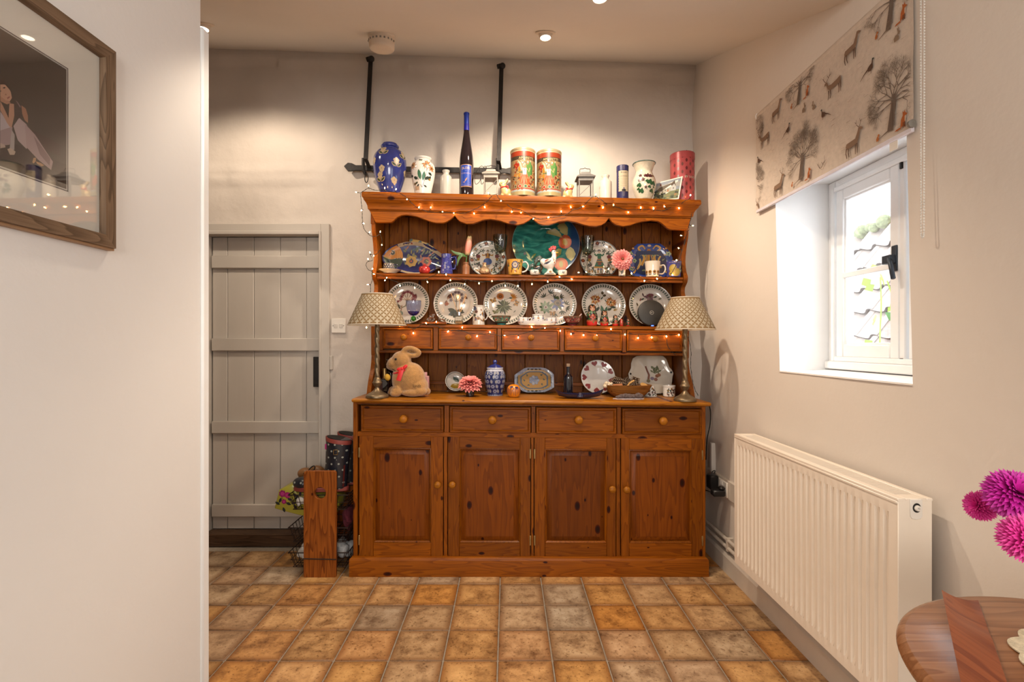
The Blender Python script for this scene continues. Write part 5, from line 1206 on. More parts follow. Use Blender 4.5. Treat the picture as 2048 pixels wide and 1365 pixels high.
def fruit(px, py): return ((px-1091)/67.2, (489-py)/67.2)
x, y = fruit(1129, 486); p.ell(x, y, .19, .215, '#b8481c', 0, 1, 24, 3); p.ell(x+.02, y, .13, .16, '#c8682a', 0, 2); p.ell(x, y-.01, .07, .11, '#b89a4c', .3, 3)
x, y = fruit(1120, 533); p.ell(x, y, .20, .20, '#b85428', 0, 1, 24, 3); p.ell(x, y, .13, .15, '#c06e38', 0, 2); p.ell(x+.0, y, .06, .10, '#a09458', 0, 3)
x, y = fruit(1138.5, 512); p.shape([(x-.14, y+.02), (x-.08, y+.16), (x+.01, y+.23), (x+.1, y+.15), (x+.16, y), (x+.10, y-.14), (x+.02, y-.22), (x-.09, y-.12)], '#a39a54', 1); p.ell(x-.01, y, .09, .13, '#b4a65c', 0, 2)
x, y = fruit(1113, 509); p.shape([(x-.1, y-.1), (x-.08, y+.08), (x+.05, y+.15), (x+.14, y+.12), (x+.11, y-.04), (x, y-.13)], '#8f8f4c', 1)
x, y = fruit(1119, 463); p.shape([(x-.40, y-.05), (x-.38, y+.02), (x-.15, y+.08), (x, y+.22), (x+.14, y+.25), (x+.24, y+.1), (x+.23, y-.12), (x+.08, y-.22), (x-.1, y-.14), (x-.25, y-.10)], '#a89a5c', 1, 3); p.ell(x+.1, y+.04, .1, .14, '#b4a464', .3, 2); p.ell(x-.37, y-.02, .02, .03, '#5a4a30', 0, 3)
p.leaf(*fruit(1114, 447), .3, .10, .25, '#b8562c', 1)
for a, b, l, an in ((1060, 521, .26, 2.1), (1061, 522, .25, .9), (1052, 516, .24, -.75), (1060, 535, .2, -.5)): x, y = fruit(a, b); p.leaf(x, y, l, .07, an, '#7c8f4c', 1); p.leaf(x, y, l*.8, .03, an, '#a3ae6c', 2)
for a, b in ((1070, 531), (1049, 511)): x, y = fruit(a, b); p.ell(x, y, .035, .045, '#201c28', 0, 1)
p.done('painted_fruit', t)
# cockerel
def cockerel(cx, Y, yt, label, dark, s_=1):
    L = place(cx, Y, sh1_z); H = wz(yt, Y)-L[2]; t = thing('cockerel_figure', label, 'ornament', L)
    b = MB(); e = lambda *a: eball(b, *a)
    b.lathe([(.20*H, 0), (.21*H, .03*H), (.17*H, .07*H), (.10*H, .12*H), (.09*H, .20*H), (.13*H, .28*H)], n=20, cap1=True)
    e((-.02*H, 0, .40*H), .25*H, .16*H, .17*H, -.35); e((.13*H, 0, .56*H), .09*H, .085*H, .20*H, .12); e((.13*H, 0, .76*H), .085*H, .075*H, .10*H); e((-.20*H, 0, .44*H), .15*H, .10*H, .12*H, .6)
    m = fuse(b, .028*H, 5); sf = proj_surf(m); part('body', m, M['rooster_dark'] if dark else M['white_glaze'], t, smooth=70)
    c = MB()
    for i, (x, z) in enumerate(((-.02, .87), (.03, .93), (.09, .955), (.15, .94))): eball(c, (x*H+.02*H, 0, z*H-.02*H), .042*H, .022*H, .075*H, -.5+.25*i)
    part('comb', fuse(c, .012*H, 2), M['red_glaze'], t, smooth=70)
    w = MB(); eball(w, (.20*H, -.01*H, .66*H), .032*H, .022*H, .052*H); part('wattle', w, M['red_glaze'], t)
    k_ = MB().lathe([(.035*H, 0), (.025*H, .03*H), (.001, .09*H)], n=10); k_.xf(Matrix.Translation((.20*H, 0, .755*H)) @ Matrix.Rotation(PI/2-.1, 4, 'Y')); part('beak', k_, mat('ochre_beak', (.55, .28, .03), .3), t)
    f = MB()
    for i in range(6): a = 2.1+i*.24; f.tube(spline([(-.22*H, 0, .46*H), (-.26*H+.14*H*math.cos(a), .03*H*(i % 2), .5*H+.16*H*math.sin(a)), (-.30*H+.24*H*math.cos(a+.5), .03*H*(i % 2), .46*H+.22*H*math.sin(a+.5))], 4), .03*H, 7)
    part('tail', fuse(f, .016*H, 2), M['rooster_dark'], t, smooth=70)
    p = Paint(sf, .0006, .0003); p.leaf(.04*H, .50*H, .30*H, .10*H, PI+.55, '#1e2244', 0); p.leaf(.02*H, .52*H, .26*H, .05*H, PI+.5, '#c8b8a4', 1); p.leaf(0, .5*H, .20*H, .08*H, PI+.2, '#9c2c24', 0)
    for x, z in ((.12, .50), (.10, .56), (.14, .42), (.2, .47)): p.ell(x*H, z*H, .022*H, .026*H, ['#b86a20', '#a8402c'][int(z*100) % 2], 0, 1, 8, 1)
    p.flower(0, .10*H, .06*H, '#b8862a', 5, .6, '#3a4470', 1); p.line([(-.12*H, .04*H), (.12*H, .04*H)], .02*H, '#26284a', 1, sub=6); p.ell(.155*H, .80*H, .018*H, .018*H, '#14120f', 0, 2, 8, 1); p.done('painted_plumage', t)
M['rooster_dark'] = mat('dark_green_plumage_glaze', (.035, .05, .035), .2, var=.7, vs=60, coat=.5)
cockerel(1100, 2.775, 491.5, 'white ceramic cockerel with red comb in front of the teal platter', False)
cockerel(1078, 2.80, 515, 'small dark ceramic cockerel half hidden behind the white one', True)
# egg cups
for cx, txt in ((1069, 'small white egg cup with a dark sprig left of the cockerel'), (1125, 'small white egg cup with a dark sprig right of the cockerel')):
    pr = sp((.018, 0), (.023, .003), (.0255, .012), (.0252, .022), (.0235, .027)); t, L = vessel('egg_cup', txt, 'egg cup', cx, 2.775, sh1_z, pr, M['white_glaze'])
    p = Paint(cyl_surf(prof_rad(pr)), .0005)
    for j in range(4): p.leaf(.001, .013, .009, .004, j*1.6+.4, '#3a4038', 0)
    p.leaf(.006, .012, .007, .003, .8, '#8a7a4c', 0); p.line([(.008, .008), (.014, .018)], .0008, '#4a4a44', 0); p.done('sprig', t)
# dark dish with silver figure
t = thing('wooden_dish', 'small dark brown dish on the upper shelf near the dahlia', 'dish', place(1207, 2.78, sh1_z))
part('body', MB().lathe([(.030, 0), (.038, .003), (.046, .010), (.044, .0105), (.03, .006), (.001, .005)], n=32, sy=.5), M['dark_wood'], t)
t = thing('silver_figure', 'tiny shiny silver standing figure on the dark dish', 'ornament', place(1208, 2.78, lambda x: sh1_z(x)+.005)); M['silver'] = mat('silver', (.72, .68, .62), .12, .95, var=.1)
b = MB().lathe(sp((.014, 0), (.013, .006), (.007, .014), (.008, .03), (.0055, .040), (.0035, .044)), n=20); eball(b, (0, 0, .050), .0065, .006, .0075); eball(b, (.009, 0, .030), .005, .004, .013, -.3)
part('body', fuse(b, .0014, 2), M['silver'], t, smooth=70)
# dahlias
def dahliamat(name, inner, mid, tip, r):
    m, nt, b, N, L_ = newmat(name); a = N.new('ShaderNodeAttribute'); a.attribute_name = 'Col'; sx = N.new('ShaderNodeSeparateColor'); L_.new(a.outputs['Color'], sx.inputs[0])
    rr = ramp(N, [(0, inner), (.5, mid), (1, tip)]); L_.new(sx.outputs[0], rr.inputs[0]); L_.new(rr.outputs[0], b.inputs['Base Color']); b.inputs['Roughness'].default_value = .55; b.inputs['Subsurface Weight'].default_value = 0; return m
def petals(r, layers, up0, w, cup):
    """rings of pointed petals; flower faces +Z; shade 0..1 from base to tip"""
    mb = MB(); R = random.Random(3)
    for li, (n, el, ln) in enumerate(layers):
        for i in range(n):
            az = 2*PI*(i+.5*(li % 2))/n+R.uniform(-.06, .06); e = el+R.uniform(-.07, .07); l = ln*r*R.uniform(.93, 1.05)
            rad = Vector((math.cos(az), math.sin(az), 0)); sd = Vector((-math.sin(az), math.cos(az), 0)); pts = []
            for j, (t_, ww) in enumerate(((.08, .18), (.35, .75), (.62, 1), (.85, .62), (1, .02))):
                ee = e-.28*t_; q = rad*(l*t_*math.cos(ee))+Vector((0, 0, l*t_*math.sin(ee)+.02*r*li)); h = w*r*ww*.5
                up = Vector((0, 0, 1)) if abs(math.sin(ee)) < .8 else -rad
                pts.append([q+sd*h+up*cup*h, q-up*.0, q-sd*h+up*cup*h])
            vs = [v for tr in pts for v in tr]; n0 = len(mb.v)
            for j in range(4):
                mb.col = (.1+.22*j+.06*(li/len(layers)),)*3; mb.add([] if j else vs, [])
                mb.f += [(n0+3*j, n0+3*j+1, n0+3*j+4, n0+3*j+3), (n0+3*j+1, n0+3*j+2, n0+3*j+5, n0+3*j+4)]; mb.c += [tuple([.1+.24*j])*3]*2
            mb.col = None
    return mb
LAY = [(20, .06, 1.0), (20, .26, .98), (18, .46, .92), (16, .68, .82), (13, .92, .68), (10, 1.15, .52), (7, 1.38, .36)]
DM = dahliamat('coral_pink_dahlia', (.50, .05, .04), (.66, .15, .14), (.74, .30, .27), .06)
def dahlia(name, label, loc, r, rot, stem, top=False):
    t = thing(name, label, 'flower', loc)
    o = part('petals', petals(r, LAY if top else LAY[:5], 0, .35, .30).xf(Matrix.Rotation(rot, 4, 'X')), DM, t, smooth=60, fix=False); o['kind'] = 'stuff'
    if not top:
        c = MB(); c.ball((0, 0, r*.16), r*.17, 12, 8); part('eye', c.xf(Matrix.Rotation(rot, 4, 'X')), mat('dahlia_eye', (.16, .05, .02), .8, var=.4, vs=200), t)
    part('stem', MB().tube(stem, .0035, 8), M['leaf'], t)
    return t
pr = sp((.0175, 0), (.0185, .003), (.0185, .03), (.0190, .050))
t, L = vessel('vase', 'tiny white cylinder vase under the upper pink dahlia', 'vase', 1244, 2.775, sh1_z, pr, M['white_glaze'])
p = Paint(cyl_surf(prof_rad(pr)), .0005); p.leaf(-.006, .008, .03, .014, 1.4, '#6a6a5c', 0); p.leaf(-.012, .02, .022, .008, 2, '#84846f', 0); p.done('leaf_print', t)
zf = wz(519, 2.74); dahlia('dahlia', 'open pink dahlia facing the room on the upper shelf', (wx(1245, 2.74), 2.748, zf), .0610, PI/2-.12, [(0, .006, -.006), (0, .022, -.04), (0, .026, L[2]+.03-zf)])
# octagonal majolica platter
Ya = 2.895; oct_ = [(1256, 535), (1256, 512), (1267, 493), (1276, 484), (1322, 483), (1337, 495), (1346, 513), (1345, 536), (1334, 549), (1322, 556), (1278, 556), (1264, 549)]
x0 = wx(1300, Ya); zb_ = sh1_z(x0); ol = [(wx(a, Ya)-x0, wz(b, Ya)) for a, b in oct_]; mn = min(b for a, b in ol); ol = [(a, b-mn) for a, b in ol]
t = thing('octagonal_platter', 'eight sided blue platter painted with ochre scrolls, right of the upper shelf', 'platter', (x0, 2.90, zb_+.001), (PI/2-math.radians(8), 0, 0))
rim_dish(ol, 'body', t, mat('royal_blue_glaze', (.022, .045, .19), .13, var=.4, vs=30, coat=.6), .018, .74)
def so(a, b): return (wx(a, Ya)-x0, wz(b, Ya)-mn)
ocx = sum(a for a, b in ol)/12; ocy = sum(b for a, b in ol)/12
def SO(u, v, h):
    r = max(abs(u-ocx)/.130, abs(v-ocy)/.105, (abs(u-ocx)/.130+abs(v-ocy)/.105)/1.42); return Vector((u, v, .0062+.0135*min(1, max(0, (r-.74)/.24))+h))
p = Paint(SO, .0007, .0002)
p.shape([so(a, b) for a, b in ((1271, 512), (1276, 498), (1324, 498), (1334, 513), (1334, 535), (1322, 546), (1280, 546), (1270, 536))], '#22325f', 0, 3)
OC = ['#d0922e', '#d8a850', '#b87826']
def scroll(pts, w, c=0):
    pts = [so(*a) for a in smooth_prof(list(pts), 6)]; p.line(pts, w*1.5, '#dcc890', 1, w*.6); p.line(pts, w, OC[c], 2, w*.4)
for sd in (-1, 1):
    m_ = lambda x: 1300+sd*(x-1300)
    scroll([(m_(1316), 528), (m_(1310), 512), (m_(1316), 500), (m_(1322), 493), (m_(1314), 488), (m_(1308), 494)], .010); scroll([(m_(1326), 538), (m_(1318), 520), (m_(1324), 508), (m_(1334), 506)], .009, 1); scroll([(m_(1304), 536), (m_(1306), 516), (m_(1303), 502)], .008, 2)
    scroll([(m_(1334), 545), (m_(1328), 536), (m_(1336), 528)], .007, 0)
    for x, y, s in ((1338, 505, 1.3), (1330, 518, 1.1), (1336, 535, 1.2), (1318, 505, .8), (1312, 540, 1), (1309, 506, .8)): a, b = so(m_(x), y); p.flower(a, b, .013*s, '#9fae84', 5, .8, '#3c5a40', 2)
    for x, y in ((1333, 494), (1346, 520), (1320, 552)): a, b = so(m_(x), y); p.ell(a, b, .007, .006, '#c0925c', 0, 2)
a, b = so(1300, 488); p.ell(a, b, .011, .006, '#cdb9a4', 0, 2); a, b = so(1300, 498); p.flower(a, b, .016, '#b87a28', 6, .7, '#8a4a18', 3); p.line([so(1290, 503), so(1310, 503)], .008, '#cdb080', 3); p.line([so(1300, 503), so(1298, 520), so(1300, 540)], .012, '#c08c38', 2, .02)
p.done('painted_scrolls', t)
# sunflower mug
pr = sp((.032, 0), (.035, .003), (.0375, .03), (.0395, .06), (.0435, .085))
t, L = vessel('mug', 'cream mug with a row of small sunflowers on the upper shelf', 'mug', 1305, 2.79, sh1_z, pr, mat('cream_mug_glaze', (.62, .55, .46), .15, var=.03, coat=.5), handle=(.040, .062, .036, .018, .032, .0042))
p = Paint(cyl_surf(prof_rad(pr)), .0005)
for u in (-.048, -.024, 0, .024, .048): p.flower(u, .025, .0105, '#b8801e', 12, .6, '#3a2c1c', 1, 0, .42); p.leaf(u, .008, .011, .005, .7, '#2c3a2c', 0); p.leaf(u, .008, .011, .005, 2.4, '#2c3a2c', 0)
p.done('sunflower_print', t)
# lemon pot
pr = sp((.034, 0), (.037, .004), (.0385, .03), (.039, .065), (.042, .080), (.0425, .086))
t, L = vessel('planter', 'small blue pot painted with yellow lemons at the right end of the upper shelf', 'pot', 1347.5, 2.79, sh1_z, pr, mat('violet_blue_glaze', (.045, .045, .20), .15, var=.3, coat=.5), rot=.15)
p = Paint(cyl_surf(prof_rad(pr)), .0005)
for u, v, r in ((-.024, .048, .022), (-.002, .024, .024), (-.030, .020, .016)): p.ell(u, v, r, r*.86, '#b89a3c', .6, 0, 16); p.ell(u+.003, v+.003, r*.6, r*.5, '#c8ae52', .6, 1)
for u, v, a in ((.014, .042, .9), (.016, .036, -.4), (.02, .03, .4)): p.leaf(u, v, .026, .014, a, '#7c9070', 1); p.leaf(u, v, .020, .006, a, '#a8b896', 2)
for i in range(-5, 6): p.ell(.0085*i, .078, .002, .0025, '#cdb9a4', 0, 1, 6, 1)
p.done('lemon_print', t)
# ================================================================= lower shelf, in front of the plates
Y2 = 2.80
def pl2(cx, Y=Y2): return place(cx, Y, sh2_z)
# blue wine glass with a green ball stem
L = pl2(827, 2.775); z = lambda py: wz(py, 2.775)-L[2]; w = 15.2*.002775
t = thing('wine_glass', 'blue glass goblet with a green ball stem in front of the lily plate', 'glass', L)
M['blue_glass'] = pane('pale_blue_glass', (.66, .72, .92), .15); M['blue_deep'] = pane('deep_blue_glass', (.16, .22, .62), .15)
pr = sp((.004, z(632)), (w*.5, z(630)), (w*.82, z(622)), (w*.98, z(610)), (w*1.0, z(602)))
part('bowl', MB().lathe(pr, n=40), M['blue_glass'], t, smooth=60)
part('bowl_base', MB().lathe(sp((.003, z(632)), (w*.46, z(629.6)), (w*.74, z(623.6)), (.002, z(623.4))), n=36), M['blue_deep'], t, smooth=60)
part('rim', MB().tube([(w*math.cos(2*PI*i/36), w*math.sin(2*PI*i/36), z(602)) for i in range(36)], .0008, 5, True), M['blue_deep'], t)
M['green_glass'] = pane('green_glass', (.20, .62, .16), .15)
b = MB(); b.ball((0, 0, (z(632)+z(643))/2), .0145, 20, 12); part('ball_stem', b, M['green_glass'], t, smooth=60)
part('foot', MB().lathe(sp((.034, 0), (.033, .002), (.018, .004), (.010, z(643)+.001)), n=32, cap1=True), M['clear'], t, smooth=60)
# little pine stand with crystal ornaments
Lb = pl2(869, 2.765); x0, x1 = wx(844.5, 2.765)-Lb[0], wx(893, 2.765)-Lb[0]
single('wooden_stand', MB().box(x0, x1, -.035, .030, 0, .013), M['pine_h'], 'thin pine board under the crystal ornaments', 'stand', Lb, bevel=.002)
M['crystal'] = glass('cut_crystal', (.93, .90, .86), 1.52)
def crystal(cx, kind, label):
    L = (wx(cx, 2.765), 2.765, sh2_z(wx(cx, 2.765))+.0145); t = thing('crystal_ornament', label, 'ornament', L)
    if kind == 0:
        b = MB(); eball(b, (0, 0, .0135), .021, .017, .0132, 0, 10); part('shell', b, M['crystal'], t, smooth=0)
        b = MB(); eball(b, (-.012, -.006, .010), .012, .010, .0095, 0, 8); eball(b, (.004, -.004, .030), .012, .010, .010, 0, 8); eball(b, (.012, 0, .036), .008, .008, .008, 0, 7); part('facets', b, M['crystal'], t, smooth=0)
    else:
        b = MB(); b.tube(spline([(-.008, 0, .004), (-.008, 0, .025), (-.012, 0, .046)], 3), .0035, 6); b.ball((-.012, 0, .050), .0055, 8, 6); part('stem', b, M['crystal'], t, smooth=0)
        b = MB(); eball(b, (.012, 0, .008), .017, .009, .0075, .35, 9); part('body', b, M['crystal'], t, smooth=0)
crystal(862, 0, 'rounded faceted crystal ornament on the thin pine board'); crystal(881, 1, 'upright slender crystal ornament at the right of the pine board')
# reed diffuser
L = pl2(918, 2.77); t = thing('reed_diffuser', 'clear square reed diffuser bottle with three reeds before the auricula plate', 'diffuser', L); hh = wz(631.5, 2.77)-L[2]
part('bottle', MB().box(-.0225, .0225, -.02, .02, 0, hh).box(-.009, .009, -.009, .009, hh, hh+.002), M['clear'], t, bevel=.003)
part('liquid', MB().box(-.0195, .0195, -.017, .017, .003, hh*.42), mat('amber_liquid', (.42, .22, .06), .1, alpha=.6), t, bevel=.002)
part('collar', MB().lathe([(.0105, hh), (.0105, hh+.020), (.008, hh+.0205), (.001, hh+.019)], n=24), mat('chrome', (.55, .55, .58), .1, .95, var=.2), t)
M['reed'] = mat('reed', (.55, .30, .12), .7, var=.15)
for dx, dy, ty in ((-16, .0, 586), (1.5, .01, 588), (13, .0, 587.5), (15, .008, 589)): part('reed', MB().tube([(dx*.0002, 0, hh+.002), (dx*.00277, dy, wz(ty, 2.77)-L[2])], .0015, 6), M['reed'], t)
p = Paint(lambda u, v, h: Vector((u, -.02-h, v)), .0006); p.rect(-.0165, .0165, hh*.45, hh*.85, '#cfc4b2', 0, 2, 2); p.text('NEOM', 0, hh*.60, .008, '#4a4440', 1); p.done('label', t, M['print'])
# floral jug
pr = sp((.0335, 0), (.034, .003), (.033, .04), (.0305, .075), (.0295, .095), (.032, .108))
t, L = vessel('jug', 'cream chintz patterned jug with a scroll handle before the lower plates', 'jug', 957.5, 2.785, sh2_z, pr, M['plate_glaze'], handle=None)
part('handle', MB().tube(spline([(.029, 0, .085), (.042, 0, .094), (.052, 0, .075), (.048, 0, .045), (.037, 0, .028), (.032, 0, .034)], 6), .0032, 8), M['plate_glaze'], t, smooth=60)
p = Paint(cyl_surf(prof_rad(pr)), .0005); R = random.Random(8)
for i in range(34):
    u, v = R.uniform(-.05, .05), R.uniform(.018, .100); c = R.choice(['#5a7096', '#b8864a', '#7a4a3c', '#4f5a44', '#6a84a4', '#a05a3c'])
    if i % 4 == 0: p.flower(u, v, .0105, c, 6, .7, '#4a4440', 1)
    else: p.leaf(u, v, .013, .006, R.uniform(-3, 3), c, 0)
p.leaf(-.025, .105, .03, .02, -1.3, '#54607c', 2); p.done('chintz_print', t)
# rice bowls
def bowl(cx, label, body, foot, c_in):
    pr = sp((.022, 0), (.0225, .006), (.027, .010), (.040, .022), (.049, .036), (.0535, .051))
    t, L = vessel('rice_bowl', label, 'bowl', cx, 2.785, sh2_z, pr, mat('bowl_glaze_'+label[:5], body, .2, var=.25, vs=50, coat=.4))
    p = Paint(cyl_surf(prof_rad(pr)), .0006); p.rect(-.075, .075, .0415, .0485, '#7a5a44', 0, 24, 1); p.rect(-.075, .075, .050, .0512, '#b8864a', 1, 24, 1); p.rect(-.05, .05, .010, .0155, '#4a3c34', 0, 24, 1); p.rect(-.034, .034, .001, .008, foot, 0, 16, 1)
    for u in (-.032, .032): p.ell(u, .029, .0085, .0105, '#d3bfae', 1); p.ell(u, .029, .0055, .0075, c_in, 2)
    R = random.Random(4)
    for i in range(14): u = R.uniform(-.02, .02); p.leaf(u, R.uniform(.021, .037), .008, .004, R.uniform(0, 3), R.choice(['#3a4440', '#8a3a30', '#c09878']), 1)
    for i in range(12): p.ell(-.066+.012*i, .045, .004, .0022, ['#4a6a58', '#a8603c'][i % 2], 0, 1, 6, 1)
    p.done('enamel_print', t); return t, L
bowl(1003, 'green enamelled rice bowl before the orange daisy plate', (.085, .20, .155), '#1c8a8c', '#a04434')
t, L = bowl(1145, 'red enamelled rice bowl holding a china spoon', (.20, .045, .045), '#7a2430', '#b85a40')
t = thing('china_spoon', 'china spoon resting in the red rice bowl', 'spoon', (L[0], L[1], L[2]+.02))
part('handle', MB().tube([(.008, 0, .004), (.030, 0, .022), (.051, 0, .046)], .0034, 8), mat('spoon_glaze', (.50, .33, .30), .2), t); b = MB(); eball(b, (-.004, 0, 0), .016, .009, .005, .4); part('bowl', b, M['white_glaze'], t)
# breakfast set: tray, two cups, lidded pot
L = pl2(1074.5, 2.765); s = .002765; hl = 40*s
t = thing('oval_tray', 'white oval dish carrying the little cups and lidded pot', 'dish', L)
M['white_china'] = mat('bright_white_china', (.70, .67, .65), .12, var=.02, coat=.5)
part('body', MB().lathe(sp((hl*.84, 0), (hl*.90, .004), (hl*.97, .016), (hl, .024))+[(hl*.985, .0245), (hl*.90, .009), (.001, .007)], n=56, sy=.42), M['white_china'], t, smooth=50)
def people(p, r, z0, h, wide):
    for u, c, c2 in ((-wide, '#6a6aa8', '#a84a44'), (0, '#c88422', '#2c2a34'), (wide, '#6a6aa8', '#a84a44')):
        p.shape([(u-.004*h, z0+.85*h*.03), (u+.004*h, z0+.85*h*.03), (u+.005*h, z0+.018*h), (u-.005*h, z0+.018*h)], c, 1)
        p.line([(u, z0+.024*h), (u-.011*h, z0+.008*h)], .004*h, c, 0); p.line([(u, z0+.024*h), (u+.011*h, z0+.008*h)], .004*h, c, 0)
        p.ell(u, z0+.031*h, .003*h, .0026*h, '#4a3a34', 0, 2, 8, 1); p.leaf(u, z0+.014*h, .014*h, .0045*h, -1.9, c2, 2); p.leaf(u, z0+.014*h, .014*h, .0045*h, -1.2, c2, 2)
zt_ = lambda x: sh2_z(x)+.0092
for cx, txt in ((1046.5, 'small white cup with orange and blue figures, left on the oval dish'), (1102, 'small white cup with orange and blue figures, right on the oval dish')):
    pr = sp((.021, 0), (.028, .003), (.0315, .012), (.032, .026), (.0325, .033)); t, L = vessel('cup', txt, 'cup', cx, 2.765, zt_, pr, M['white_china'], handle=(.032, .028, .031, .010, .013, .0028))
    p = Paint(cyl_surf(prof_rad(pr)), .0005); people(p, .031, .0, .9, .027); p.done('figures', t)
pr = sp((.027, 0), (.030, .003), (.033, .022), (.032, .038), (.029, .0455))
t, L = vessel('lidded_pot', 'white lidded sugar pot with painted figures and a glass knob', 'pot', 1076, 2.768, zt_, pr, M['white_china'], inner=False)
part('lid', MB().lathe(sp((.030, .0455), (.0325, .047), (.0315, .050), (.015, .0535), (.006, .055)), n=32, cap1=True), M['white_china'], t, smooth=50)
b = MB(); b.ball((0, 0, .062), .0075, 12, 8); part('knob', b, M['crystal'], t, smooth=60); p = Paint(cyl_surf(prof_rad(pr)), .0005); people(p, .032, .003, 1.2, .030); p.done('figures', t)
# nesting dolls
M['doll_red'] = mat('red_lacquer', (.50, .015, .012), .15, var=.1, coat=.5); M['doll_black'] = mat('black_lacquer', (.010, .012, .010), .15, coat=.5)
def doll(cx, hw, yt, label, plain=0):
    L = place(cx, 2.775, sh2_z); h = wz(yt, 2.775)-L[2]; r = hw*.002775
    pr = sp((r*.80, 0), (r*.90, h*.06), (r*1.0, h*.30), (r*.98, h*.45), (r*.80, h*.60), (r*.72, h*.68), (r*.74, h*.80), (r*.60, h*.92), (r*.25, h*.99), (.0006, h)); zc = h*.22 if not plain else h*.1
    t = thing('nesting_doll', label, 'doll', L); lo = [q for q in pr if q[1] <= zc]; hi = [q for q in pr if q[1] > zc]; lo.append(hi[0])
    part('base', MB().lathe(lo, n=32), M['doll_red'], t, smooth=60); part('body', MB().lathe(hi, n=32, cap0=False, cap1=True), M['doll_red'] if plain == 2 else M['doll_black'], t, smooth=60)
    S = cyl_surf(prof_rad(pr)); p = Paint(S, .0004); p.ell(0, h*.78, r*.50, h*.105, '#8a4a20', 0, 1, 16); p.ell(0, h*.76, r*.42, h*.085, '#d8a078', 0, 2, 14)
    for sd in (-1, 1):
        if hw > 5: p.ell(sd*r*.17, h*.775, r*.06, h*.011, '#2a2a30', 0, 3, 8, 1); p.line([(sd*r*.08, h*.80), (sd*r*.26, h*.803)], h*.005, '#5a3418', 3)
    p.ell(0, h*.725, r*.09, h*.010, '#a83428', 0, 3, 8, 1); p.leaf(-r*.06, h*.86, r*.5, r*.26, -.6+PI, '#a05a28', 3); p.leaf(r*.06, h*.86, r*.5, r*.26, -2.5+PI, '#a05a28', 3)
    R = random.Random(int(cx))
    for x, y, s, c in ((0, .46, .26, '#b83424'), (-.32, .38, .22, '#a02c20'), (.32, .38, .22, '#b03428'), (0, .30, .2, '#c04030')): p.flower(x*r, y*h, r*s*1.3, c, 6, .8, '#d8b070', 3)
    for i in range(22):
        x, y = R.uniform(-.95, .95), R.uniform(.14, .64); p.leaf(x*r, y*h, r*.34, r*.16, R.uniform(-3, 3), R.choice(['#2f8a3c', '#256c34', '#48a04a', '#c08a40']), 2)
    if not plain:
        for i in range(-3, 4): p.ring(i*r*.36, h*.235, r*.14, r*.19, '#b89a60', 2, 10)
        for i in range(-2, 3): p.ring(i*r*.36, h*.62, r*.12, r*.16, '#b0a48c', 2, 10)
    p.done('painted_flowers', t)
for a in ((1184, 11.3, 609, 'largest black and red nesting doll before the honeysuckle plate'), (1208.5, 8.7, 621, 'second largest nesting doll, right of the largest one'), (1230.5, 6.2, 630, 'middle sized nesting doll, third in the row'), (1243, 3.6, 638, 'tiny red nesting doll, fourth in the row', 2), (1256, 3.9, 637.5, 'tiny black nesting doll at the right end of the row', 1)): doll(*a)
# black disc hub
R_ = .0765; Yd = 2.80; l = math.radians(12); x = wx(1303, Yd)
t = thing('wireless_disc', 'black round wireless disc leaning before the last botanical plate', 'device', (x, Yd, sh2_z(x)+R_*math.cos(l)+.002), (PI/2-l, 0, 0))
M['disc'] = mat('charcoal_plastic', (.018, .016, .014), .5, var=.15)
part('body', MB().lathe(sp((R_*.8, -.022), (R_*.97, -.016), (R_, -.006), (R_*.985, .001), (R_*.93, .004))+[(.001, .0055)], n=64), M['disc'], t, smooth=50)
p = Paint(lambda u, v, h: Vector((u, v, .0055+h)), .0003); p.ring(0, 0, .0095, .0112, '#c9c2b8', 0, 32); p.text('BT', 0, -.0035, .010, '#c9c2b8', 0); p.done('emblem', t, M['print'])
b = MB().box(-.007, .007, -R_*.998, -R_*.955, -.002, .0055); part('light', b, emit('blue_indicator', (.05, .12, 1), 6), t, bevel=.001)
# ================================================================= on the worktop
def pw(cx, Y): return place(cx, Y, wt_z)
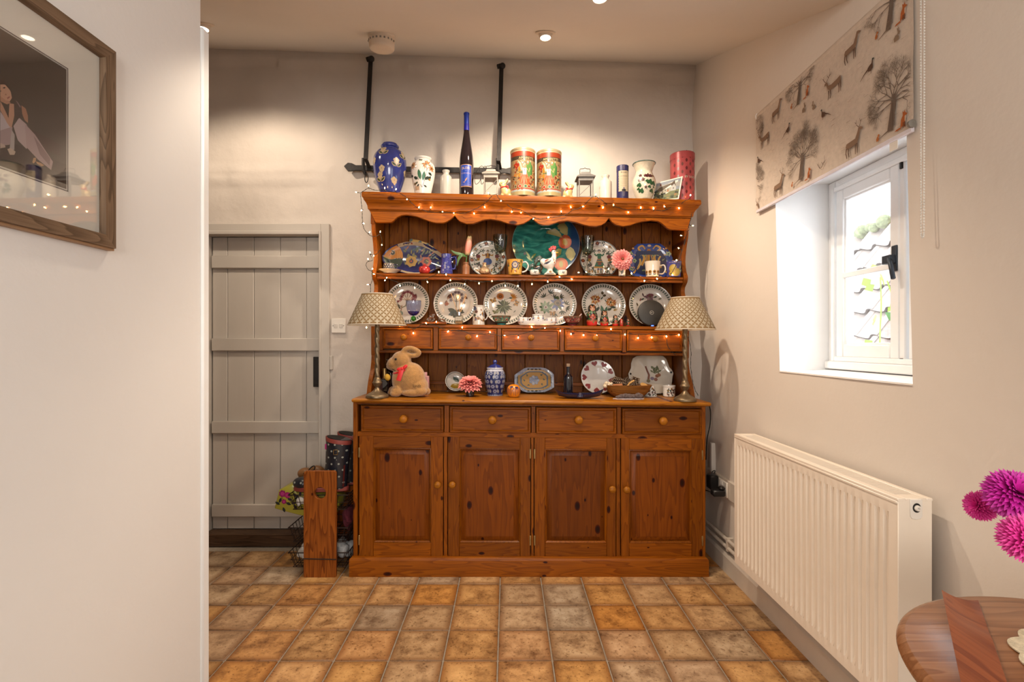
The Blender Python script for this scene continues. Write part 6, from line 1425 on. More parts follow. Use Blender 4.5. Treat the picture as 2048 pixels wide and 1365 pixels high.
# two lamps
M['shade_cloth'] = mat('gold_brown_shade', (.20, .125, .055), .8, var=.08, vs=40); M['shade_in'] = mat('shade_lining', (.62, .55, .45), .8, var=.04)
def lamp(cx, Y, label, ytop, ybot, hwt, hwb, base_hw, tiltx=0):
    L = pw(cx, Y); s = Y/1000; z = lambda py: wz(py, Y)-L[2]; t = thing('table_lamp', label, 'lamp', L)
    rb = base_hw*s
    part('base', MB().lathe(sp((rb, 0), (rb*1.0, .006), (rb*.97, .012), (rb*.78, .020), (rb*.48, .030), (rb*.30, .040), (rb*.17, .052), (rb*.24, .056), (rb*.36, .070), (rb*.42, .076), (rb*.34, .086), (rb*.30, .096), (.012, .104)), n=40), M['bronze'], t, smooth=40)
    zc0, zc1 = .100, z(ybot)+.03; rings = []; n = 20; mN = 72
    for j in range(mN+1):
        tt = j/mN; zz = zc0+(zc1-zc0)*tt; tw = tt*(zc1-zc0)/.052*PI; rings.append([((.0095+.0042*abs(math.cos(1.0*(2*PI*i/n)+tw)))*math.cos(2*PI*i/n), (.0095+.0042*abs(math.cos(1.0*(2*PI*i/n)+tw)))*math.sin(2*PI*i/n), zz) for i in range(n)])
    part('barley_twist_column', MB().loft(rings), M['bronze'], t, smooth=60)
    zt0, zb0 = z(ytop), z(ybot); rt, rb2 = hwt*s, hwb*s
    part('lamp_holder', MB().lathe([(.016, zc1-.004), (.018, zc1), (.017, zc1+.035), (.012, zc1+.05)], n=20, cap1=True), M['bronze'], t)
    S0 = 40
    def cone(rr0, z0, rr1, z1, nn=48): return MB().lathe([(rr0, z0), (rr1, z1)], n=nn, cap0=False)
    sh = part('lamp_shade', cone(rb2, zb0, rt, zt0, 64), M['shade_cloth'], t, smooth=60)
    o = part('lining', cone(rb2-.0012, zb0+.0005, rt-.0012, zt0-.0005, 64), M['shade_in'], t, smooth=60); o.parent = sh
    tr = MB()
    for r_, zz in ((rb2, zb0), (rt, zt0)): tr.tube([(r_*math.cos(2*PI*i/56), r_*math.sin(2*PI*i/56), zz) for i in range(56)], .0022, 6, True)
    o = part('trim', tr, M['shade_in'], t, smooth=60); o.parent = sh
    sp_ = MB()
    for i in range(3): a = 2*PI*i/3; sp_.tube([(0, 0, zt0-.02), (rt*math.cos(a), rt*math.sin(a), zt0-.003)], .0012, 5)
    sp_.tube([(0, 0, zc1), (0, 0, zt0-.02)], .005, 8); o = part('shade_carrier', sp_, M['brass'], t); o.parent = sh
    # printed quatrefoils
    H = zt0-zb0
    def SS(u, v, h):
        r = rb2+(rt-rb2)*v+h; a = u; return Vector((r*math.sin(a), -r*math.cos(a), zb0+H*v))
    p = Paint(SS, .0007); rows, cols = 13, 25; v = .088
    for j in range(rows):
        r = rb2+(rt-rb2)*v; da = 2*PI/cols; wu = da*.385; wv = wu*r/H*1.0*(((rt-rb2)**2+H*H)**.5/H)**-1
        for i in range(cols):
            u = da*(i+.5*(j % 2))
            for (ru, rv) in ((wu*1.04, wv*.36), (wu*.36, wv*1.04)): p.ell(u, v, ru*.98, rv*.98, '#cdbfa4', 0, 0, 12, 2)
        v += wv*1.30
        if v+wv > 1.0: break
    for f, v_ in ((0, 0),): pass
    o = p.done('quatrefoil_print', t, M['print']); o.parent = sh
    return t, L
lamp(754.5, 2.584, 'table lamp with barley twist stem and quatrefoil shade at the left end of the dresser', 589, 650.5, 30, 57, 22.5)
lamp(1370, 2.584, 'table lamp with barley twist stem and quatrefoil shade at the right end of the dresser', 596, 659.5, 27, 57.5, 22)
# dark bottles behind the left lamp
t = thing('spirit_bottle', 'short black bottle with a gold neck foil behind the left lamp', 'bottle', pw(769, 2.735)); part('body', MB().box(-.026, .026, -.018, .018, 0, .088), M['dark_glass'], t, bevel=.006)
part('neck_foil', MB().lathe([(.0125, .088), (.0095, .094), (.0095, .142), (.008, .143), (.001, .143)], n=24), M['brass'], t); p = Paint(lambda u, v, h: Vector((u, -.018-h, v)), .0004); p.rect(-.026, -.006, .01, .075, '#4c1a18', 0, 1, 1); p.done('label', t)
t = thing('decanter', 'clear glass bottle with a pointed stopper in the left corner of the dresser', 'bottle', pw(775, 2.83)); part('body', MB().lathe(sp((.036, 0), (.038, .004), (.038, .10), (.030, .125), (.013, .145), (.011, .165), (.014, .17)), n=28, cap1=True), pane('thin_smoky_glass', (.35, .33, .30), .12), t, smooth=50)
part('stopper', MB().lathe(sp((.010, .170), (.008, .176), (.011, .186), (.006, .196), (.001, .20)), n=20), M['clear'], t, smooth=50)
# soft toy rabbit
Yr = 2.66; L = pw(818, Yr); sR = Yr/1000
def rp_(px, py): return (px-818)*sR, wz(py, Yr)-L[2]
b = MB()
def re(px, py, rx, rz, d, y=0, rot=0): x, zz = rp_(px, py); eball(b, (x, y, zz), rx*sR, d*sR, rz*sR, rot)
re(822, 757, 29, 33, 24); re(801, 759, 17, 29, 19); re(838, 772, 19, 19, 23); re(808, 742, 18, 18, 18)
re(803, 720, 20, 18.5, 17); re(789, 727, 16, 14, 14, 0, -.5); re(780, 730.5, 8, 8.5, 8)
re(796, 781, 12, 11, 9, -14*sR); re(792, 785.5, 8.5, 6, 8, -16*sR); re(783, 782, 9, 9, 8, 12*sR); re(779, 786, 7, 5.5, 7, 12*sR)
re(829, 784, 24, 7.5, 10, -15*sR); re(842, 781, 15, 9.5, 11, -14*sR); re(830, 784, 22, 7.5, 10, 14*sR); re(854, 782, 7.5, 7.5, 7.5)
b2 = MB(); b, keep = b, b
# ears: flopped loop and its partner
def ear(pts, r, yy): 
    P3 = [(*rp_(*q),) for q in pts]; keep.tube(spline([(x, yy, zz) for x, zz in P3], 5), r*sR, 10)
ear([(805, 707), (810, 699), (819, 696), (829, 698), (838.5, 704), (835, 709.5), (825, 711), (816, 709), (809, 710)], 5.0, -4*sR); ear([(808, 706), (816, 702), (826, 704), (832, 706)], 4.5, 5*sR)
for v in keep.v: v.z = max(v.z, .0015)
toy = fuse(keep, .0034, 7); mnz = min(v.z for v in toy.v)
for v in toy.v: v.z -= mnz-.0005
M['plush'] = mat('honey_plush', (.40, .205, .065), .95, var=.18, vs=70, bump=.5, bs=260, sheen=.5)
t = thing('toy_rabbit', 'honey brown plush toy rabbit with a red ribbon bow on the dresser', 'soft toy', L)
part('body', toy, M['plush'], t, smooth=80); sf = proj_surf(toy)
x, zz = rp_(795, 718.5); e = MB(); q = sf(x, zz, 0); eball(e, (q.x, q.y, q.z), .0068, .004, .0062); part('eye', e, M['black_gloss'], t)
p = Paint(sf, .0008)
for a, c in (((777, 732), (795, 727.5)), ((778, 734), (798, 729)), ((779, 736), (788, 738))): p.line([rp_(*a), ((rp_(*a)[0]+rp_(*c)[0])/2, (rp_(*a)[1]+rp_(*c)[1])/2-.004), rp_(*c)], .0012, '#6a4a26', 0, sub=4)
p.leaf(*rp_(772.5, 730), .01, .007, -1.2, '#5a3a28', 0)
xx, zz = rp_(838, 771.5); p.text('Lindt', xx, zz-.004, .021, '#4f3a24', 0); p.done('stitching', t, M['fabric_print'])
rb = MB(); cpx = []
for i in range(28):
    a = 2*PI*i/28; x, zz = rp_(806+18.5*math.cos(a), 741.5-5.2*math.cos(a)); cpx.append((x, -19*sR*math.sin(a), zz-.004*abs(math.sin(a))))
rb.tube(cpx, .0055, 8, True); part('ribbon', rb, M['red_ribbon'], t, smooth=60)
bw = MB(); cx_, cz_ = rp_(809, 737.5); yb = -.058
for dx, dz, rot in ((-.013, -.001, -.15), (.014, .010, -.75)): eball(bw, (cx_+dx, yb, cz_+dz), .017, .007, .0095, rot)
eball(bw, (cx_, yb-.003, cz_+.002), .008, .008, .009)
tail = MB()
def strip(pts, w): 
    n = len(pts); vs = []
    for i, q in enumerate(pts): vs += [Vector(q)+Vector((-w, 0, .2*w)), Vector(q)+Vector((0, -.003, 0)), Vector(q)+Vector((w, 0, -.2*w))]
    bw.add(vs, [f for i in range(n-1) for f in ((3*i, 3*i+1, 3*i+4, 3*i+3), (3*i+1, 3*i+2, 3*i+5, 3*i+4))])
x1, z1 = rp_(802, 760); strip([(cx_-.002, yb-.004, cz_), (cx_-.006, yb-.008, cz_-.022), (x1, yb-.006, z1)], .0115)
part('bow', bw, M['red_ribbon'], t, smooth=60, fix=False)
bl = MB(); x, zz = rp_(777, 754.5); eball(bl, (x, -.022, zz), .0155, .0155, .0185, -.3); part('bell', bl, mat('mustard_felt', (.48, .27, .03), .8, var=.15), t, smooth=60)
# pink bottles
for cx, Y, txt in ((836, 2.80, 'pale pink bottle half hidden behind the toy rabbit, left of two'), (850, 2.785, 'pale pink bottle beside the toy rabbit, right of two')):
    t = thing('pink_bottle', txt, 'bottle', pw(cx, Y)); part('body', MB().box(-.0225, .0225, -.02, .02, 0, .100), M.setdefault('pink', mat('pale_pink_plastic', (.58, .30, .30), .35, var=.04)), t, bevel=.003); part('cap', MB().lathe([(.0125, .1), (.0125, .120), (.0118, .121), (.001, .121)], n=24), M['pink'], t)
# lemon bowl
R_ = .0585; l = math.radians(24); Yc = 2.895; x = wx(910, Yc)
t = thing('lemon_bowl', 'small round dish painted with a lemon and leaf, leaning behind the lower dahlia', 'dish', (x, Yc, wt_z(x)+R_*math.cos(l)+.004), (PI/2-l, 0, .25))
part('body', MB().lathe(sp((R_*.45, -.006), (R_*.8, .004), (R_*.98, .018), (R_, .022))+sp((R_*.97, .022), (R_*.8, .010), (R_*.5, .003), (.001, .001)), n=48), M['plate_glaze'], t, smooth=50)
f_ = prof_rad([(.001, 0)]); 
def SLm(u, v, h): r = math.hypot(u, v)/R_; return Vector((u, v, .001+.021*max(0, r-.3)**1.7/.55+h))
p = Paint(SLm, .0009); p.ring(0, 0, R_*.90, R_*.93, '#3a3a2c', 0, 48); p.shape([(-.03, -.030), (-.022, -.014), (-.004, -.006), (.018, -.008), (.034, -.016), (.038, -.026), (.02, -.038), (-.008, -.040)], '#b8942c', 1); p.ell(.005, -.022, .018, .010, '#c8a848', 0, 2); p.leaf(-.010, .032, .046, .026, -.75, '#1f3c2a', 1); p.line([(-.008, .03), (.018, .004)], .0012, '#5a7a5c', 2); p.done('lemon_print', t)
# lower dahlia in a black glass
L = pw(940, 2.69); t = thing('vase', 'small black glass holding the lower pink dahlia', 'vase', L)
part('body', MB().lathe(sp((.021, 0), (.0225, .003), (.0225, .034), (.0215, .042))+[(.019, .042), (.018, .02)], n=32), M['dark_glass'], t, smooth=50)
zf = wz(762, 2.67); dahlia('dahlia', 'pink dahlia seen from the side in the black glass on the worktop', (L[0], L[1], wz(769, 2.69)), .0690, .42, [(0, 0, -.004), (0, .004, L[2]+.006-wz(769, 2.69))], top=True)
# blue and white ginger jar
L = pw(990, 2.75); k_ = .00275; z = lambda py: wz(py, 2.75)-L[2]
pr = sp((.042, 0), (.043, .006), (.041, .016), (.049, .045), (.0555, .085), (.0545, .118), (.046, .138), (.041, .146))
t = thing('ginger_jar', 'lidded blue and white ginger jar in the middle of the dresser', 'jar', L)
M['jar_white'] = mat('blue_white_glaze', (.46, .47, .55), .12, var=.12, vs=30, coat=.6)
part('body', MB().lathe(pr, n=48, cap1=True), M['jar_white'], t, smooth=60)
part('lid', MB().lathe(sp((.041, .146), (.0445, .149), (.043, .153), (.036, .158), (.024, .167), (.010, .172), (.008, .176)), n=40, cap1=True), M['blue_glaze'], t, smooth=50)
part('lid_rim', MB().lathe([(.0418, .1445), (.0452, .147), (.0455, .151), (.0435, .1535)], n=40, cap0=False), M['jar_white'], t); b = MB(); b.ball((0, 0, .184), .012, 16, 10); part('knob', b, M['blue_glaze'], t, smooth=60)
p = Paint(cyl_surf(prof_rad(pr)), .0006); NV = '#23306e'
p.rect(-.075, .075, .004, .134, NV, 0, 40, 10)
R = random.Random(1)
for j, v in enumerate((.026, .052, .078, .104, .124)):
    for i in range(-4, 5):
        u = .0215*i+.0107*(j % 2)
        if (i+j) % 3 == 0: p.flower(u, v, .0115, '#a8adc8', 6, .8, '#2c3a80', 1)
        else: p.leaf(u-.006*math.cos(1.2+j), v-.011, .024, .015, 1.3+.5*((i+j) % 2), '#a2a6bc', 1); p.leaf(u-.004*math.cos(1.2+j), v-.007, .015, .008, 1.3+.5*((i+j) % 2), '#bcb8b4', 2)
for i in range(-5, 6): p.ell(.012*i, .010, .0038, .005, '#a8adc8', 0, 1, 8, 1)
p.done('paisley_print', t)
# orange ball
t = thing('candle_ball', 'round orange candle with purple stripes before the yellow platter', 'candle', pw(1027.5, 2.68))
pr = sp((.024, 0), (.030, .006), (.0365, .026), (.0345, .048), (.024, .062), (.010, .0675), (.001, .068)); part('body', MB().lathe(pr, n=40), mat('orange_wax', (.62, .20, .012), .25, var=.1, coat=.4), t, smooth=60)
p = Paint(cyl_surf(prof_rad(pr)), .0005); R = random.Random(12); PU = '#35205c'
for i in range(-6, 7): p.line([(.0085*i, .052-R.uniform(0, .012)), (.0085*i+R.uniform(-.002, .002), .008+R.uniform(0, .016))], .0036, PU, 0, .0018, 5)
for u in (-.016, .012): p.leaf(u-.008, .053, .022, .010, R.uniform(-.3, .3), PU, 1)
p.ring(.017, .047, .0025, .005, PU, 1, 12); p.done('purple_stripes', t)
# yellow and blue platter
Ya = 2.88; x0 = wx(1068.5, Ya); zb_ = wt_z(x0); l = math.radians(14)
oc = [(1029, 770), (1029, 752), (1037, 746), (1049, 738), (1056, 736.5), (1084, 736.5), (1092, 738), (1104, 746), (1108, 751), (1108, 777), (1102, 781), (1090, 786), (1082, 787), (1054, 787.5), (1046, 785), (1034, 777)]
ol = [(wx(a, Ya)-x0, wz(b, Ya)) for a, b in oc]; mn = min(b for a, b in ol); ol = [(a, b-mn) for a, b in ol]; ocx, ocy = 0, sum(b for a, b in ol)/len(ol)
t = thing('octagonal_dish', 'small eight sided yellow dish with a blue flower and blue border', 'dish', (x0, Ya, zb_+.003), (PI/2-l, 0, 0))
rim_dish(ol, 'body', t, mat('pale_blue_border_glaze', (.27, .30, .38), .15, var=.35, vs=110, coat=.5), .014, .78)
def SY(u, v, h):
    r = max(abs(u)/.113, abs(v-ocy)/.0735, (abs(u)/.113+abs(v-ocy)/.0735)/1.5); return Vector((u, v, .0048+.0105*min(1, max(0, (r-.78)/.2))+h))
p = Paint(SY, .0007, .0002)
def scl(s): return [(a*s, ocy+(b-ocy)*s) for a, b in ol]
for i in range(len(ol)):
    pass
p.shape(scl(.84), '#b88828', 0, 6); p.shape(scl(.71), '#4a5568', 1, 5); p.shape(scl(.63), '#c8901f', 2, 5)
for i in range(26):
    a = 2*PI*i/26; r = .80; k2 = 1/max(abs(math.cos(a))/1.0, abs(math.sin(a))/1.0, (abs(math.cos(a))+abs(math.sin(a)))/1.36); u, v = .112*r*k2*math.cos(a), ocy+.0725*r*k2*math.sin(a)
    for j in (-1, 0, 1): p.leaf(u, v, .012, .005, a+j*.8, '#2c3430', 3)
for i in range(7): a = 2*PI*i/7; p.ell(.018*math.cos(a), ocy+.016*math.sin(a), .013, .011, ['#aab0c0', '#8f98b4', '#c0c2c8'][i % 3], a, 4); p.ring(.018*math.cos(a), ocy+.016*math.sin(a), .0105, .0118, '#4a5684', 5, 12)
p.ell(0, ocy, .010, .010, '#8490b4', 0, 5); p.ell(.004, ocy, .003, .003, '#b0903c', 0, 6)
for u, v, a in ((-.052, .0, 3), (.052, .002, .2), (-.036, .026, 2.4), (.04, .026, .8), (-.030, -.024, 3.9), (.040, -.022, -.6)): p.leaf(u, ocy+v, .013, .007, a, '#33402c', 3); p.leaf(u, ocy+v, .010, .005, a+1, '#33402c', 3)
p.done('flower_print', t)
# cobalt bottle
L = pw(1136.5, 2.75); h = wz(728, 2.75)-L[2]; t = thing('cobalt_bottle', 'slim dark cobalt bottle with a cork stopper', 'bottle', L)
pr = sp((.0235, 0), (.0250, .003), (.0250, .096), (.0225, .108), (.012, .120), (.0095, .126), (.0095, h-.016)); part('body', MB().lathe(pr, n=36, cap1=True), mat('cobalt_bottle_glass', (.004, .005, .012), .05, coat=.8), t, smooth=50)
part('cork', MB().lathe([(.0095, h-.016), (.0105, h-.014), (.0105, h-.001), (.009, h), (.001, h)], n=20), mat('cork', (.30, .21, .14), .9, var=.3, vs=150), t)
# whale tail dish
Yw = 2.655; L = pw(1158.5, Yw); s = Yw/1000; t = thing('fluke_dish', 'dark blue glass dish shaped like upturned whale tail flukes', 'dish', L)
rings = []
for i in range(41):
    u = -1+2*i/40; a = abs(u); x = u*48.5*s
    zb0_ = .002+.018*a**2.0; zt0_ = .024+.004*a+.022*max(0, a-.45)**2*3.3; zt0_ = max(zt0_, zb0_+.003)
    if a > .86: zb0_ += (zt0_-zb0_-.003)*((a-.86)/.14)
    hw = .044*max(.02, (1-a**2.4))**.6; hw *= .70+.30*min(1, a/.16)
    rings.append([(x, -hw, zt0_), (x, -hw*.85, zb0_+(zt0_-zb0_)*.35), (x, -hw*.45, zb0_), (x, hw*.45, zb0_), (x, hw*.85, zb0_+(zt0_-zb0_)*.35), (x, hw, zt0_), (x, hw*.8, zt0_-.001), (x, hw*.4, zb0_+.004), (x, -hw*.4, zb0_+.004), (x, -hw*.8, zt0_-.001)])
mb = MB().loft(rings); mnz = min(v.z for v in mb.v)
for v in mb.v: v.z -= mnz-.0003
M['navy_glass'] = mat('navy_glass', (.010, .011, .035), .08, var=.3, coat=.8); part('flukes', mb, M['navy_glass'], t, smooth=60)
b = MB(); eball(b, (0, -.030, .012), .020, .016, .012); eball(b, (0, -.026, .022), .009, .010, .012); part('tail_ridge', b, M['navy_glass'], t, smooth=30)
# heart plate
R_ = .098; t = stand(1195, R_, wt_z, 13, 'white plate with red hearts round the rim, leaning on the dresser', back=2.93); link('plate_body', plate_body(R_, .34, .55), M['white_glaze'], t)
p = Paint(plate_surf(R_, .34, .55), .0006)
for i in range(9): a = PI/2+.22+2*PI*i/9; p.heart(.80*math.cos(a), .80*math.sin(a), .33, a+PI/2+PI, '#a3201c', 0)
p.done('hearts', t)
# wooden bowl with cones, on a doily
Lb = pw(1255, 2.76); s = .00276
M['worn_wood'] = pine('worn_brown_wood', 0, (.30, .125, .028), (.15, .055, .012), .5, .3)
t = thing('wooden_bowl', 'shallow carved wooden bowl filled with pine cones', 'bowl', Lb); hl = 46*s; hz_ = wz(769.5, 2.76)-Lb[2]
def rect_ring(hx, hy, z, n=8):
    out = []
    for q in range(4):
        for i in range(n):
            a = PI/2*q+PI/2*i/n; e = .45; c, d = math.cos(a), math.sin(a); out.append((hx*math.copysign(abs(c)**e, c), hy*math.copysign(abs(d)**e, d), z))
    return out
part('body', MB().loft([rect_ring(hl*.58, .040, 0), rect_ring(hl*.66, .046, .004), rect_ring(hl*.86, .062, .030), rect_ring(hl, .074, hz_), rect_ring(hl*.96, .068, hz_), rect_ring(hl*.82, .056, .032), rect_ring(hl*.6, .04, .012)]), M['worn_wood'], t, smooth=40)
M['cone'] = mat('pine_cone_scale', (.10, .055, .03), .7, var=.4, vs=80); M['cone_tip'] = mat('frosted_cone_tip', (.27, .20, .14), .7, var=.5)
def cone_(x, zc, r, tilt, label, y=0):
    t = thing('pine_cone', label, 'pine cone', (Lb[0]+x, Lb[1]+y, Lb[2]+zc), (0, tilt, 0)); a_ = MB(); b_ = MB()
    a_.lathe(sp((r*.25, -r*.95), (r*.55, -r*.5), (r*.5, .2*r), (r*.2, r*1.0)), n=12, cap1=True)
    k = 0
    for j in range(9):
        tt = j/8; zz = -r*.85+1.75*r*tt; rr = r*(.55+.5*math.sin(PI*min(1, tt*1.05+.1)))*(1-.45*tt)
        for i in range(8):
            an = i*PI/4+j*.62; d = Vector((math.cos(an), math.sin(an), .35+.3*tt)); c = Vector((rr*.62*math.cos(an), rr*.62*math.sin(an), zz)); sd = Vector((-math.sin(an), math.cos(an), 0)); up = d.cross(sd)
            a_.obox(c+d*r*.18, d, sd, up, r*.24, r*.12, r*.035); b_.obox(c+d*r*.40, d, sd, up, r*.04, r*.075, r*.05)
    o = part('scales', a_, M['cone'], t, smooth=30); o['kind'] = 'stuff'; o = part('frosted_tips', b_, M['cone_tip'], t, smooth=30); o['kind'] = 'stuff'
cone_(-.045, .070, .036, -.9, 'large dark pine cone at the left of the wooden bowl', .012); cone_(.035, .066, .036, .35, 'upright frosted pine cone at the right of the wooden bowl'); cone_(.000, .078, .024, .8, 'smaller pine cone in the middle of the wooden bowl', .042); cone_(-.006, .052, .018, 1.3, 'small pine cone tucked low in the wooden bowl', -.004)
cs = MB().tube([(-.026, 0, 0), (.026, 0, .004)], .0052, 8).tube([(-.026, .004, .004), (.024, .004, .008)], .005, 8); single('cinnamon_sticks', cs, mat('cinnamon', (.33, .13, .05), .8, var=.3, stretch=(1, 8, 8)), 'bundle of cinnamon sticks lying across the wooden bowl', 'spice', (Lb[0]-.062, Lb[1]-.036, Lb[2]+.062))['kind'] = 'thing'
b = MB()
R = random.Random(5)
for i in range(14): b.ball((R.uniform(-.022, .02), R.uniform(-.012, .012), R.uniform(-.006, .016)), R.uniform(.006, .011), 8, 6)
o = single('dried_flower', b, mat('cream_dried_petals', (.66, .54, .38), .8, var=.2), 'cream dried flower head at the left edge of the wooden bowl', 'dried flower', (Lb[0]-.108, Lb[1]-.02, Lb[2]+.060)); o['kind'] = 'stuff'
M['tan'] = mat('tan_dried_slice', (.50, .28, .09), .7, var=.2); single('dried_twig', MB().tube(spline([(-.028, 0, -.010), (-.006, 0, .002), (.006, 0, .018), (.030, 0, .032)], 4), .0052, 8), M['tan'], 'pale bent twig between the pine cones', 'twig', (Lb[0]-.004, Lb[1]-.045, Lb[2]+.060))
single('dried_slice', MB().lathe([(.020, 0), (.022, .003), (.020, .006), (.004, .004)], n=18, cap1=True), M['tan'], 'dried orange slice at the right edge of the wooden bowl', 'dried fruit', (Lb[0]+.085, Lb[1]-.02, Lb[2]+.062), (.5, .3, 0))
# doily with lavender bag
Ld = pw(1257, 2.642); n = 60
mb = MB().loft([[((.080+.0045*math.sin(i*PI/2.5))*math.cos(2*PI*i/n), (.030+.003*math.sin(i*PI/2.5))*math.sin(2*PI*i/n), z) for i in range(n)] for z in (0, .0025)])
single('lace_doily', mb, mat('lilac_white_lace', (.55, .48, .50), .9, var=.2, vs=150, bump=.5, bs=300), 'small lilac white scalloped doily at the front of the worktop', 'doily', Ld)
b = MB()
for x, r in ((-.052, .008), (-.035, .012), (-.015, .014), (.005, .013), (.024, .012), (.052, .016), (.062, .013)): eball(b, (x, .002, r*.9), .018, .012, r)
single('lavender_bundle', fuse(b, .003, 3), mat('lavender_grey', (.13, .095, .09), .95, var=.5, vs=160, bump=.8, bs=260), 'grey brown lavender bundle lying on the little doily', 'lavender', (Ld[0], Ld[1], Ld[2]+.003), smooth=70)
# square white platter with lug handles
Ya = 2.905; x0 = wx(1303.5, Ya); zb_ = wt_z(x0); l = math.radians(9)
oc = [(1270, 786), (1262, 778), (1259, 764), (1258, 755), (1257, 747), (1260, 741), (1263, 735), (1264, 725), (1268, 715), (1276, 710), (1290, 708.5), (1305, 708), (1322, 708), (1331, 710), (1337, 716), (1340, 725), (1342, 733), (1347, 739), (1349.5, 746), (1347, 754), (1345, 765), (1342, 777), (1336, 785), (1320, 787.5), (1300, 788), (1284, 788)]
ol = [(wx(a, Ya)-x0, wz(b, Ya)) for a, b in oc]; mn = min(b for a, b in ol); ol = [(a, b-mn) for a, b in ol]
ol = [(a*.98, b*.98) for a, b in ol]; l = math.radians(13)
t = thing('square_platter', 'glossy square white platter with two lug handles and printed fruit', 'platter', (x0, Ya, zb_+.002), (PI/2-l, 0, 0)); M['oat_glaze'] = mat('oatmeal_glaze', (.60, .53, .44), .06, var=.03, coat=.8)
rim_dish(ol, 'body', t, M['oat_glaze'], .012, .80)
def sq_(a, b): return (wx(a, Ya)-x0, wz(b, Ya)-mn)
SQ = lambda u, v, h: Vector((u, v, .0120*min(1, max(0, (max(abs(u)/.128, abs(v-.115)/.115)-.78)/.2))+.0042+h)); p = Paint(SQ, .0007)
for a in ((1262.5, 748), (1344, 745)): u, v = sq_(*a); p.ell(u, v, .0052, .0062, '#14100c', 0, 1)
p.line([sq_(1294, 732), sq_(1297, 742), sq_(1300, 750), sq_(1298, 760)], .009, '#8a4a30', 0, .012, 3); R = random.Random(3)
for i in range(16): u, v = sq_(R.uniform(1308, 1322), R.uniform(733, 748)); p.leaf(u, v, .022, .010, R.uniform(.2, 2.9), R.choice(['#7c8058', '#8f9068', '#6a704c']), 0)
for x, y, c in ((1316, 752, '#a05a30'), (1320, 750, '#b06a3a'), (1313, 759, '#a86a54'), (1306, 757, '#9a8498'), (1298, 762, '#8a7a4a')): u, v = sq_(x, y); p.ell(u, v, .011, .010, c, 0, 1)
p.done('fruit_print', t)
# herb pots
for cx, prn, txt in ((1301.5, ((.034, 0), (.033, .004), (.026, .030), (.022, .050), (.0225, .058)), 'flared white china cup with a painted sprig before the square platter'), (1338, ((.031, 0), (.0325, .003), (.0325, .052), (.0345, .056), (.0345, .062)), 'straight white china pot with painted pansies beside the right lamp')):
    pr = [prn[0], prn[1]]+list(sp(*prn[1:])); t, L = vessel('herb_pot', txt, 'pot', cx, 2.80, wt_z, pr, M['white_glaze']); p = Paint(cyl_surf(prof_rad(pr)), .0005); R = random.Random(int(cx))
    for i in range(26): p.leaf(R.uniform(-.024, .024), R.uniform(.008, .044), R.uniform(.007, .014), .0045, R.uniform(-3, 3), R.choice(['#2c4434', '#3a5540', '#24362c']), 0)
    for u, v, c in ((-.014, .034, '#8a6a2c'), (.012, .036, '#4c2038'), (.002, .022, '#542844'), (.018, .022, '#5a2a40'), (-.016, .014, '#7a4a54'), (.004, .044, '#8a5a2c')): p.flower(u, v, .0065, c, 5, .8, '#b8923c', 1)
    p.done('pansy_print', t)
# ================================================================= on the walls and ceiling
# iron tie bar with two hangers
YI = 2.945
t = thing('iron_tie_bar', 'black wrought iron bar with pointed end hung by two straps on the back wall', 'iron bar', tuple(P(845, 340, YI)))
def ip(a, b, Y=YI): p = P(a, b, Y); return (p.x, p.z)
bar = [ip(*a) for a in ((688, 333), (696, 326), (704, 327), (712, 331), (727, 331), (845, 334.5), (1003, 336.5), (1012, 338), (1024, 334.5), (1034, 341), (1024, 349.5), (1011, 347), (990, 347.5), (845, 344.5), (727, 342), (712, 341.5), (703, 343), (696, 343))]
part('bar', MB().prism(bar, lambda a, b, d: (a, d, b), YI-.006, YI+.006), M['iron'], t, bevel=.002, world=True)
for i, (xt, yt, xb, yb, px) in enumerate(((741.5, 117, 731.5, 318, 730), (1003, 131, 997.5, 322, 997))):
    a0 = P(xt, yt, 2.940); a1 = P(xb, yb, 2.885); d = (a1-a0).normalized()
    m = MB().obox((a0+a1)/2, d, (1, 0, 0), d.cross(Vector((1, 0, 0))), (a1-a0).length/2, .0125, .004)
    q = P(px+8, 334, 2.93) if i == 0 else P(px+3, 336, 2.93)
    for e in ((q, P(xb+(9 if i == 0 else 2), 327, 2.93)),):
        dd = (e[0]-a1).normalized(); m.obox((a1+e[0])/2, dd, (1, 0, 0), dd.cross(Vector((1, 0, 0))), (e[0]-a1).length/2+.004, .010, .004)
    part('strap', m, M['iron'], t, bevel=.001, world=True)
    c = P(xt, yt+2, 2.940); b = MB(); b.ball(c+Vector((.006, -.006, 0)), .0175, 12, 8); b.obox(c+Vector((-.012, 0, .002)), (1, 0, .3), (0, 1, 0), (-.3, 0, 1), .014, .010, .009); part('bolt', b, M['iron'], t, world=True)
    lo = P(px+1, 345, 2.93); m = MB(); m.tube([lo+Vector((-.008, -.018, .075)), lo+Vector((-.007, -.022, .01)), lo+Vector((0, -.018, -.008)), lo+Vector((0, .012, -.008))], .010, 7); part('hook', m, M['iron'], t, world=True)
    if i == 0:
        rc = P(733, 353, 2.91); part('ring', MB().tube([rc+Vector((.0115*math.cos(2*PI*k/18), -.006*math.cos(2*PI*k/18), .026*math.sin(2*PI*k/18)-.010)) for k in range(18)], .0024, 6, True), M['iron'], t, world=True)
part('wall_pin', MB().box(-.01, .01, 0, .024, -.008, .008), M['iron'], t); part('wall_pin', MB().box(-.30, -.28, 0, .024, -.008, .008), M['iron'], t)
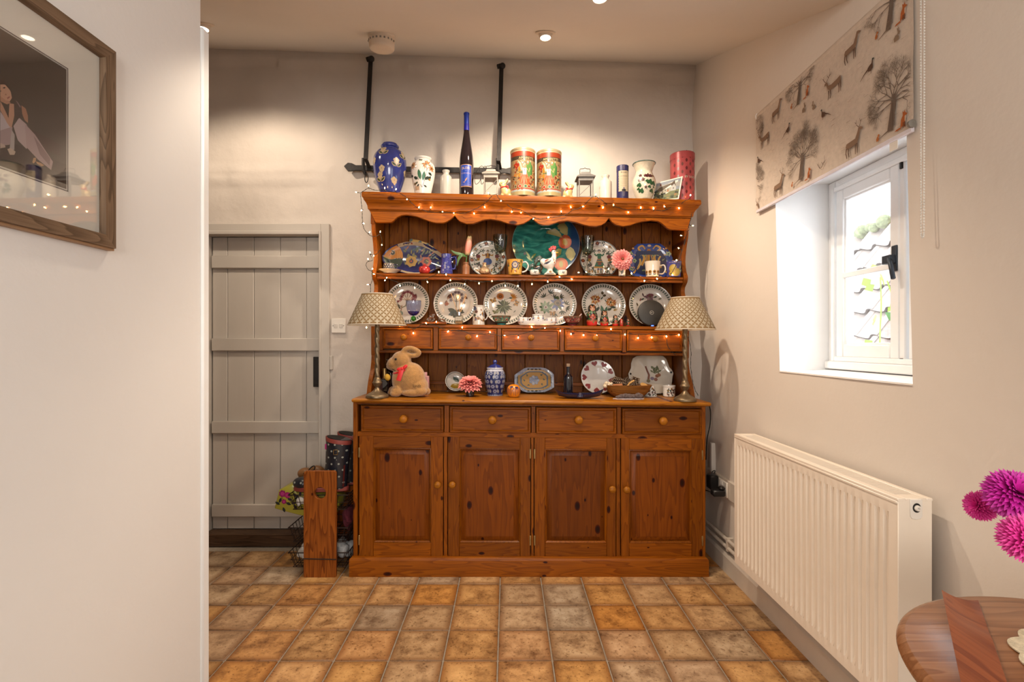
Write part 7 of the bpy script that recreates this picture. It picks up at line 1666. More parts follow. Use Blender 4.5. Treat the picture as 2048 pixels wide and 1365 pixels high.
# smoke alarm on the sloping ceiling
def on_ceiling(px, py):
    # ray from the eye meets the slope
    kx, kz = (px-CX)/F, (CY-py)/F
    Y = (2.9-.4*BW-EYE)/(kz+.0333*kx-.4); return Vector((kx*Y, Y, ceil_z(kx*Y, Y)))
slope = math.atan(.4)
c = on_ceiling(763, 70); L = tuple(c+Vector((0, 0, -.001)))
t = thing('smoke_alarm', 'round cream smoke alarm on the sloping ceiling', 'smoke alarm', L, (0, 0, 0)); k = c.y/1000
M['alarm'] = mat('cream_alarm_plastic', (.66, .56, .46), .45, var=.05)
part('mount', MB().lathe([(25*k, .012), (26.5*k, .004), (26.5*k, -.012), (24.5*k, -.018)], n=40).xf(Matrix.Rotation(slope*.35, 4, 'X')), M['alarm'], t)
part('body', MB().lathe(sp((24.5*k, -.016), (25.4*k, -.022), (25.4*k, -.040))+sp((25*k, -.042), (24.5*k, -.060), (20*k, -.068), (8*k, -.070), (.001, -.070)), n=40, cap0=False).xf(Matrix.Rotation(slope*.35, 4, 'X')), M['alarm'], t)
b = MB()
for i in range(10): a = -PI/2+(i-4.5)*.3; b.box(25.2*k*math.cos(a)-.004, 25.2*k*math.cos(a)+.004, 25.2*k*math.sin(a)-.002, 25.2*k*math.sin(a)+.002, -.036, -.028)
part('vents', b.xf(Matrix.Rotation(slope*.35, 4, 'X')), M['grey_pewter'], t)['kind'] = 'stuff'
# recessed lamps
M['lamp_glow'] = emit('lit_lamp_face', (1, .88, .70), 6)
def downlight(lx, ly, label):
    t = thing('ceiling_downlight', label, 'downlight', (lx, ly, ceil_z(lx, ly))); R4 = Matrix.Rotation(slope, 4, 'X')
    part('bezel', MB().lathe([(.030, .002), (.045, -.001), (.0455, -.004), (.044, -.006), (.034, -.007), (.030, -.004)], n=40, cap0=False).xf(R4), M['alarm'], t)
    part('lamp_tilt_ring', MB().lathe([(.0335, .02), (.030, -.014), (.027, -.022), (.0235, -.026), (.022, -.022)], n=32, cap0=False), M['alarm'], t)
    part('lamp_face', MB().lathe([(.001, -.0258), (.014, -.0255), (.0235, -.0245)], n=28, cap0=False), M['lamp_glow'], t)
downlight(*LAMPS[0], 'lit recessed ceiling lamp above the tins'); downlight(LAMPS[3][0], LAMPS[3][1], 'recessed ceiling lamp at the top edge of the picture, right of centre')
downlight(LAMPS[2][0]+.02, LAMPS[2][1], 'recessed ceiling lamp beside the white partition edge'); downlight(*LAMPS[1], 'recessed ceiling lamp over the kitchen, hidden behind the partition')
# light switch
L = tuple(P(677.5, 652, BW-.012)); t = thing('light_switch', 'cream double light switch beside the boarded door', 'switch', L); k = BW/1000
part('plate', MB().box(-14.5*k, 14.5*k, -.006, .008, -14.5*k, 14.5*k), M['white_plastic'], t, bevel=.003)
for dx in (-5.2, 5.2): part('rocker', MB().obox((dx*k, -.008, .2*k), (1, 0, 0), (0, .96, .25), (0, -.25, .96), 3.2*k, .004, 4.4*k), M['white_plastic'], t, bevel=.0015)
for dx in (-10.5, 10.5):
    b = MB(); b.ball((dx*k, -.0062, 0), .003, 8, 6, 1, .4); part('screw', b, M['grey_pewter'], t)
# ---- radiator
RY0, RY1 = 1.324, 2.28; RZ0, RZ1 = .205, .79; RX0, RX1 = 1.035, 1.125
t = thing('radiator', 'large cream double panel radiator under the window', 'radiator', (1.08, 1.80, RZ0))
mb = MB(); nr = 28; ys = []; pitch = (RY1-RY0-.05)/nr; 
for i in range(nr):
    a = RY0+.028+i*pitch
    for f, d in ((.0, 0), (.18, 0), (.34, 1), (.66, 1), (.82, 0)): ys.append((a+f*pitch, d))
ys = [(RY0+.004, 0)]+ys+[(RY1-.028, 0), (RY1-.004, 0)]
zs_ = [(RZ0, 0), (RZ0+.035, 0), (RZ0+.055, 1), (RZ1-.065, 1), (RZ1-.045, 0), (RZ1-.012, 0)]
vs = [(RX0+.007*(dy*dz), y, z) for z, dz in zs_ for y, dy in ys]; n = len(ys); fs = [(j*n+i, j*n+i+1, (j+1)*n+i+1, (j+1)*n+i) for j in range(len(zs_)-1) for i in range(n-1)]
mb.add(vs, fs); part('front_panel', mb, M['cream_metal'], t, world=True, smooth=25)
part('panel_back', MB().box(RX0+.0075, RX0+.018, RY0+.004, RY1-.004, RZ0, RZ1-.012), M['cream_metal'], t, world=True)
part('rear_panel', MB().box(RX1-.016, RX1, RY0+.01, RY1-.01, RZ0, RZ1-.012), M['cream_metal'], t, world=True, bevel=.004)
part('edge_roll', MB().box(RX0-.003, RX0+.010, RY0+.002, RY1-.002, RZ1-.016, RZ1-.008), M['cream_metal'], t, world=True, bevel=.002)
for y0_, y1_ in ((RY0, RY0+.004), (RY1-.004, RY1)): part('side_panel', MB().box(RX0-.0006, RX1, y0_, y1_+(.001 if y0_ == RY0 else 0), RZ0, RZ1-.006), M['cream_metal'], t, world=True, bevel=.0015)
g = MB()
g.box(RX0-.002, RX0+.020, RY0, RY1, RZ1-.008, RZ1); g.box(RX1-.014, RX1+.002, RY0, RY1, RZ1-.008, RZ1); g.box(RX0+.02, RX1-.014, RY0, RY0+.035, RZ1-.008, RZ1); g.box(RX0+.02, RX1-.014, RY1-.035, RY1, RZ1-.008, RZ1)
gr = part('top_cover', g, M['cream_metal'], t, world=True, bevel=.0015)
s_ = MB(); y = RY0+.038
while y < RY1-.038: s_.box(RX0+.02, RX1-.014, y, y+.0045, RZ1-.006, RZ1-.0015); y += .0085
o = part('grille_slats', s_, M['cream_metal'], t, world=True); o['kind'] = 'stuff'
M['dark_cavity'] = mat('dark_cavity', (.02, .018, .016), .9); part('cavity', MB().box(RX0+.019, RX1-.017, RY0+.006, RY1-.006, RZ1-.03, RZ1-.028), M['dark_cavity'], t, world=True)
vx, vz = 1.081, .762
part('valve_plate', MB().prism([(-.016, .026), (.016, .026), (.016, -.018), (.012, -.025), (0, -.028), (-.012, -.025), (-.016, -.018)], lambda a, b, d: (vx+a, d, vz+b), RY0-.003, RY0+.001), M['white_plastic'], t, world=True, bevel=.001)
part('valve_recess', MB().prism([(.0105*math.cos(2*PI*i/20)*1.0, .0125*math.sin(2*PI*i/20)+.004) for i in range(20)], lambda a, b, d: (vx+a, d, vz+b), RY0-.0042, RY0-.002), M['dark_cavity'], t, world=True)
b = MB().lathe([(.0075, 0), (.0075, .006), (.006, .008), (.003, .0085), (.0028, .006), (.001, .006)], n=20).xf(Matrix.Translation((vx, RY0-.003, vz+.004)) @ Matrix.Rotation(PI/2, 4, 'X')); part('vent_valve', b, M['white_plastic'], t, world=True)
for yy in (2.24, 1.40): part('tail_pipe', MB().tube([(1.09, yy, RZ0+.01), (1.09, yy, .175), (1.12, yy, .155), (1.148, yy, .15)], .009, 8), M['skirt'], t, world=True)
for yy in (1.5, 2.1): part('bracket', MB().box(RX1, 1.172, yy-.015, yy+.015, RZ0+.05, RZ1-.08), M['cream_metal'], t, world=True)
# ---- plug socket, plugs and leads in the corner right of the dresser
xw = 1.152
t = thing('wall_socket', 'wall socket in a boxed strip low on the right wall beside the dresser', 'socket', (xw, 2.56, .42))
part('back_box', MB().box(xw-.002, xw+.02, 2.36, 2.90, .385, .485), M['skirt'], t, world=True, bevel=.004)
part('face', MB().box(xw-.012, xw-.002, 2.60, 2.76, .395, .475), M['white_plastic'], t, world=True, bevel=.003)
for yy in (2.645, 2.665): part('rocker', MB().box(xw-.016, xw-.011, yy, yy+.012, .448, .470), M['white_plastic'], t, world=True, bevel=.001)
t = thing('plug_adapter', 'black upright mains adapter plugged in beside the dresser', 'plug', tuple(P(1433, 964, 2.64)))
part('body', MB().box(1.092, xw-.012, 2.695, 2.75, .411, .487), M['black_plastic'], t, world=True, bevel=.006)
part('lead', MB().tube(spline([(1.11, 2.72, .487), (1.115, 2.72, .504), (1.125, 2.71, .512), (1.118, 2.705, .497)], 4), .0025, 6), M['black_plastic'], t, world=True)
t = thing('mains_plug', 'black flat mains plug with its lead below the upright adapter', 'plug', tuple(P(1444, 985, 2.55)))
part('body', MB().box(1.072, xw-.016, 2.60, 2.645, .402, .434), M['black_plastic'], t, world=True, bevel=.006); part('pin_housing', MB().box(xw-.045, xw-.014, 2.605, 2.64, .432, .452), M['black_plastic'], t, world=True, bevel=.008)
part('lead', MB().tube(spline([(1.075, 2.622, .418), (1.06, 2.65, .42), (1.05, 2.70, .41), (1.045, 2.80, .36)], 5), .0032, 6), M['black_plastic'], t, world=True)
single('cable_trunking', MB().box(xw-.014, xw+.012, 2.79, 2.815, .482, .645), M['white_plastic'], 'narrow white vertical cable trunking above the black plug', 'trunking', bevel=.002)
pts = spline([P(1417, 805, 2.75), P(1421, 825, 2.78), P(1420, 850, 2.80), P(1414, 880, 2.83), P(1412, 920, 2.85)], 6)
single('lamp_cord', MB().tube(pts, .0028, 6), M['cable'], 'thin dark lamp cord hanging down the right side of the dresser', 'cord', smooth=60)
# ---- roller blind
BX = 1.116; BY0, BY1, BZ0, BZ1 = 1.375, 2.245, 1.795, 2.215
t = thing('roller_blind', 'cream roller blind printed with stags, trees and foxes above the window', 'blind', (BX, 1.81, BZ0))
M['linen'] = mat('oatmeal_linen', (.62, .525, .44), .95, var=.08, vs=60, bump=.25, bs=400)
mb = MB().grid(lambda u, v: (BX+.004*math.sin(PI*u)*(1-v)-.0025*nz(u, 0, v, 4), BY1+(BY0-BY1)*u, BZ0+(BZ1-BZ0)*v), 40, 12)
part('cloth', mb, M['linen'], t, world=True, smooth=80, fix=False)
part('roller', MB().tube([(BX+.014, BY0+.005, BZ1+.004), (BX+.014, BY1-.005, BZ1+.004)], .016, 14), M['linen'], t, world=True)
part('hem_bar', MB().box(BX-.002, BX+.008, BY0+.004, BY1-.004, BZ0-.010, BZ0+.004), mat('lilac_white_bar', (.70, .66, .72), .5), t, world=True, bevel=.002)
for yy, nm in ((BY1, 'end_cap'), (BY0, 'end_cap')): part(nm, MB().lathe([(.018, -.004), (.019, .004)], n=20, cap1=True).xf(Matrix.Translation((BX+.014, yy, BZ1+.004)) @ Matrix.Rotation(PI/2, 4, 'X')), M['white_plastic'], t, world=True)
b = MB().lathe([(.010, -.004), (.011, .004)], n=16, cap1=True).xf(Matrix.Translation((BX-.002, BY0+.004, BZ0+.012)) @ Matrix.Rotation(PI/2, 4, 'X')); part('hem_plug', b, M['grey_pewter'], t, world=True)
part('care_tag', MB().box(BX+.001, BX+.002, 1.432, 1.462, BZ0-.035, BZ0-.008), M['white_plastic'], t, world=True)
Lb_ = Vector((BX, 1.81, BZ0))
def SB(u, v, h): return Vector((BX-.0032-h, -u, v))-Lb_          # u runs to the right as seen from the room
p = Paint(SB, .0004, .00012)
def bl(px, py): Y = BX*1000/(px-CX); return (-Y, wz(py, Y))
inside = lambda u, v: -BY1+.004 < u < -BY0-.004 and BZ0+.002 < v < BZ1-.002
DG = '#75665a'
def seg(pts, w, col, l, w1=None):
    if all(inside(*q) for q in pts): p.line(pts, w, col, l, w1)
def tree(px, py, h, seed):
    x, y = bl(px, py); R = random.Random(seed)
    if seed == 99: return
    if inside(x, y+.01): seg([(x-.012, y), (x, y+.3*h), (x+.002, y+.45*h)], .020*h/.2, '#6e5c4e', 0, .014*h/.2)
    for q in range(9): seg([(x-.006+.0016*q, y+.01), (x-.004+.001*q, y+.40*h)], .0010, DG, 1)
    seg([(x, y+.01), (x-.05*h/.2, y-.006)], .006, '#7a6858', 0, .001)
    def br(a, b, ang, ln, w, d):
        c, e = a+ln*math.cos(ang), b+ln*math.sin(ang)
        seg([(a, b), ((a+c)/2+R.uniform(-.1, .1)*ln, (b+e)/2), (c, e)], w, DG if d > 1 else R.choice(['#7c6c5e', '#6f6054', '#8a7a6a']), 1+d % 2, w*.55)
        if d <= 0 or ln < .004: return
        for i in range(3 if d > 2 else 3): br(c, e, ang+R.uniform(-.85, .85), ln*R.uniform(.6, .88), w*.60, d-1)
    for a in (.25, .7, 1.1, 1.5, 1.9, 2.35, 2.8): br(x+.002, y+.38*h, a, h*R.uniform(.13, .18), .0042*h/.2, 5)
    for a in (3.3, -.15): br(x, y+.36*h, a, h*.15, .0036*h/.2, 4)
def poly(x, y, s, pts, col, flip=1, l=2):
    q = [(x+flip*a*s, y+b*s) for a, b in pts]
    if all(inside(*k_) for k_ in q): p.shape(q, col, l, 1)
def sg(x, y, s, pts, w, col, flip=1, l=2, w1=None): seg([(x+flip*a*s, y+b*s) for a, b in pts], w*s, col, l, None if w1 is None else w1*s)
def deer(px, py, s, flip=1, stag=False):
    x, y = bl(px, py); C1, C2 = '#8a6e58', '#6a5242'
    if stag:
        poly(x, y, s, [(-.30, .62), (-.12, .58), (.2, .62), (.46, .68), (.50, .52), (.42, .40), (.1, .36), (-.2, .36), (-.36, .48)], C1, flip); poly(x, y, s, [(-.30, .60), (-.42, .84), (-.56, .82), (-.60, .72), (-.46, .70), (-.38, .48)], C1, flip)
        for a in ([(-.30, .4), (-.30, .2), (-.34, 0)], [(-.18, .38), (-.16, .18), (-.2, .02)], [(.34, .42), (.38, .2), (.34, 0)], [(.46, .5), (.48, .2), (.46, .02)]): sg(x, y, s, a, .075, C2, flip, 2, .035)
        for a in ([(-.44, .84), (-.30, .96), (-.20, 1.10), (-.22, 1.32)], [(-.26, 1.0), (-.08, 1.1)], [(-.5, .84), (-.64, 1.0), (-.62, 1.16)], [(-.62, 1.0), (-.72, 1.12)], [(-.3, .95), (-.4, 1.1)]): sg(x, y, s, a, .032, C2, flip, 3, .012)
    else:
        poly(x, y, s, [(-.40, .60), (-.1, .62), (.20, .64), (.28, .52), (.20, .40), (-.1, .38), (-.36, .36), (-.46, .48)], C1, flip); poly(x, y, s, [(.10, .62), (.24, .86), (.30, .98), (.38, .94), (.36, .80), (.28, .52)], C1, flip); poly(x, y, s, [(.26, .92), (.30, 1.02), (.40, 1.0), (.54, .92), (.52, .87), (.38, .88)], C1, flip)
        for a in ([(-.40, .42), (-.44, .22), (-.38, 0)], [(-.30, .4), (-.30, .2), (-.24, .02)], [(.12, .42), (.12, .2), (.12, 0)], [(.2, .42), (.22, .2), (.22, .02)]): sg(x, y, s, a, .075, C2, flip, 2, .035)
        for a in ([(.30, 1.02), (.16, 1.16), (.18, 1.34)], [(.34, 1.02), (.42, 1.16), (.36, 1.34)], [(.17, 1.2), (.08, 1.28)], [(.40, 1.2), (.5, 1.26)]): sg(x, y, s, a, .03, C2, flip, 3, .012)
def fox(px, py, s, flip=1):
    x, y = bl(px, py); C = '#b2602a'
    poly(x, y, s, [(-.1, .05), (-.05, .5), (.10, .72), (.22, .66), (.26, .4), (.22, .05), (.05, .1)], C, flip); poly(x, y, s, [(.08, .68), (.06, .95), (.14, .84), (.24, .95), (.26, .80), (.42, .68), (.24, .62)], C, flip); poly(x, y, s, [(.22, .60), (.3, .62), (.28, .32), (.22, .34)], '#d2c0ac', flip, 3); poly(x, y, s, [(-.1, .1), (-.4, .08), (-.5, .0), (-.3, -.02), (-.05, 0)], C, flip)
    for a in (.12, .22): sg(x, y, s, [(a, .3), (a, 0)], .06, '#5a3420', flip, 3)
def squirrel(px, py, s):
    x, y = bl(px, py); C = '#b46a34'
    poly(x, y, s, [(-.2, 0), (-.25, .3), (-.1, .55), (.1, .5), (.2, .2), (.1, 0)], C); poly(x, y, s, [(-.05, .5), (.0, .75), (.2, .78), (.3, .62), (.15, .48)], C)
def rabbit_(px, py, s, flip=1):
    x, y = bl(px, py); C = '#8f7862'
    poly(x, y, s, [(-.3, 0), (-.36, .3), (-.2, .5), (.05, .48), (.2, .2), (.15, 0)], C, flip); poly(x, y, s, [(.0, .45), (.05, .68), (.2, .70), (.32, .58), (.2, .42)], C, flip); sg(x, y, s, [(.08, .66), (.0, .98)], .09, C, flip); sg(x, y, s, [(.14, .68), (.12, 1.0)], .08, C, flip)
def pheasant(px, py, s, flip=1):
    x, y = bl(px, py); C = '#5a4030'
    poly(x, y, s, [(-.2, .2), (-.25, .4), (-.1, .5), (.05, .55), (.16, .45), (.15, .25), (0, .15)], C, flip); sg(x, y, s, [(.08, .45), (.14, .72)], .11, C, flip, 2, .07); poly(x, y, s, [(.08, .68), (.10, .80), (.2, .78), (.27, .72), (.18, .67)], '#3f4640', flip); sg(x, y, s, [(-.18, .35), (-.5, .2), (-.85, -.05)], .10, C, flip, 2, .02); sg(x, y, s, [(.02, .2), (.02, 0)], .03, '#4a3a2c', flip)
for a in ((1600.8, 207, .18, 3), (1605.7, 358, .215, 5), (1789, 259, .225, 8), (1784.5, 56, .20, 11), (1512, 300, .16, 14), (1511, 400, .17, 17)): tree(*a)
for a in ((1554.8, 241.7, .078), (1559, 391.5, .080), (1709, 311, .080), (1705.6, 121, .078)): deer(*a)
for a in ((1668.5, 193, .080), (1530, 295, .080), (1657, 368, .080), (1525, 432, .08)): deer(*a, 1, True)
for a in ((1615, 194, .045), (1618, 358.5, .045), (1806, 257, .05), (1805.5, 43, .05)): fox(*a)
for a in ((1584.7, 217.5, .024), (1586, 374, .024), (1758, 283, .026), (1755.5, 78, .026)): squirrel(*a)
for a in ((1610, 224, .034), (1629, 219, .032, -1), (1797, 81, .036)): rabbit_(*a)
for a in ((1648, 240, .052, -1), (1578, 269, .054), (1744, 147, .055), (1518.7, 330, .05, -1)): pheasant(*a)
R = random.Random(2)
for i in range(260):
    u, v = R.uniform(-BY1+.03, -BY0-.03), R.uniform(BZ0+.02, BZ1-.02); seg([(u, v), (u+R.uniform(.004, .02), v+R.uniform(-.001, .002))], .0007, R.choice(['#a89078', '#8f7a66', '#b09a84']), 0)
p.done('woodland_print', t, M['fabric_print'])
# bead chain: two strands joined at the foot
M['bead'] = mat('white_bead', (.72, .70, .66), .4); t = thing('bead_chain', 'white bead pull chain hanging beside the blind', 'chain', (1.108, 1.335, 1.47))
cv = MB(); zt0 = 2.30; zb0 = 1.482
for dy in (-.0042, .0042):
    z = zb0+.012
    while z < zt0: cv.ball((1.108, 1.335+dy+.0015*math.sin((z-zb0)*2.2)*(-1 if dy < 0 else 1), z), .0025, 7, 5); z += .0078
for i in range(5): a = PI+PI*(i+.5)/5; cv.ball((1.108, 1.335+.0042*math.cos(a), zb0+.010+.008*math.sin(a)), .0025, 7, 5)
o = part('beads', cv, M['bead'], t, world=True); o['kind'] = 'stuff'
part('cord', MB().tube([(1.108, 1.3308, zb0+.01), (1.108, 1.3308, zt0)], .0009, 4).tube([(1.108, 1.3392, zb0+.01), (1.108, 1.3392, zt0)], .0009, 4), M['bead'], t, world=True)
# ---- framed photograph on the partition
PX = -1.0; FY0, FY1, FZ0, FZ1 = .70, 1.247, 1.437, 1.928
t = thing('framed_photograph', 'wooden framed photograph of a seated child in a pale dress, on the white partition', 'picture', (PX, .97, FZ0))
M['frame_wood'] = pine('grey_brown_frame', 2, (.24, .155, .095), (.12, .075, .045), .55, 0, 1.5); M['frame_wood_h'] = pine('grey_brown_frame_level', 1, (.24, .155, .095), (.12, .075, .045), .55, 0, 1.5); M['frame_edge'] = mat('tan_frame_edge', (.36, .21, .11), .5, var=.1)
fw = .032; fx1 = PX+.024
def fr_prism(a, b, c, d, m):   # corners in (y, z)
    mb = MB(); v = []
    for X_, ins in ((PX+.002, 0), (PX+.019, 0), (fx1, .004), (fx1-.002, .9), (PX+.012, 1), (PX+.002, 1)):
        v.append([(X_, a[0]+(c[0]-a[0])*ins, a[1]+(c[1]-a[1])*ins), (X_, b[0]+(d[0]-b[0])*ins, b[1]+(d[1]-b[1])*ins)])
    rings = [[r[0] for r in v], [r[1] for r in v]]; mb.loft(rings); return part('moulding', mb, m, t, world=True, smooth=20)
o0, o1, i0, i1 = (FY0, FZ0), (FY1, FZ1), (FY0+fw, FZ0+fw), (FY1-fw, FZ1-fw)
fr_prism((FY0, FZ0), (FY1, FZ0), (FY0+fw, FZ0+fw), (FY1-fw, FZ0+fw), M['frame_wood_h']); fr_prism((FY0, FZ1), (FY1, FZ1), (FY0+fw, FZ1-fw), (FY1-fw, FZ1-fw), M['frame_wood_h'])
fr_prism((FY0, FZ0), (FY0, FZ1), (FY0+fw, FZ0+fw), (FY0+fw, FZ1-fw), M['frame_wood']); fr_prism((FY1, FZ0), (FY1, FZ1), (FY1-fw, FZ0+fw), (FY1-fw, FZ1-fw), M['frame_wood'])
part('outer_edge', MB().box(PX+.001, PX+.016, FY0-.004, FY1+.004, FZ0-.005, FZ0).box(PX+.001, PX+.016, FY0-.004, FY1+.004, FZ1, FZ1+.005).box(PX+.001, PX+.016, FY1, FY1+.004, FZ0, FZ1), M['frame_edge'], t, world=True)
mx_ = PX+.008
part('mount', MB().box(PX+.003, mx_, FY0+.02, FY1-.02, FZ0+.02, FZ1-.02), mat('cream_mount', (.66, .63, .56), .8, var=.01), t, world=True)
part('glazing', MB().box(mx_+.002, mx_+.0032, FY0+.02, FY1-.02, FZ0+.02, FZ1-.02), pane('picture_glass', (1, 1, 1), .05), t, world=True)
Lq = Vector((PX, .97, FZ0))
def ph(px, py): Y = -mx_*1000/(CX-px); return (Y, wz(py, Y))
p = Paint(lambda u, v, h: Vector((mx_+h*.35, u, v))-Lq, .0004, .00016)
py0, py1, pz0, pz1 = .83, 1.124, 1.548, 1.817
p.rect(py0-.006, py1+.005, pz0-.005, pz1+.005, '#3a2028', 0, 1, 1); p.rect(py0-.004, py1+.003, pz0-.003, pz1+.003, '#d8d4cc', 1, 1, 1); p.rect(py0, py1, pz0, pz1, '#4d4138', 2, 1, 1)
p.rect(py0, py1, pz0, pz0+.055, '#3c2a22', 3, 1, 1); p.shape([ph(55, 255), ph(122, 290), ph(119, 312), ph(70, 290), ph(50, 275)], '#4a302a', 4)
def pp(pts, col, l): p.shape([ph(a/5.686, 140+b/5.686) for a, b in pts], col, l, 2)
SK, SK2, TU = '#cf9c80', '#b98466', '#c3a8a6'
pp([(150, 640), (215, 545), (300, 620), (340, 760), (300, 900), (200, 800)], '#cdb6b4', 5); pp([(280, 610), (400, 740), (490, 880), (600, 1045), (580, 1140), (430, 1020), (300, 880)], TU, 5)
pp([(380, 750), (470, 870), (570, 1010), (560, 1090), (450, 960)], '#9c7f80', 6); pp([(0, 640), (140, 650), (110, 850), (0, 865)], '#b59a9a', 5); pp([(0, 470), (60, 560), (120, 650), (0, 690)], '#d0c0c2', 6)
pp([(130, 680), (165, 740), (160, 910), (105, 910)], '#c0b4ae', 6); pp([(80, 900), (120, 888), (175, 930), (160, 966), (110, 966)], '#d6bea8', 7); pp([(0, 830), (50, 850), (60, 880), (0, 892)], '#d0b8a8', 7)
pp([(165, 350), (240, 400), (255, 520), (200, 560), (150, 520)], '#4c3a36', 5); pp([(175, 345), (195, 360), (235, 420), (225, 430)], '#a08488', 6); pp([(240, 402), (290, 440), (315, 520), (316, 604), (278, 572), (250, 500)], SK2, 6)
pp([(105, 380), (155, 388), (160, 520), (130, 655), (98, 640), (95, 520)], SK, 7); pp([(0, 355), (35, 420), (100, 560), (105, 640), (75, 600), (0, 455)], SK, 8); pp([(0, 296), (60, 345), (120, 372), (75, 392), (20, 366), (0, 354)], '#c99478', 9)
pp([(0, 150), (45, 150), (85, 190), (118, 245), (132, 318), (105, 362), (60, 345), (0, 300)], '#dcab8e', 8)
pp([(0, 95), (40, 125), (95, 185), (120, 240), (80, 185), (35, 158), (0, 165)], '#4c352a', 9); pp([(120, 235), (140, 320), (150, 345), (130, 330)], '#4c352a', 7)
pp([(24, 206), (44, 194), (62, 200), (46, 213)], '#3a2a26', 10); pp([(0, 236), (8, 230), (10, 244), (0, 250)], '#3a2a26', 10); pp([(50, 275), (66, 268), (74, 284), (58, 290)], '#b47e62', 10); pp([(74, 316), (104, 298), (108, 314), (84, 332)], '#a4584e', 10)
pp([(378, 1000), (408, 1000), (402, 1040), (380, 1064), (364, 1050)], '#d0a070', 8); pp([(405, 1040), (460, 1058), (502, 1085), (470, 1096), (420, 1070)], '#d0a070', 8); pp([(360, 1070), (652, 1160), (650, 1290), (415, 1195), (418, 1080)], '#453a34', 4)
p.done('photograph', t, M['print'])
# ================================================================= the wire storage rack in the left corner
YK = 2.564
t = thing('storage_rack', 'upright storage rack of wire baskets between pine end boards left of the dresser', 'rack', (wx(640, YK), 2.76, 0)); Lr = t.location.copy()
bx0, bx1 = wx(607, YK), wx(671.5, YK); bz1 = wz(943, YK); hxc, hzc, hr = wx(640, YK), wz(987, YK), 11.5*YK/1000
def endboard(y0, y1):
    rr = .012; rect = [(bx0, 0), (bx1, 0), (bx1, bz1-rr), (bx1-rr*.3, bz1-rr*.3), (bx1-rr, bz1), (bx0+rr, bz1), (bx0+rr*.3, bz1-rr*.3), (bx0, bz1-rr)]
    outer = []
    for (a0_, b0_), (a1_, b1_) in zip(rect, rect[1:]+rect[:1]):
        k_ = max(1, int(math.hypot(a1_-a0_, b1_-b0_)/.03)); outer += [(a0_+(a1_-a0_)*i/k_, b0_+(b1_-b0_)*i/k_) for i in range(k_)]
    n = len(outer); inner = []
    for a_, b_ in outer: d_ = math.hypot(a_-hxc, b_-hzc); inner.append((hxc+hr*(a_-hxc)/d_, hzc+hr*(b_-hzc)/d_))
    mb = MB(); vs = [(a, y, b) for y in (y0, y1) for a, b in outer]+[(a, y, b) for y in (y0, y1) for a, b in inner]; fs = []
    for i in range(n):
        j = (i+1) % n; fs += [(i, j, 2*n+j, 2*n+i), (n+j, n+i, 3*n+i, 3*n+j), (i, n+i, n+j, j), (2*n+i, 2*n+j, 3*n+j, 3*n+i)]
    mb.add(vs, fs); return part('end_board', mb, M['rack_pine'], t, world=True, bevel=.0015, smooth=30)
M['rack_pine'] = pine('red_pine_board', 2, (.33, .095, .014), (.15, .036, .006), .4, .6)
endboard(YK, YK+.020); endboard(2.93, 2.95)
kx0, kx1 = wx(594, 2.70), wx(699, 2.62); ky0, ky1 = 2.592, 2.92
M['wire'] = mat('brown_black_wire', (.025, .015, .012), .5, .4)
for zt_, zb_ in ((.415, .335), (.245, .165), (.115, .035)):
    m = MB(); r = .0032; ins = .018
    def loop(z, o, rr): m.tube([(kx0+o, ky0+o, z), (kx1-o, ky0+o, z), (kx1-o, ky1-o, z), (kx0+o, ky1-o, z)], rr, 6, True)
    loop(zt_, 0, r); loop(zb_, ins, r*.7); loop((zt_+zb_)/2, ins*.5, r*.6)
    for i in range(9): x = kx0+(kx1-kx0)*(i+.5)/9; xx = kx0+ins+(kx1-kx0-2*ins)*(i+.5)/9; m.tube([(x, ky0, zt_), (xx, ky0+ins, zb_), (xx, ky1-ins, zb_), (x, ky1, zt_)], .0018, 5)
    for i in range(9): y = ky0+(ky1-ky0)*(i+.5)/9; yy = ky0+ins+(ky1-ky0-2*ins)*(i+.5)/9; m.tube([(kx0, y, zt_), (kx0+ins, yy, zb_), (kx1-ins, yy, zb_), (kx1, y, zt_)], .0018, 5)
    part('wire_basket', m, M['wire'], t, world=True, smooth=60)
m = MB().tube([(bx0-.003, YK-.003, .098), (bx1+.003, YK-.003, .094)], .003, 6); part('front_wire', m, M['wire'], t, world=True)
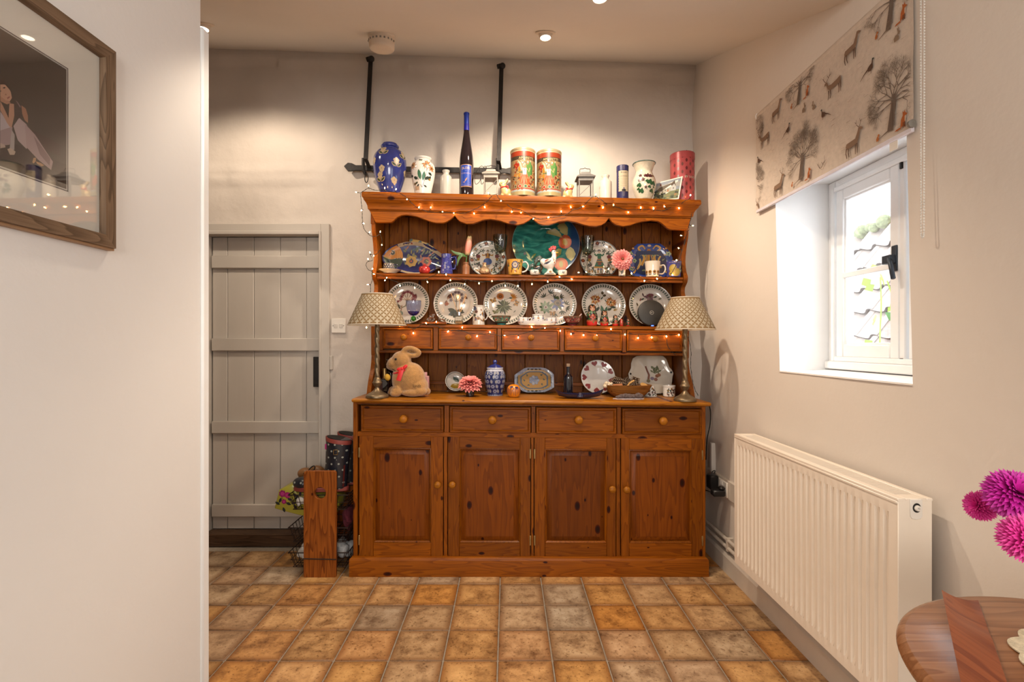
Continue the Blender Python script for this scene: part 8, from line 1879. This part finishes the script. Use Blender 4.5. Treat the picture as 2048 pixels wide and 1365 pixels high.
# polka dot wellingtons, toes to the left
M['boot_navy'] = mat('navy_rubber', (.012, .013, .020), .35, var=.15, coat=.2); M['boot_red'] = mat('dull_red_rubber', (.24, .045, .035), .5, var=.1)
def boot(Yb, dx, dz, label, bk):
    k = 2.70/1000; bp = lambda px, py: (wx(px, 2.70)+dx, wz(py, 2.70)+dz)
    b = MB(); rings = []
    for (px, py, h, w) in ((682, 874, 24.5, 20), (681, 900, 24, 20), (679, 925, 23, 19), (677, 945, 23.5, 18), (674, 960, 25, 18), (673, 972, 26, 17)):
        x, z = bp(px, py); rings.append([(x+h*k*math.cos(2*PI*i/20), w*k*math.sin(2*PI*i/20), z+(.010*-math.cos(2*PI*i/20) if py == 874 else 0)) for i in range(20)])
    b.loft(rings)
    for px, py, rx, rz, d in ((672, 966, 25, 15, 16), (650, 962, 22, 13, 16), (630, 964, 22, 12, 17), (613, 963, 18, 12.5, 17), (604, 962, 12, 10, 14)): x, z = bp(px, py); eball(b, (x, 0, z), rx*k, d*k, rz*k)
    x0b, zb0 = bp(640, 977)
    for v in b.v: v.z = max(v.z, zb0+.004)
    body = fuse(b, .0055, 4); org = Vector((0, Yb, 0)); tt = thing('wellington_boot', label, 'boot', (x0b, Yb, zb0))
    off = Vector((x0b, 0, zb0))
    for v in body.v: v -= off
    part('upper', body, M['boot_navy'], tt, smooth=70); sf = proj_surf(body)
    x, z = bp(682, 874); x -= off.x; z -= off.z
    rim = MB().loft([[(x+(24.5+e)*k*math.cos(2*PI*i/28), (20+e)*k*math.sin(2*PI*i/28), z-zz-.012*math.cos(2*PI*i/28)) for i in range(28)] for zz, e in ((.022, .4), (.004, .7), (.000, .4), (.002, -1.5), (.02, -1.8))], cap=False); part('rim_binding', rim, M['boot_red'], tt, smooth=60)
    dark_cap = MB().loft([[(x+22.5*k*math.cos(2*PI*i/28)*s_, 18*k*math.sin(2*PI*i/28)*s_, z-zz-.012*math.cos(2*PI*i/28)*(1 if s_ == 1 else 0)) for i in range(28)] for zz, s_ in ((-.001, 1), (-.001, .02))], cap=False); part('lining', dark_cap, M['dark_cavity'], tt)  # dark cap on the solid shaft, painted shade for the hollow inside
    so_ = MB(); n = 30; pts = []
    for i in range(n):
        a = 2*PI*i/n; px = 648+54*math.cos(a); w = (17 if math.cos(a) < 0 else 15)*abs(math.sin(a))**.7*math.copysign(1, math.sin(a)); pts.append((wx(px, 2.70)+dx-off.x, w*k*1.05))
    so_.loft([[(a, b_, z_) for a, b_ in pts] for z_ in (0, .022)]); part('sole', so_, M['boot_red'], tt, bevel=.003)
    p = Paint(sf, .0008, .0003)
    for row in range(8):
        for c in range(9):
            px = 600+13.5*c+6.7*(row % 2); py = 884+12.5*row
            u, v = bp(px, py); u -= off.x; v -= off.z
            if py < 950 and not (659 < px < 702): continue
            if py >= 950 and not (598 < px < 700): continue
            p.ell(u, v, .0052, .0052, '#b9bdb2', 0, 0, 10, 1)
    p.line([(bp(697, 925)[0]-off.x, bp(697, 925)[1]-off.z), (bp(694, 968)[0]-off.x, bp(694, 968)[1]-off.z)], .006, '#6a2420', 1, None, 5)
    p.done('white_dots', tt)
    u, v = bp(683, 898); q = sf(u-off.x, v-off.z, .002); bq = MB()
    for s1, s2, s3, s4 in ((-.012, .012, .011, .014), (-.012, .012, -.014, -.011), (-.012, -.009, -.014, .014), (.009, .012, -.014, .014)): bq.box(q.x+s1, q.x+s2, q.y-.004, q.y, q.z+s3, q.z+s4)
    part('buckle', bq, M['brass'], tt, bevel=.001)
    u, v = bp(659.5, 889); q = sf(u-off.x+.004, v-off.z, .001); part('pull_tab', MB().box(q.x-.006, q.x+.003, q.y-.003, q.y+.001, q.z-.014, q.z+.014), mat('magenta_tab', (.30, .02, .12), .6), tt)
boot(2.665, 0, .0005, 'navy polka dot wellington boot with brass buckle, nearer of the pair in the wire basket', False)
boot(2.79, .020, .0005, 'navy polka dot wellington boot behind its pair, close to the dresser side', True)
# brown shoe with a black bow
k = .00274; L = (wx(622, 2.86), 2.868, .372); t = thing('brown_shoe', 'tan leather shoe with a black bow behind the boot toe', 'shoe', L); b = MB(); eball(b, (-.035, 0, .085), .045, .035, .032); eball(b, (.03, 0, .085), .05, .034, .045); eball(b, (.0, 0, .05), .085, .036, .028); M['tan_leather'] = mat('tan_leather', (.22, .10, .035), .4, var=.25); part('upper', fuse(b, .005, 4), M['tan_leather'], t, smooth=70)
part('sole', MB().box(-.085, .085, -.034, .034, 0, .028), M['dark_wood'], t, bevel=.01)
bw = MB().tube(spline([(-.012, -.034, .10), (.012, -.036, .128), (.03, -.036, .135), (.028, -.036, .115), (-.012, -.036, .10), (-.032, -.034, .092)], 5), .003, 6); part('bow', bw, M['black_plastic'], t, smooth=60)
# white cloth in the top basket, yellow flowered bag, maroon bag, bundles below
M['white_cloth'] = mat('white_cotton', (.50, .47, .43), .95, var=.15, vs=12, bump=.5, bs=18); M['grey_cloth'] = mat('grey_plastic_bag', (.34, .35, .36), .45, var=.25, vs=14, bump=.9, bs=22)
def bundle(name, label, cat, loc, rx, ry, rz, m, seed):
    R = random.Random(seed); b = MB()
    for i in range(9): eball(b, (R.uniform(-.55, .55)*rx, R.uniform(-.55, .55)*ry, rz+R.uniform(-.4, .35)*rz), rx*R.uniform(.4, .6), ry*R.uniform(.4, .6), rz*R.uniform(.4, .65), R.uniform(-.5, .5))
    f = fuse(b, min(rx, rz)*.12, 3); mn = min(v.z for v in f.v)
    for v in f.v: v.z -= mn; v += Vector((1, 1, 1))*.004*nz(v.x, v.y, v.z, 40)
    return single(name, f, m, label, cat, loc, smooth=80)
bundle('folded_cloth', 'white folded cloth under the boots in the top wire basket', 'cloth', (wx(604, 2.64), 2.633, .345), .030, .018, .028, M['white_cloth'], 2)
bundle('maroon_bag', 'dark maroon cloth bag slumped against the dresser side in the rack', 'bag', (wx(690, 2.66), 2.76, .172), .036, .10, .075, mat('maroon_cloth', (.10, .012, .022), .9, var=.25, bump=.4, bs=25), 5)
bundle('plastic_bundle', 'grey white plastic bundle at the right of the bottom basket', 'bag', (wx(682, 2.62), 2.70, .042), .055, .075, .075, M['grey_cloth'], 7)
bundle('white_bundle', 'white cloth bundle at the left of the bottom basket', 'cloth', (wx(608, 2.64), 2.70, .042), .045, .075, .058, M['white_cloth'], 9)
bundle('dark_bundle', 'dark cloth bundle on top of the plastic one in the bottom basket', 'cloth', (wx(686, 2.66), 2.84, .042), .035, .05, .065, mat('dark_brown_cloth', (.035, .022, .022), .8, var=.4), 12)
Yg = 2.66; b = MB()
yb = [(548, 1018), (557, 981), (566, 977), (586, 968), (592, 986), (640, 988), (675, 1002), (675, 1014), (664, 1036), (640, 1037), (606, 1033), (585, 1028)]
L = tuple(P(612, 1036, Yg)); t = thing('flowered_bag', 'lime yellow oilcloth bag printed with magenta roses sticking out of the rack', 'bag', L)
M['lime'] = mat('lime_yellow_oilcloth', (.36, .33, .040), .4, var=.12, vs=6, coat=.2)
o2 = [(wx(a, Yg)-L[0], wz(c, Yg)-L[2]) for a, c in yb]; ctr = (sum(a for a, c in o2)/len(o2), sum(c for a, c in o2)/len(o2))
m = MB().loft([[(ctr[0]+(a-ctr[0])*s_, y_, ctr[1]+(c-ctr[1])*s_) for a, c in o2] for y_, s_ in ((.0, .96), (.005, 1), (.14, 1), (.15, .94))]); part('bag_body', m, M['lime'], t, bevel=.003)
p = Paint(lambda u, v, h: Vector((u, -h, v)), .0006)
def bg(px, py): return (wx(px, Yg)-L[0], wz(py, Yg)-L[2])
for px, py, r, c in ((565, 988, .020, '#8a1458'), (575, 991, .018, '#9c1a60'), (568, 1004, .014, '#8a1450')): x, y = bg(px, py); p.flower(x, y, r, c, 7, .9, '#5a0c34', 1); p.flower(x, y, r*.6, '#b03078', 5, .8, None, 2)
R = random.Random(3)
for px, py, a in ((563, 996, -2), (566, 1015, -1.2), (572, 1006, -.4), (582, 1008, .2), (590, 1000, .9), (596, 1004, -.5), (594, 996, 2.2), (600, 1004, .3), (585, 1002, 2.7), (560, 1010, 2.6), (588, 1010, -1), (600, 994, 1.5)): x, y = bg(px, py); p.leaf(x, y, .030, .014, a, ['#2c2230', '#3a2c38', '#1f2420'][int(px) % 3], 1)
for q in (((563, 992), (568, 1006), (575, 1006), (590, 1002), (604, 998)),): p.line([bg(*a) for a in q], .0022, '#3a2c2c', 0)
p.done('rose_print', t, M['fabric_print'])
# ================================================================= the round table at the right edge
TZ = .75; tcx, tcy, TR = .843, .612, .29
t = thing('round_table', 'polished round wooden table at the right edge', 'table', (tcx, tcy, 0))
M['table_wood'] = pine('polished_table_wood', 0, (.38, .175, .08), (.25, .10, .04), .2, .25, .6)
part('table_top', MB().lathe(sp((TR-.05, TZ-.030), (TR-.012, TZ-.027), (TR, TZ-.014), (TR-.003, TZ-.005), (TR-.012, TZ))+[(.001, TZ)], n=96), M['table_wood'], t, smooth=50)
part('pedestal', MB().lathe(sp((.05, TZ-.03), (.045, TZ-.10), (.028, TZ-.16), (.040, .45), (.052, .34), (.034, .22), (.055, .14), (.05, .10)), n=32, cap1=True), M['table_wood'], t, smooth=60)
for i in range(3): a = PI/6+2*PI*i/3; part('foot', MB().tube(spline([(.03*math.cos(a), .03*math.sin(a), .15), (.14*math.cos(a), .14*math.sin(a), .10), (.26*math.cos(a), .26*math.sin(a), .022)], 5), .022, 8), M['table_wood'], t, smooth=60)
# long hollow-ended wooden scoop
def tp_(px, py, z=TZ): Y = (EYE-z)*1000/(py-CY); return Vector((wx(px, Y), Y, z))
a0 = tp_(1919, 1199); a1 = tp_(1966, 1372); ax = (a1-a0); ln = ax.length; ax.normalize(); sd = Vector((-ax.y, ax.x, 0)); 
if sd.x > 0: sd = -sd
t = thing('wooden_scoop', 'long reddish wooden scoop with a hollowed end lying on the table', 'scoop', (a0.x, a0.y, TZ+.001)); hw0, hw1 = .024, .024; rings = []
for i in range(25):
    q = i/24; w = hw0+(hw1-hw0)*q; dep = .016*max(0, 1-(q/.30)**2) if q < .30 else .0; c = ax*(ln*1.5*q); top = []
    for j in range(9): s_ = -1+j/4; top.append(c+sd*(-s_*w)+Vector((0, 0, .0085-(dep)*.38*(1-s_*s_)-.002*(1+s_)*(1 if q < .3 else .3))))
    bot = [c+sd*(w*.92)+Vector((0, 0, 0)), c+sd*(-w*.92)+Vector((0, 0, 0))]
    rings.append(top+[bot[1], bot[0]])
M['scoop'] = pine('red_polished_wood', 1, (.29, .075, .024), (.18, .038, .012), .14, 0, .5); part('body', MB().loft(rings), M['scoop'], t, smooth=35)
# crochet doily
dc = Vector((.835, .668, TZ)); single_ = MB(); M['crochet'] = mat('ecru_crochet', (.70, .60, .43), .95, var=.2, vs=90, bump=.5, bs=300)
t = thing('crochet_doily', 'ecru crochet doily with scalloped edge under the flower vase', 'doily', (dc.x, dc.y, TZ+.0005))
def lace(r0, r1, n, holes): 
    m = MB()
    for i in range(n):
        a = 2*PI*i/n; c = Vector((r0*math.cos(a), r0*math.sin(a), .0015)); rr = (r1-r0); m.tube([c+Vector((rr*math.cos(2*PI*j/10), rr*math.sin(2*PI*j/10), 0)) for j in range(10)], .0022, 5, True)
    return m
def flat(r0, r1, n=60, sc=0, k=12): return MB().loft([[((r+(sc*abs(math.sin(k*PI*i/n)) if r == r1 else 0))*math.cos(2*PI*i/n), (r+(sc*abs(math.sin(k*PI*i/n)) if r == r1 else 0))*math.sin(2*PI*i/n), z) for i in range(n)] for r, z in ((r0, .001), (r1, .001), (r1, .0028), (r0, .0028))], cap=False)
DR = .112
part('centre', flat(.001, DR*.42), M['crochet'], t, smooth=30)
for r, n in ((DR*.50, 22), (DR*.64, 28), (DR*.80, 34)): o = part('lace_ring', lace(r, r+.0085, n, 0), M['crochet'], t, smooth=60); o['kind'] = 'stuff'
part('scalloped_edge', flat(DR*.88, DR*.97, 96, DR*.09, 12), M['crochet'], t, smooth=30); part('band', flat(DR*.56, DR*.60), M['crochet'], t, smooth=30); part('band', flat(DR*.71, DR*.745), M['crochet'], t, smooth=30)
# vase (just outside the picture) and pink asters leaning into it
vx_, vy_ = .845, .655
t = thing('vase', 'white vase on the crochet doily holding the magenta asters, just outside the picture', 'vase', (vx_, vy_, TZ+.004)); part('body', MB().lathe(sp((.030, 0), (.038, .01), (.045, .06), (.036, .11), (.028, .135), (.032, .145))+[(.028, .144), (.026, .10)], n=40), M['white_glaze'], t, smooth=60)
def aster(name, label, c, r, axis, stemto, inner, side=False):
    t = thing(name, label, 'flower', tuple(c)); q = Vector(axis).to_track_quat('Z', 'Y').to_matrix().to_4x4()
    lay = [(40, -.35, .93), (40, -.1, .97), (40, .15, 1.0), (40, .36, 1.0), (36, .56, .97), (34, .76, .94), (28, .96, .90), (22, 1.16, .86), (14, 1.36, .82)]
    mb = petals(r, lay, 0, .20, .18).xf(q); o = part('petals', mb, inner, t, smooth=60, fix=False); o['kind'] = 'stuff'
    g = MB(); eball(g, (0, 0, -.08*r), .36*r, .36*r, .30*r)
    sg_ = part('calyx', g.xf(q), M['leaf'], t, smooth=60)
    lf = MB()
    for i in range(9): a = 2*PI*i/9; lf.add([(0, 0, -.3*r), (.34*r*math.cos(a-.25), .34*r*math.sin(a-.25), -.12*r), (.62*r*math.cos(a), .62*r*math.sin(a), .06*r), (.34*r*math.cos(a+.25), .34*r*math.sin(a+.25), -.12*r)], [(0, 1, 2, 3)])
    part('bracts', lf.xf(q), M['leaf'], t, fix=False)['kind'] = 'stuff'
    e = Vector(stemto)-Vector(c); part('stem', MB().tube(spline([Vector(axis).normalized()*(-.2*r), e*.35+Vector((0, 0, .01)), e*.7, e], 5), .0032, 8), M['leaf'], t, smooth=60)
    return t
MG = dahliamat('magenta_aster', (.40, .004, .20), (.52, .008, .28), (.62, .03, .40), .05); PK = dahliamat('hot_pink_aster', (.62, .010, .20), (.72, .02, .28), (.78, .06, .36), .05)
vt = (vx_, vy_, TZ+.14)
Ya = .70
aster('aster', 'large magenta aster head at the right edge', P(2026, 991, .735), .038, (-.25, -.75, .6), vt, MG)
aster('aster', 'small side-facing magenta aster at the far left of the bunch', P(1962, 1013, .785), .0235, (-.92, -.25, .2), vt, PK)
aster('aster', 'hot pink aster lowest of the bunch at the right edge', P(2052, 1078, .665), .0322, (-.35, -.85, .2), vt, PK)
# ================================================================= fairy lights strung along the rack
t = thing('string_lights', 'warm white fairy lights on dark green cable draped over the plate rack', 'string lights', (.1, 2.66, 2.0)); Ls = t.location.copy()
bl_m = MB().lathe([(.0006, -.0005), (.0019, .0005), (.0025, .003), (.0022, .0064), (.0009, .0086), (.0003, .009)], n=8, cap1=True).mesh('bulb', 0, 60); bl_m.materials.append(M['bulb'])
hd_m = MB().lathe([(.0017, -.010), (.0021, -.002), (.0020, .001)], n=7, cap1=True).mesh('holder', 0, 60); hd_m.materials.append(M['cable'])
NB = [0]
def strand(pts, bulbs, Y, wob=.0015):
    f = (lambda x, y: Y) if not callable(Y) else Y
    P3 = [P(a, b, f(a, b)) for a, b in pts]; S_ = spline(P3, 5)
    for i, q in enumerate(S_): q += Vector((0, random.uniform(-.001, .001), random.uniform(-wob, wob)))
    m = MB(); m.tube(S_, .0012, 5); m2 = [q+Vector((.0018*math.sin(i*1.7), -.001, .0018*math.cos(i*1.7))) for i, q in enumerate(S_)]; m.tube(m2, .0009, 5)
    for a, b in bulbs:
        c = P(a, b, f(a, b)-.004); n = min(S_, key=lambda q: (q-c).length); d = c-n
        d = d.normalized() if d.length > .004 else Vector((random.uniform(-.3, .3), -.4, random.choice([-1, 1]))).normalized()
        base_ = c-d*.005; m.tube([n, base_-d*.010], .0012, 5)
        q = d.to_track_quat('Z', 'Y'); o = link('bulb', bl_m, None, t, base_-Ls); o.rotation_mode = 'QUATERNION'; o.rotation_quaternion = q
        h = link('bulb_holder', hd_m, None, o); NB[0] += 1
    part('cable', m, M['cable'], t, world=True, smooth=60)
YC1 = 2.674
def yc(x, y): return 2.672 if y < 405 else 2.700 if y < 424 else 2.716
strand([(721, 387), (728, 382), (737, 377), (747, 380)], [(737, 371.6), (712, 384.5)], 2.678)
strand([(721, 387), (722, 400), (724, 420), (725, 440), (727, 455), (733, 465), (743, 473), (753, 473), (760, 468)], [(722.6, 421), (727.5, 447.5), (739.5, 464.5), (760.6, 463.5)], 2.70)
strand([(747, 380), (769, 381.5), (790, 385), (802, 388), (812, 395), (825, 408), (835, 416), (850, 422), (862, 424.5), (885, 425), (907, 426), (925, 427), (940, 423), (955, 416), (965, 410), (975, 402), (985, 391), (993, 389)], [(769.5, 376), (792, 378.5), (814, 399), (838, 414.7), (861.6, 415), (885, 423.6), (907.5, 426.5), (948, 427.3), (969.6, 415), (976.6, 386)], yc)
strand([(993, 389), (1000, 400), (1010, 405), (1023, 416), (1043, 421), (1060, 431), (1070, 436), (1080, 438), (1095, 436), (1123, 432), (1135, 428), (1147, 420), (1165, 414), (1180, 398), (1191, 392)], [(1002, 402.4), (1023.5, 424), (1042, 425.5), (1066.5, 438), (1097, 435), (1122.5, 423), (1141.5, 414.6), (1166.6, 413.5), (1191.6, 389.5)], yc)
strand([(1191, 392), (1208, 404), (1215, 410), (1227, 412.5), (1245, 418), (1257, 420), (1281, 419), (1307, 420), (1325, 422), (1345, 414), (1357, 411), (1370, 402), (1380, 398)], [(1205.7, 415.5), (1227, 409.8), (1256.5, 425), (1281.7, 415.5), (1307, 417), (1328.4, 413), (1358, 417), (1381, 390.5)], yc)
strand([(1380, 398), (1384, 405), (1383, 430), (1379, 447), (1377, 455), (1375, 465), (1371, 477), (1368, 490), (1361, 510), (1352, 530), (1344, 545), (1335, 556), (1320, 562), (1305, 565), (1290, 560), (1275, 553), (1255, 551), (1230, 552), (1190, 551.5)], [(1377.6, 421), (1386, 451.6), (1362, 471.5), (1357, 496.5), (1353, 520.5), (1345, 550.5), (1314, 557.5), (1288.6, 562.5), (1263, 547), (1217.5, 538), (1172, 544.5), (1157, 545.5)], lambda x, y: 2.715 if y < 470 else 2.745)
strand([(760, 468), (764, 480), (763.5, 493), (758, 503), (748, 511), (740, 508), (745, 521), (735, 524), (732, 531), (737, 540), (744, 543)], [(763.6, 490), (739.7, 505), (747.5, 512), (736, 518.5), (745, 538)], 2.744)
strand([(744, 543), (744.5, 560), (741.5, 570), (741, 587)], [(748, 548.6), (735.5, 569.5)], 2.744)
strand([(744, 546), (760, 551), (773, 556), (790, 563), (805, 567), (822, 568), (829, 573)], [(773.5, 555.7), (769.7, 561.5), (800, 572), (829.5, 576)], 2.752)
strand([(845, 561), (858, 556), (870, 550), (880, 547), (892, 550), (900, 554), (915, 557), (929, 560), (945, 562), (958, 564), (984, 563), (1010, 561), (1036, 561.5), (1050, 561), (1064, 560), (1080, 558), (1095, 556), (1110, 559), (1120, 556), (1140, 556)], [(855, 564.6), (877.5, 544), (892, 549.6), (900.6, 561), (929.5, 569), (958, 567.4), (984, 562.4), (1010.6, 572), (1036, 572.5), (1064, 569), (1095.5, 563.8), (1119, 553.8), (1143.6, 558.7)], 2.753)
strand([(808, 645), (815, 652), (826, 658), (835, 655), (845, 648.5), (856, 648), (873, 652), (890, 660), (910, 661), (926, 663), (940, 667), (960, 669), (981, 668), (1000, 672), (1020, 670), (1037, 669), (1063, 663), (1085, 657), (1105, 655)], [(800, 652), (826.5, 667), (852, 646.6), (872.7, 643.7), (896, 663.7), (924.5, 655), (954, 673), (980, 664.5), (1009.5, 671.6), (1036.5, 675.5), (1063.4, 654), (1090, 656.6)], 2.730)
strand([(1105, 655), (1125, 655), (1145, 659), (1155, 663), (1168, 664), (1196, 667), (1222, 667), (1250, 668), (1277, 669), (1304, 669), (1332, 670), (1358, 669)], [(1120.5, 662.5), (1142, 668.8), (1167, 671), (1193, 672), (1222, 658.5), (1250, 669.8), (1276, 677), (1303, 675.5), (1333, 673.5), (1358, 670.5)], 2.730)
strand([(1358, 669), (1374, 668), (1378, 681), (1382, 705), (1381, 730), (1384, 755), (1388, 775), (1396, 792)], [(1371.5, 676), (732.8, 655.5)][:1], 2.742)
strand([(1333, 678), (1336, 694), (1343, 702), (1351, 711)], [], 2.742)
strand([(741, 587), (740, 620), (737, 645), (733, 651)], [(732.8, 655.5)], 2.748)
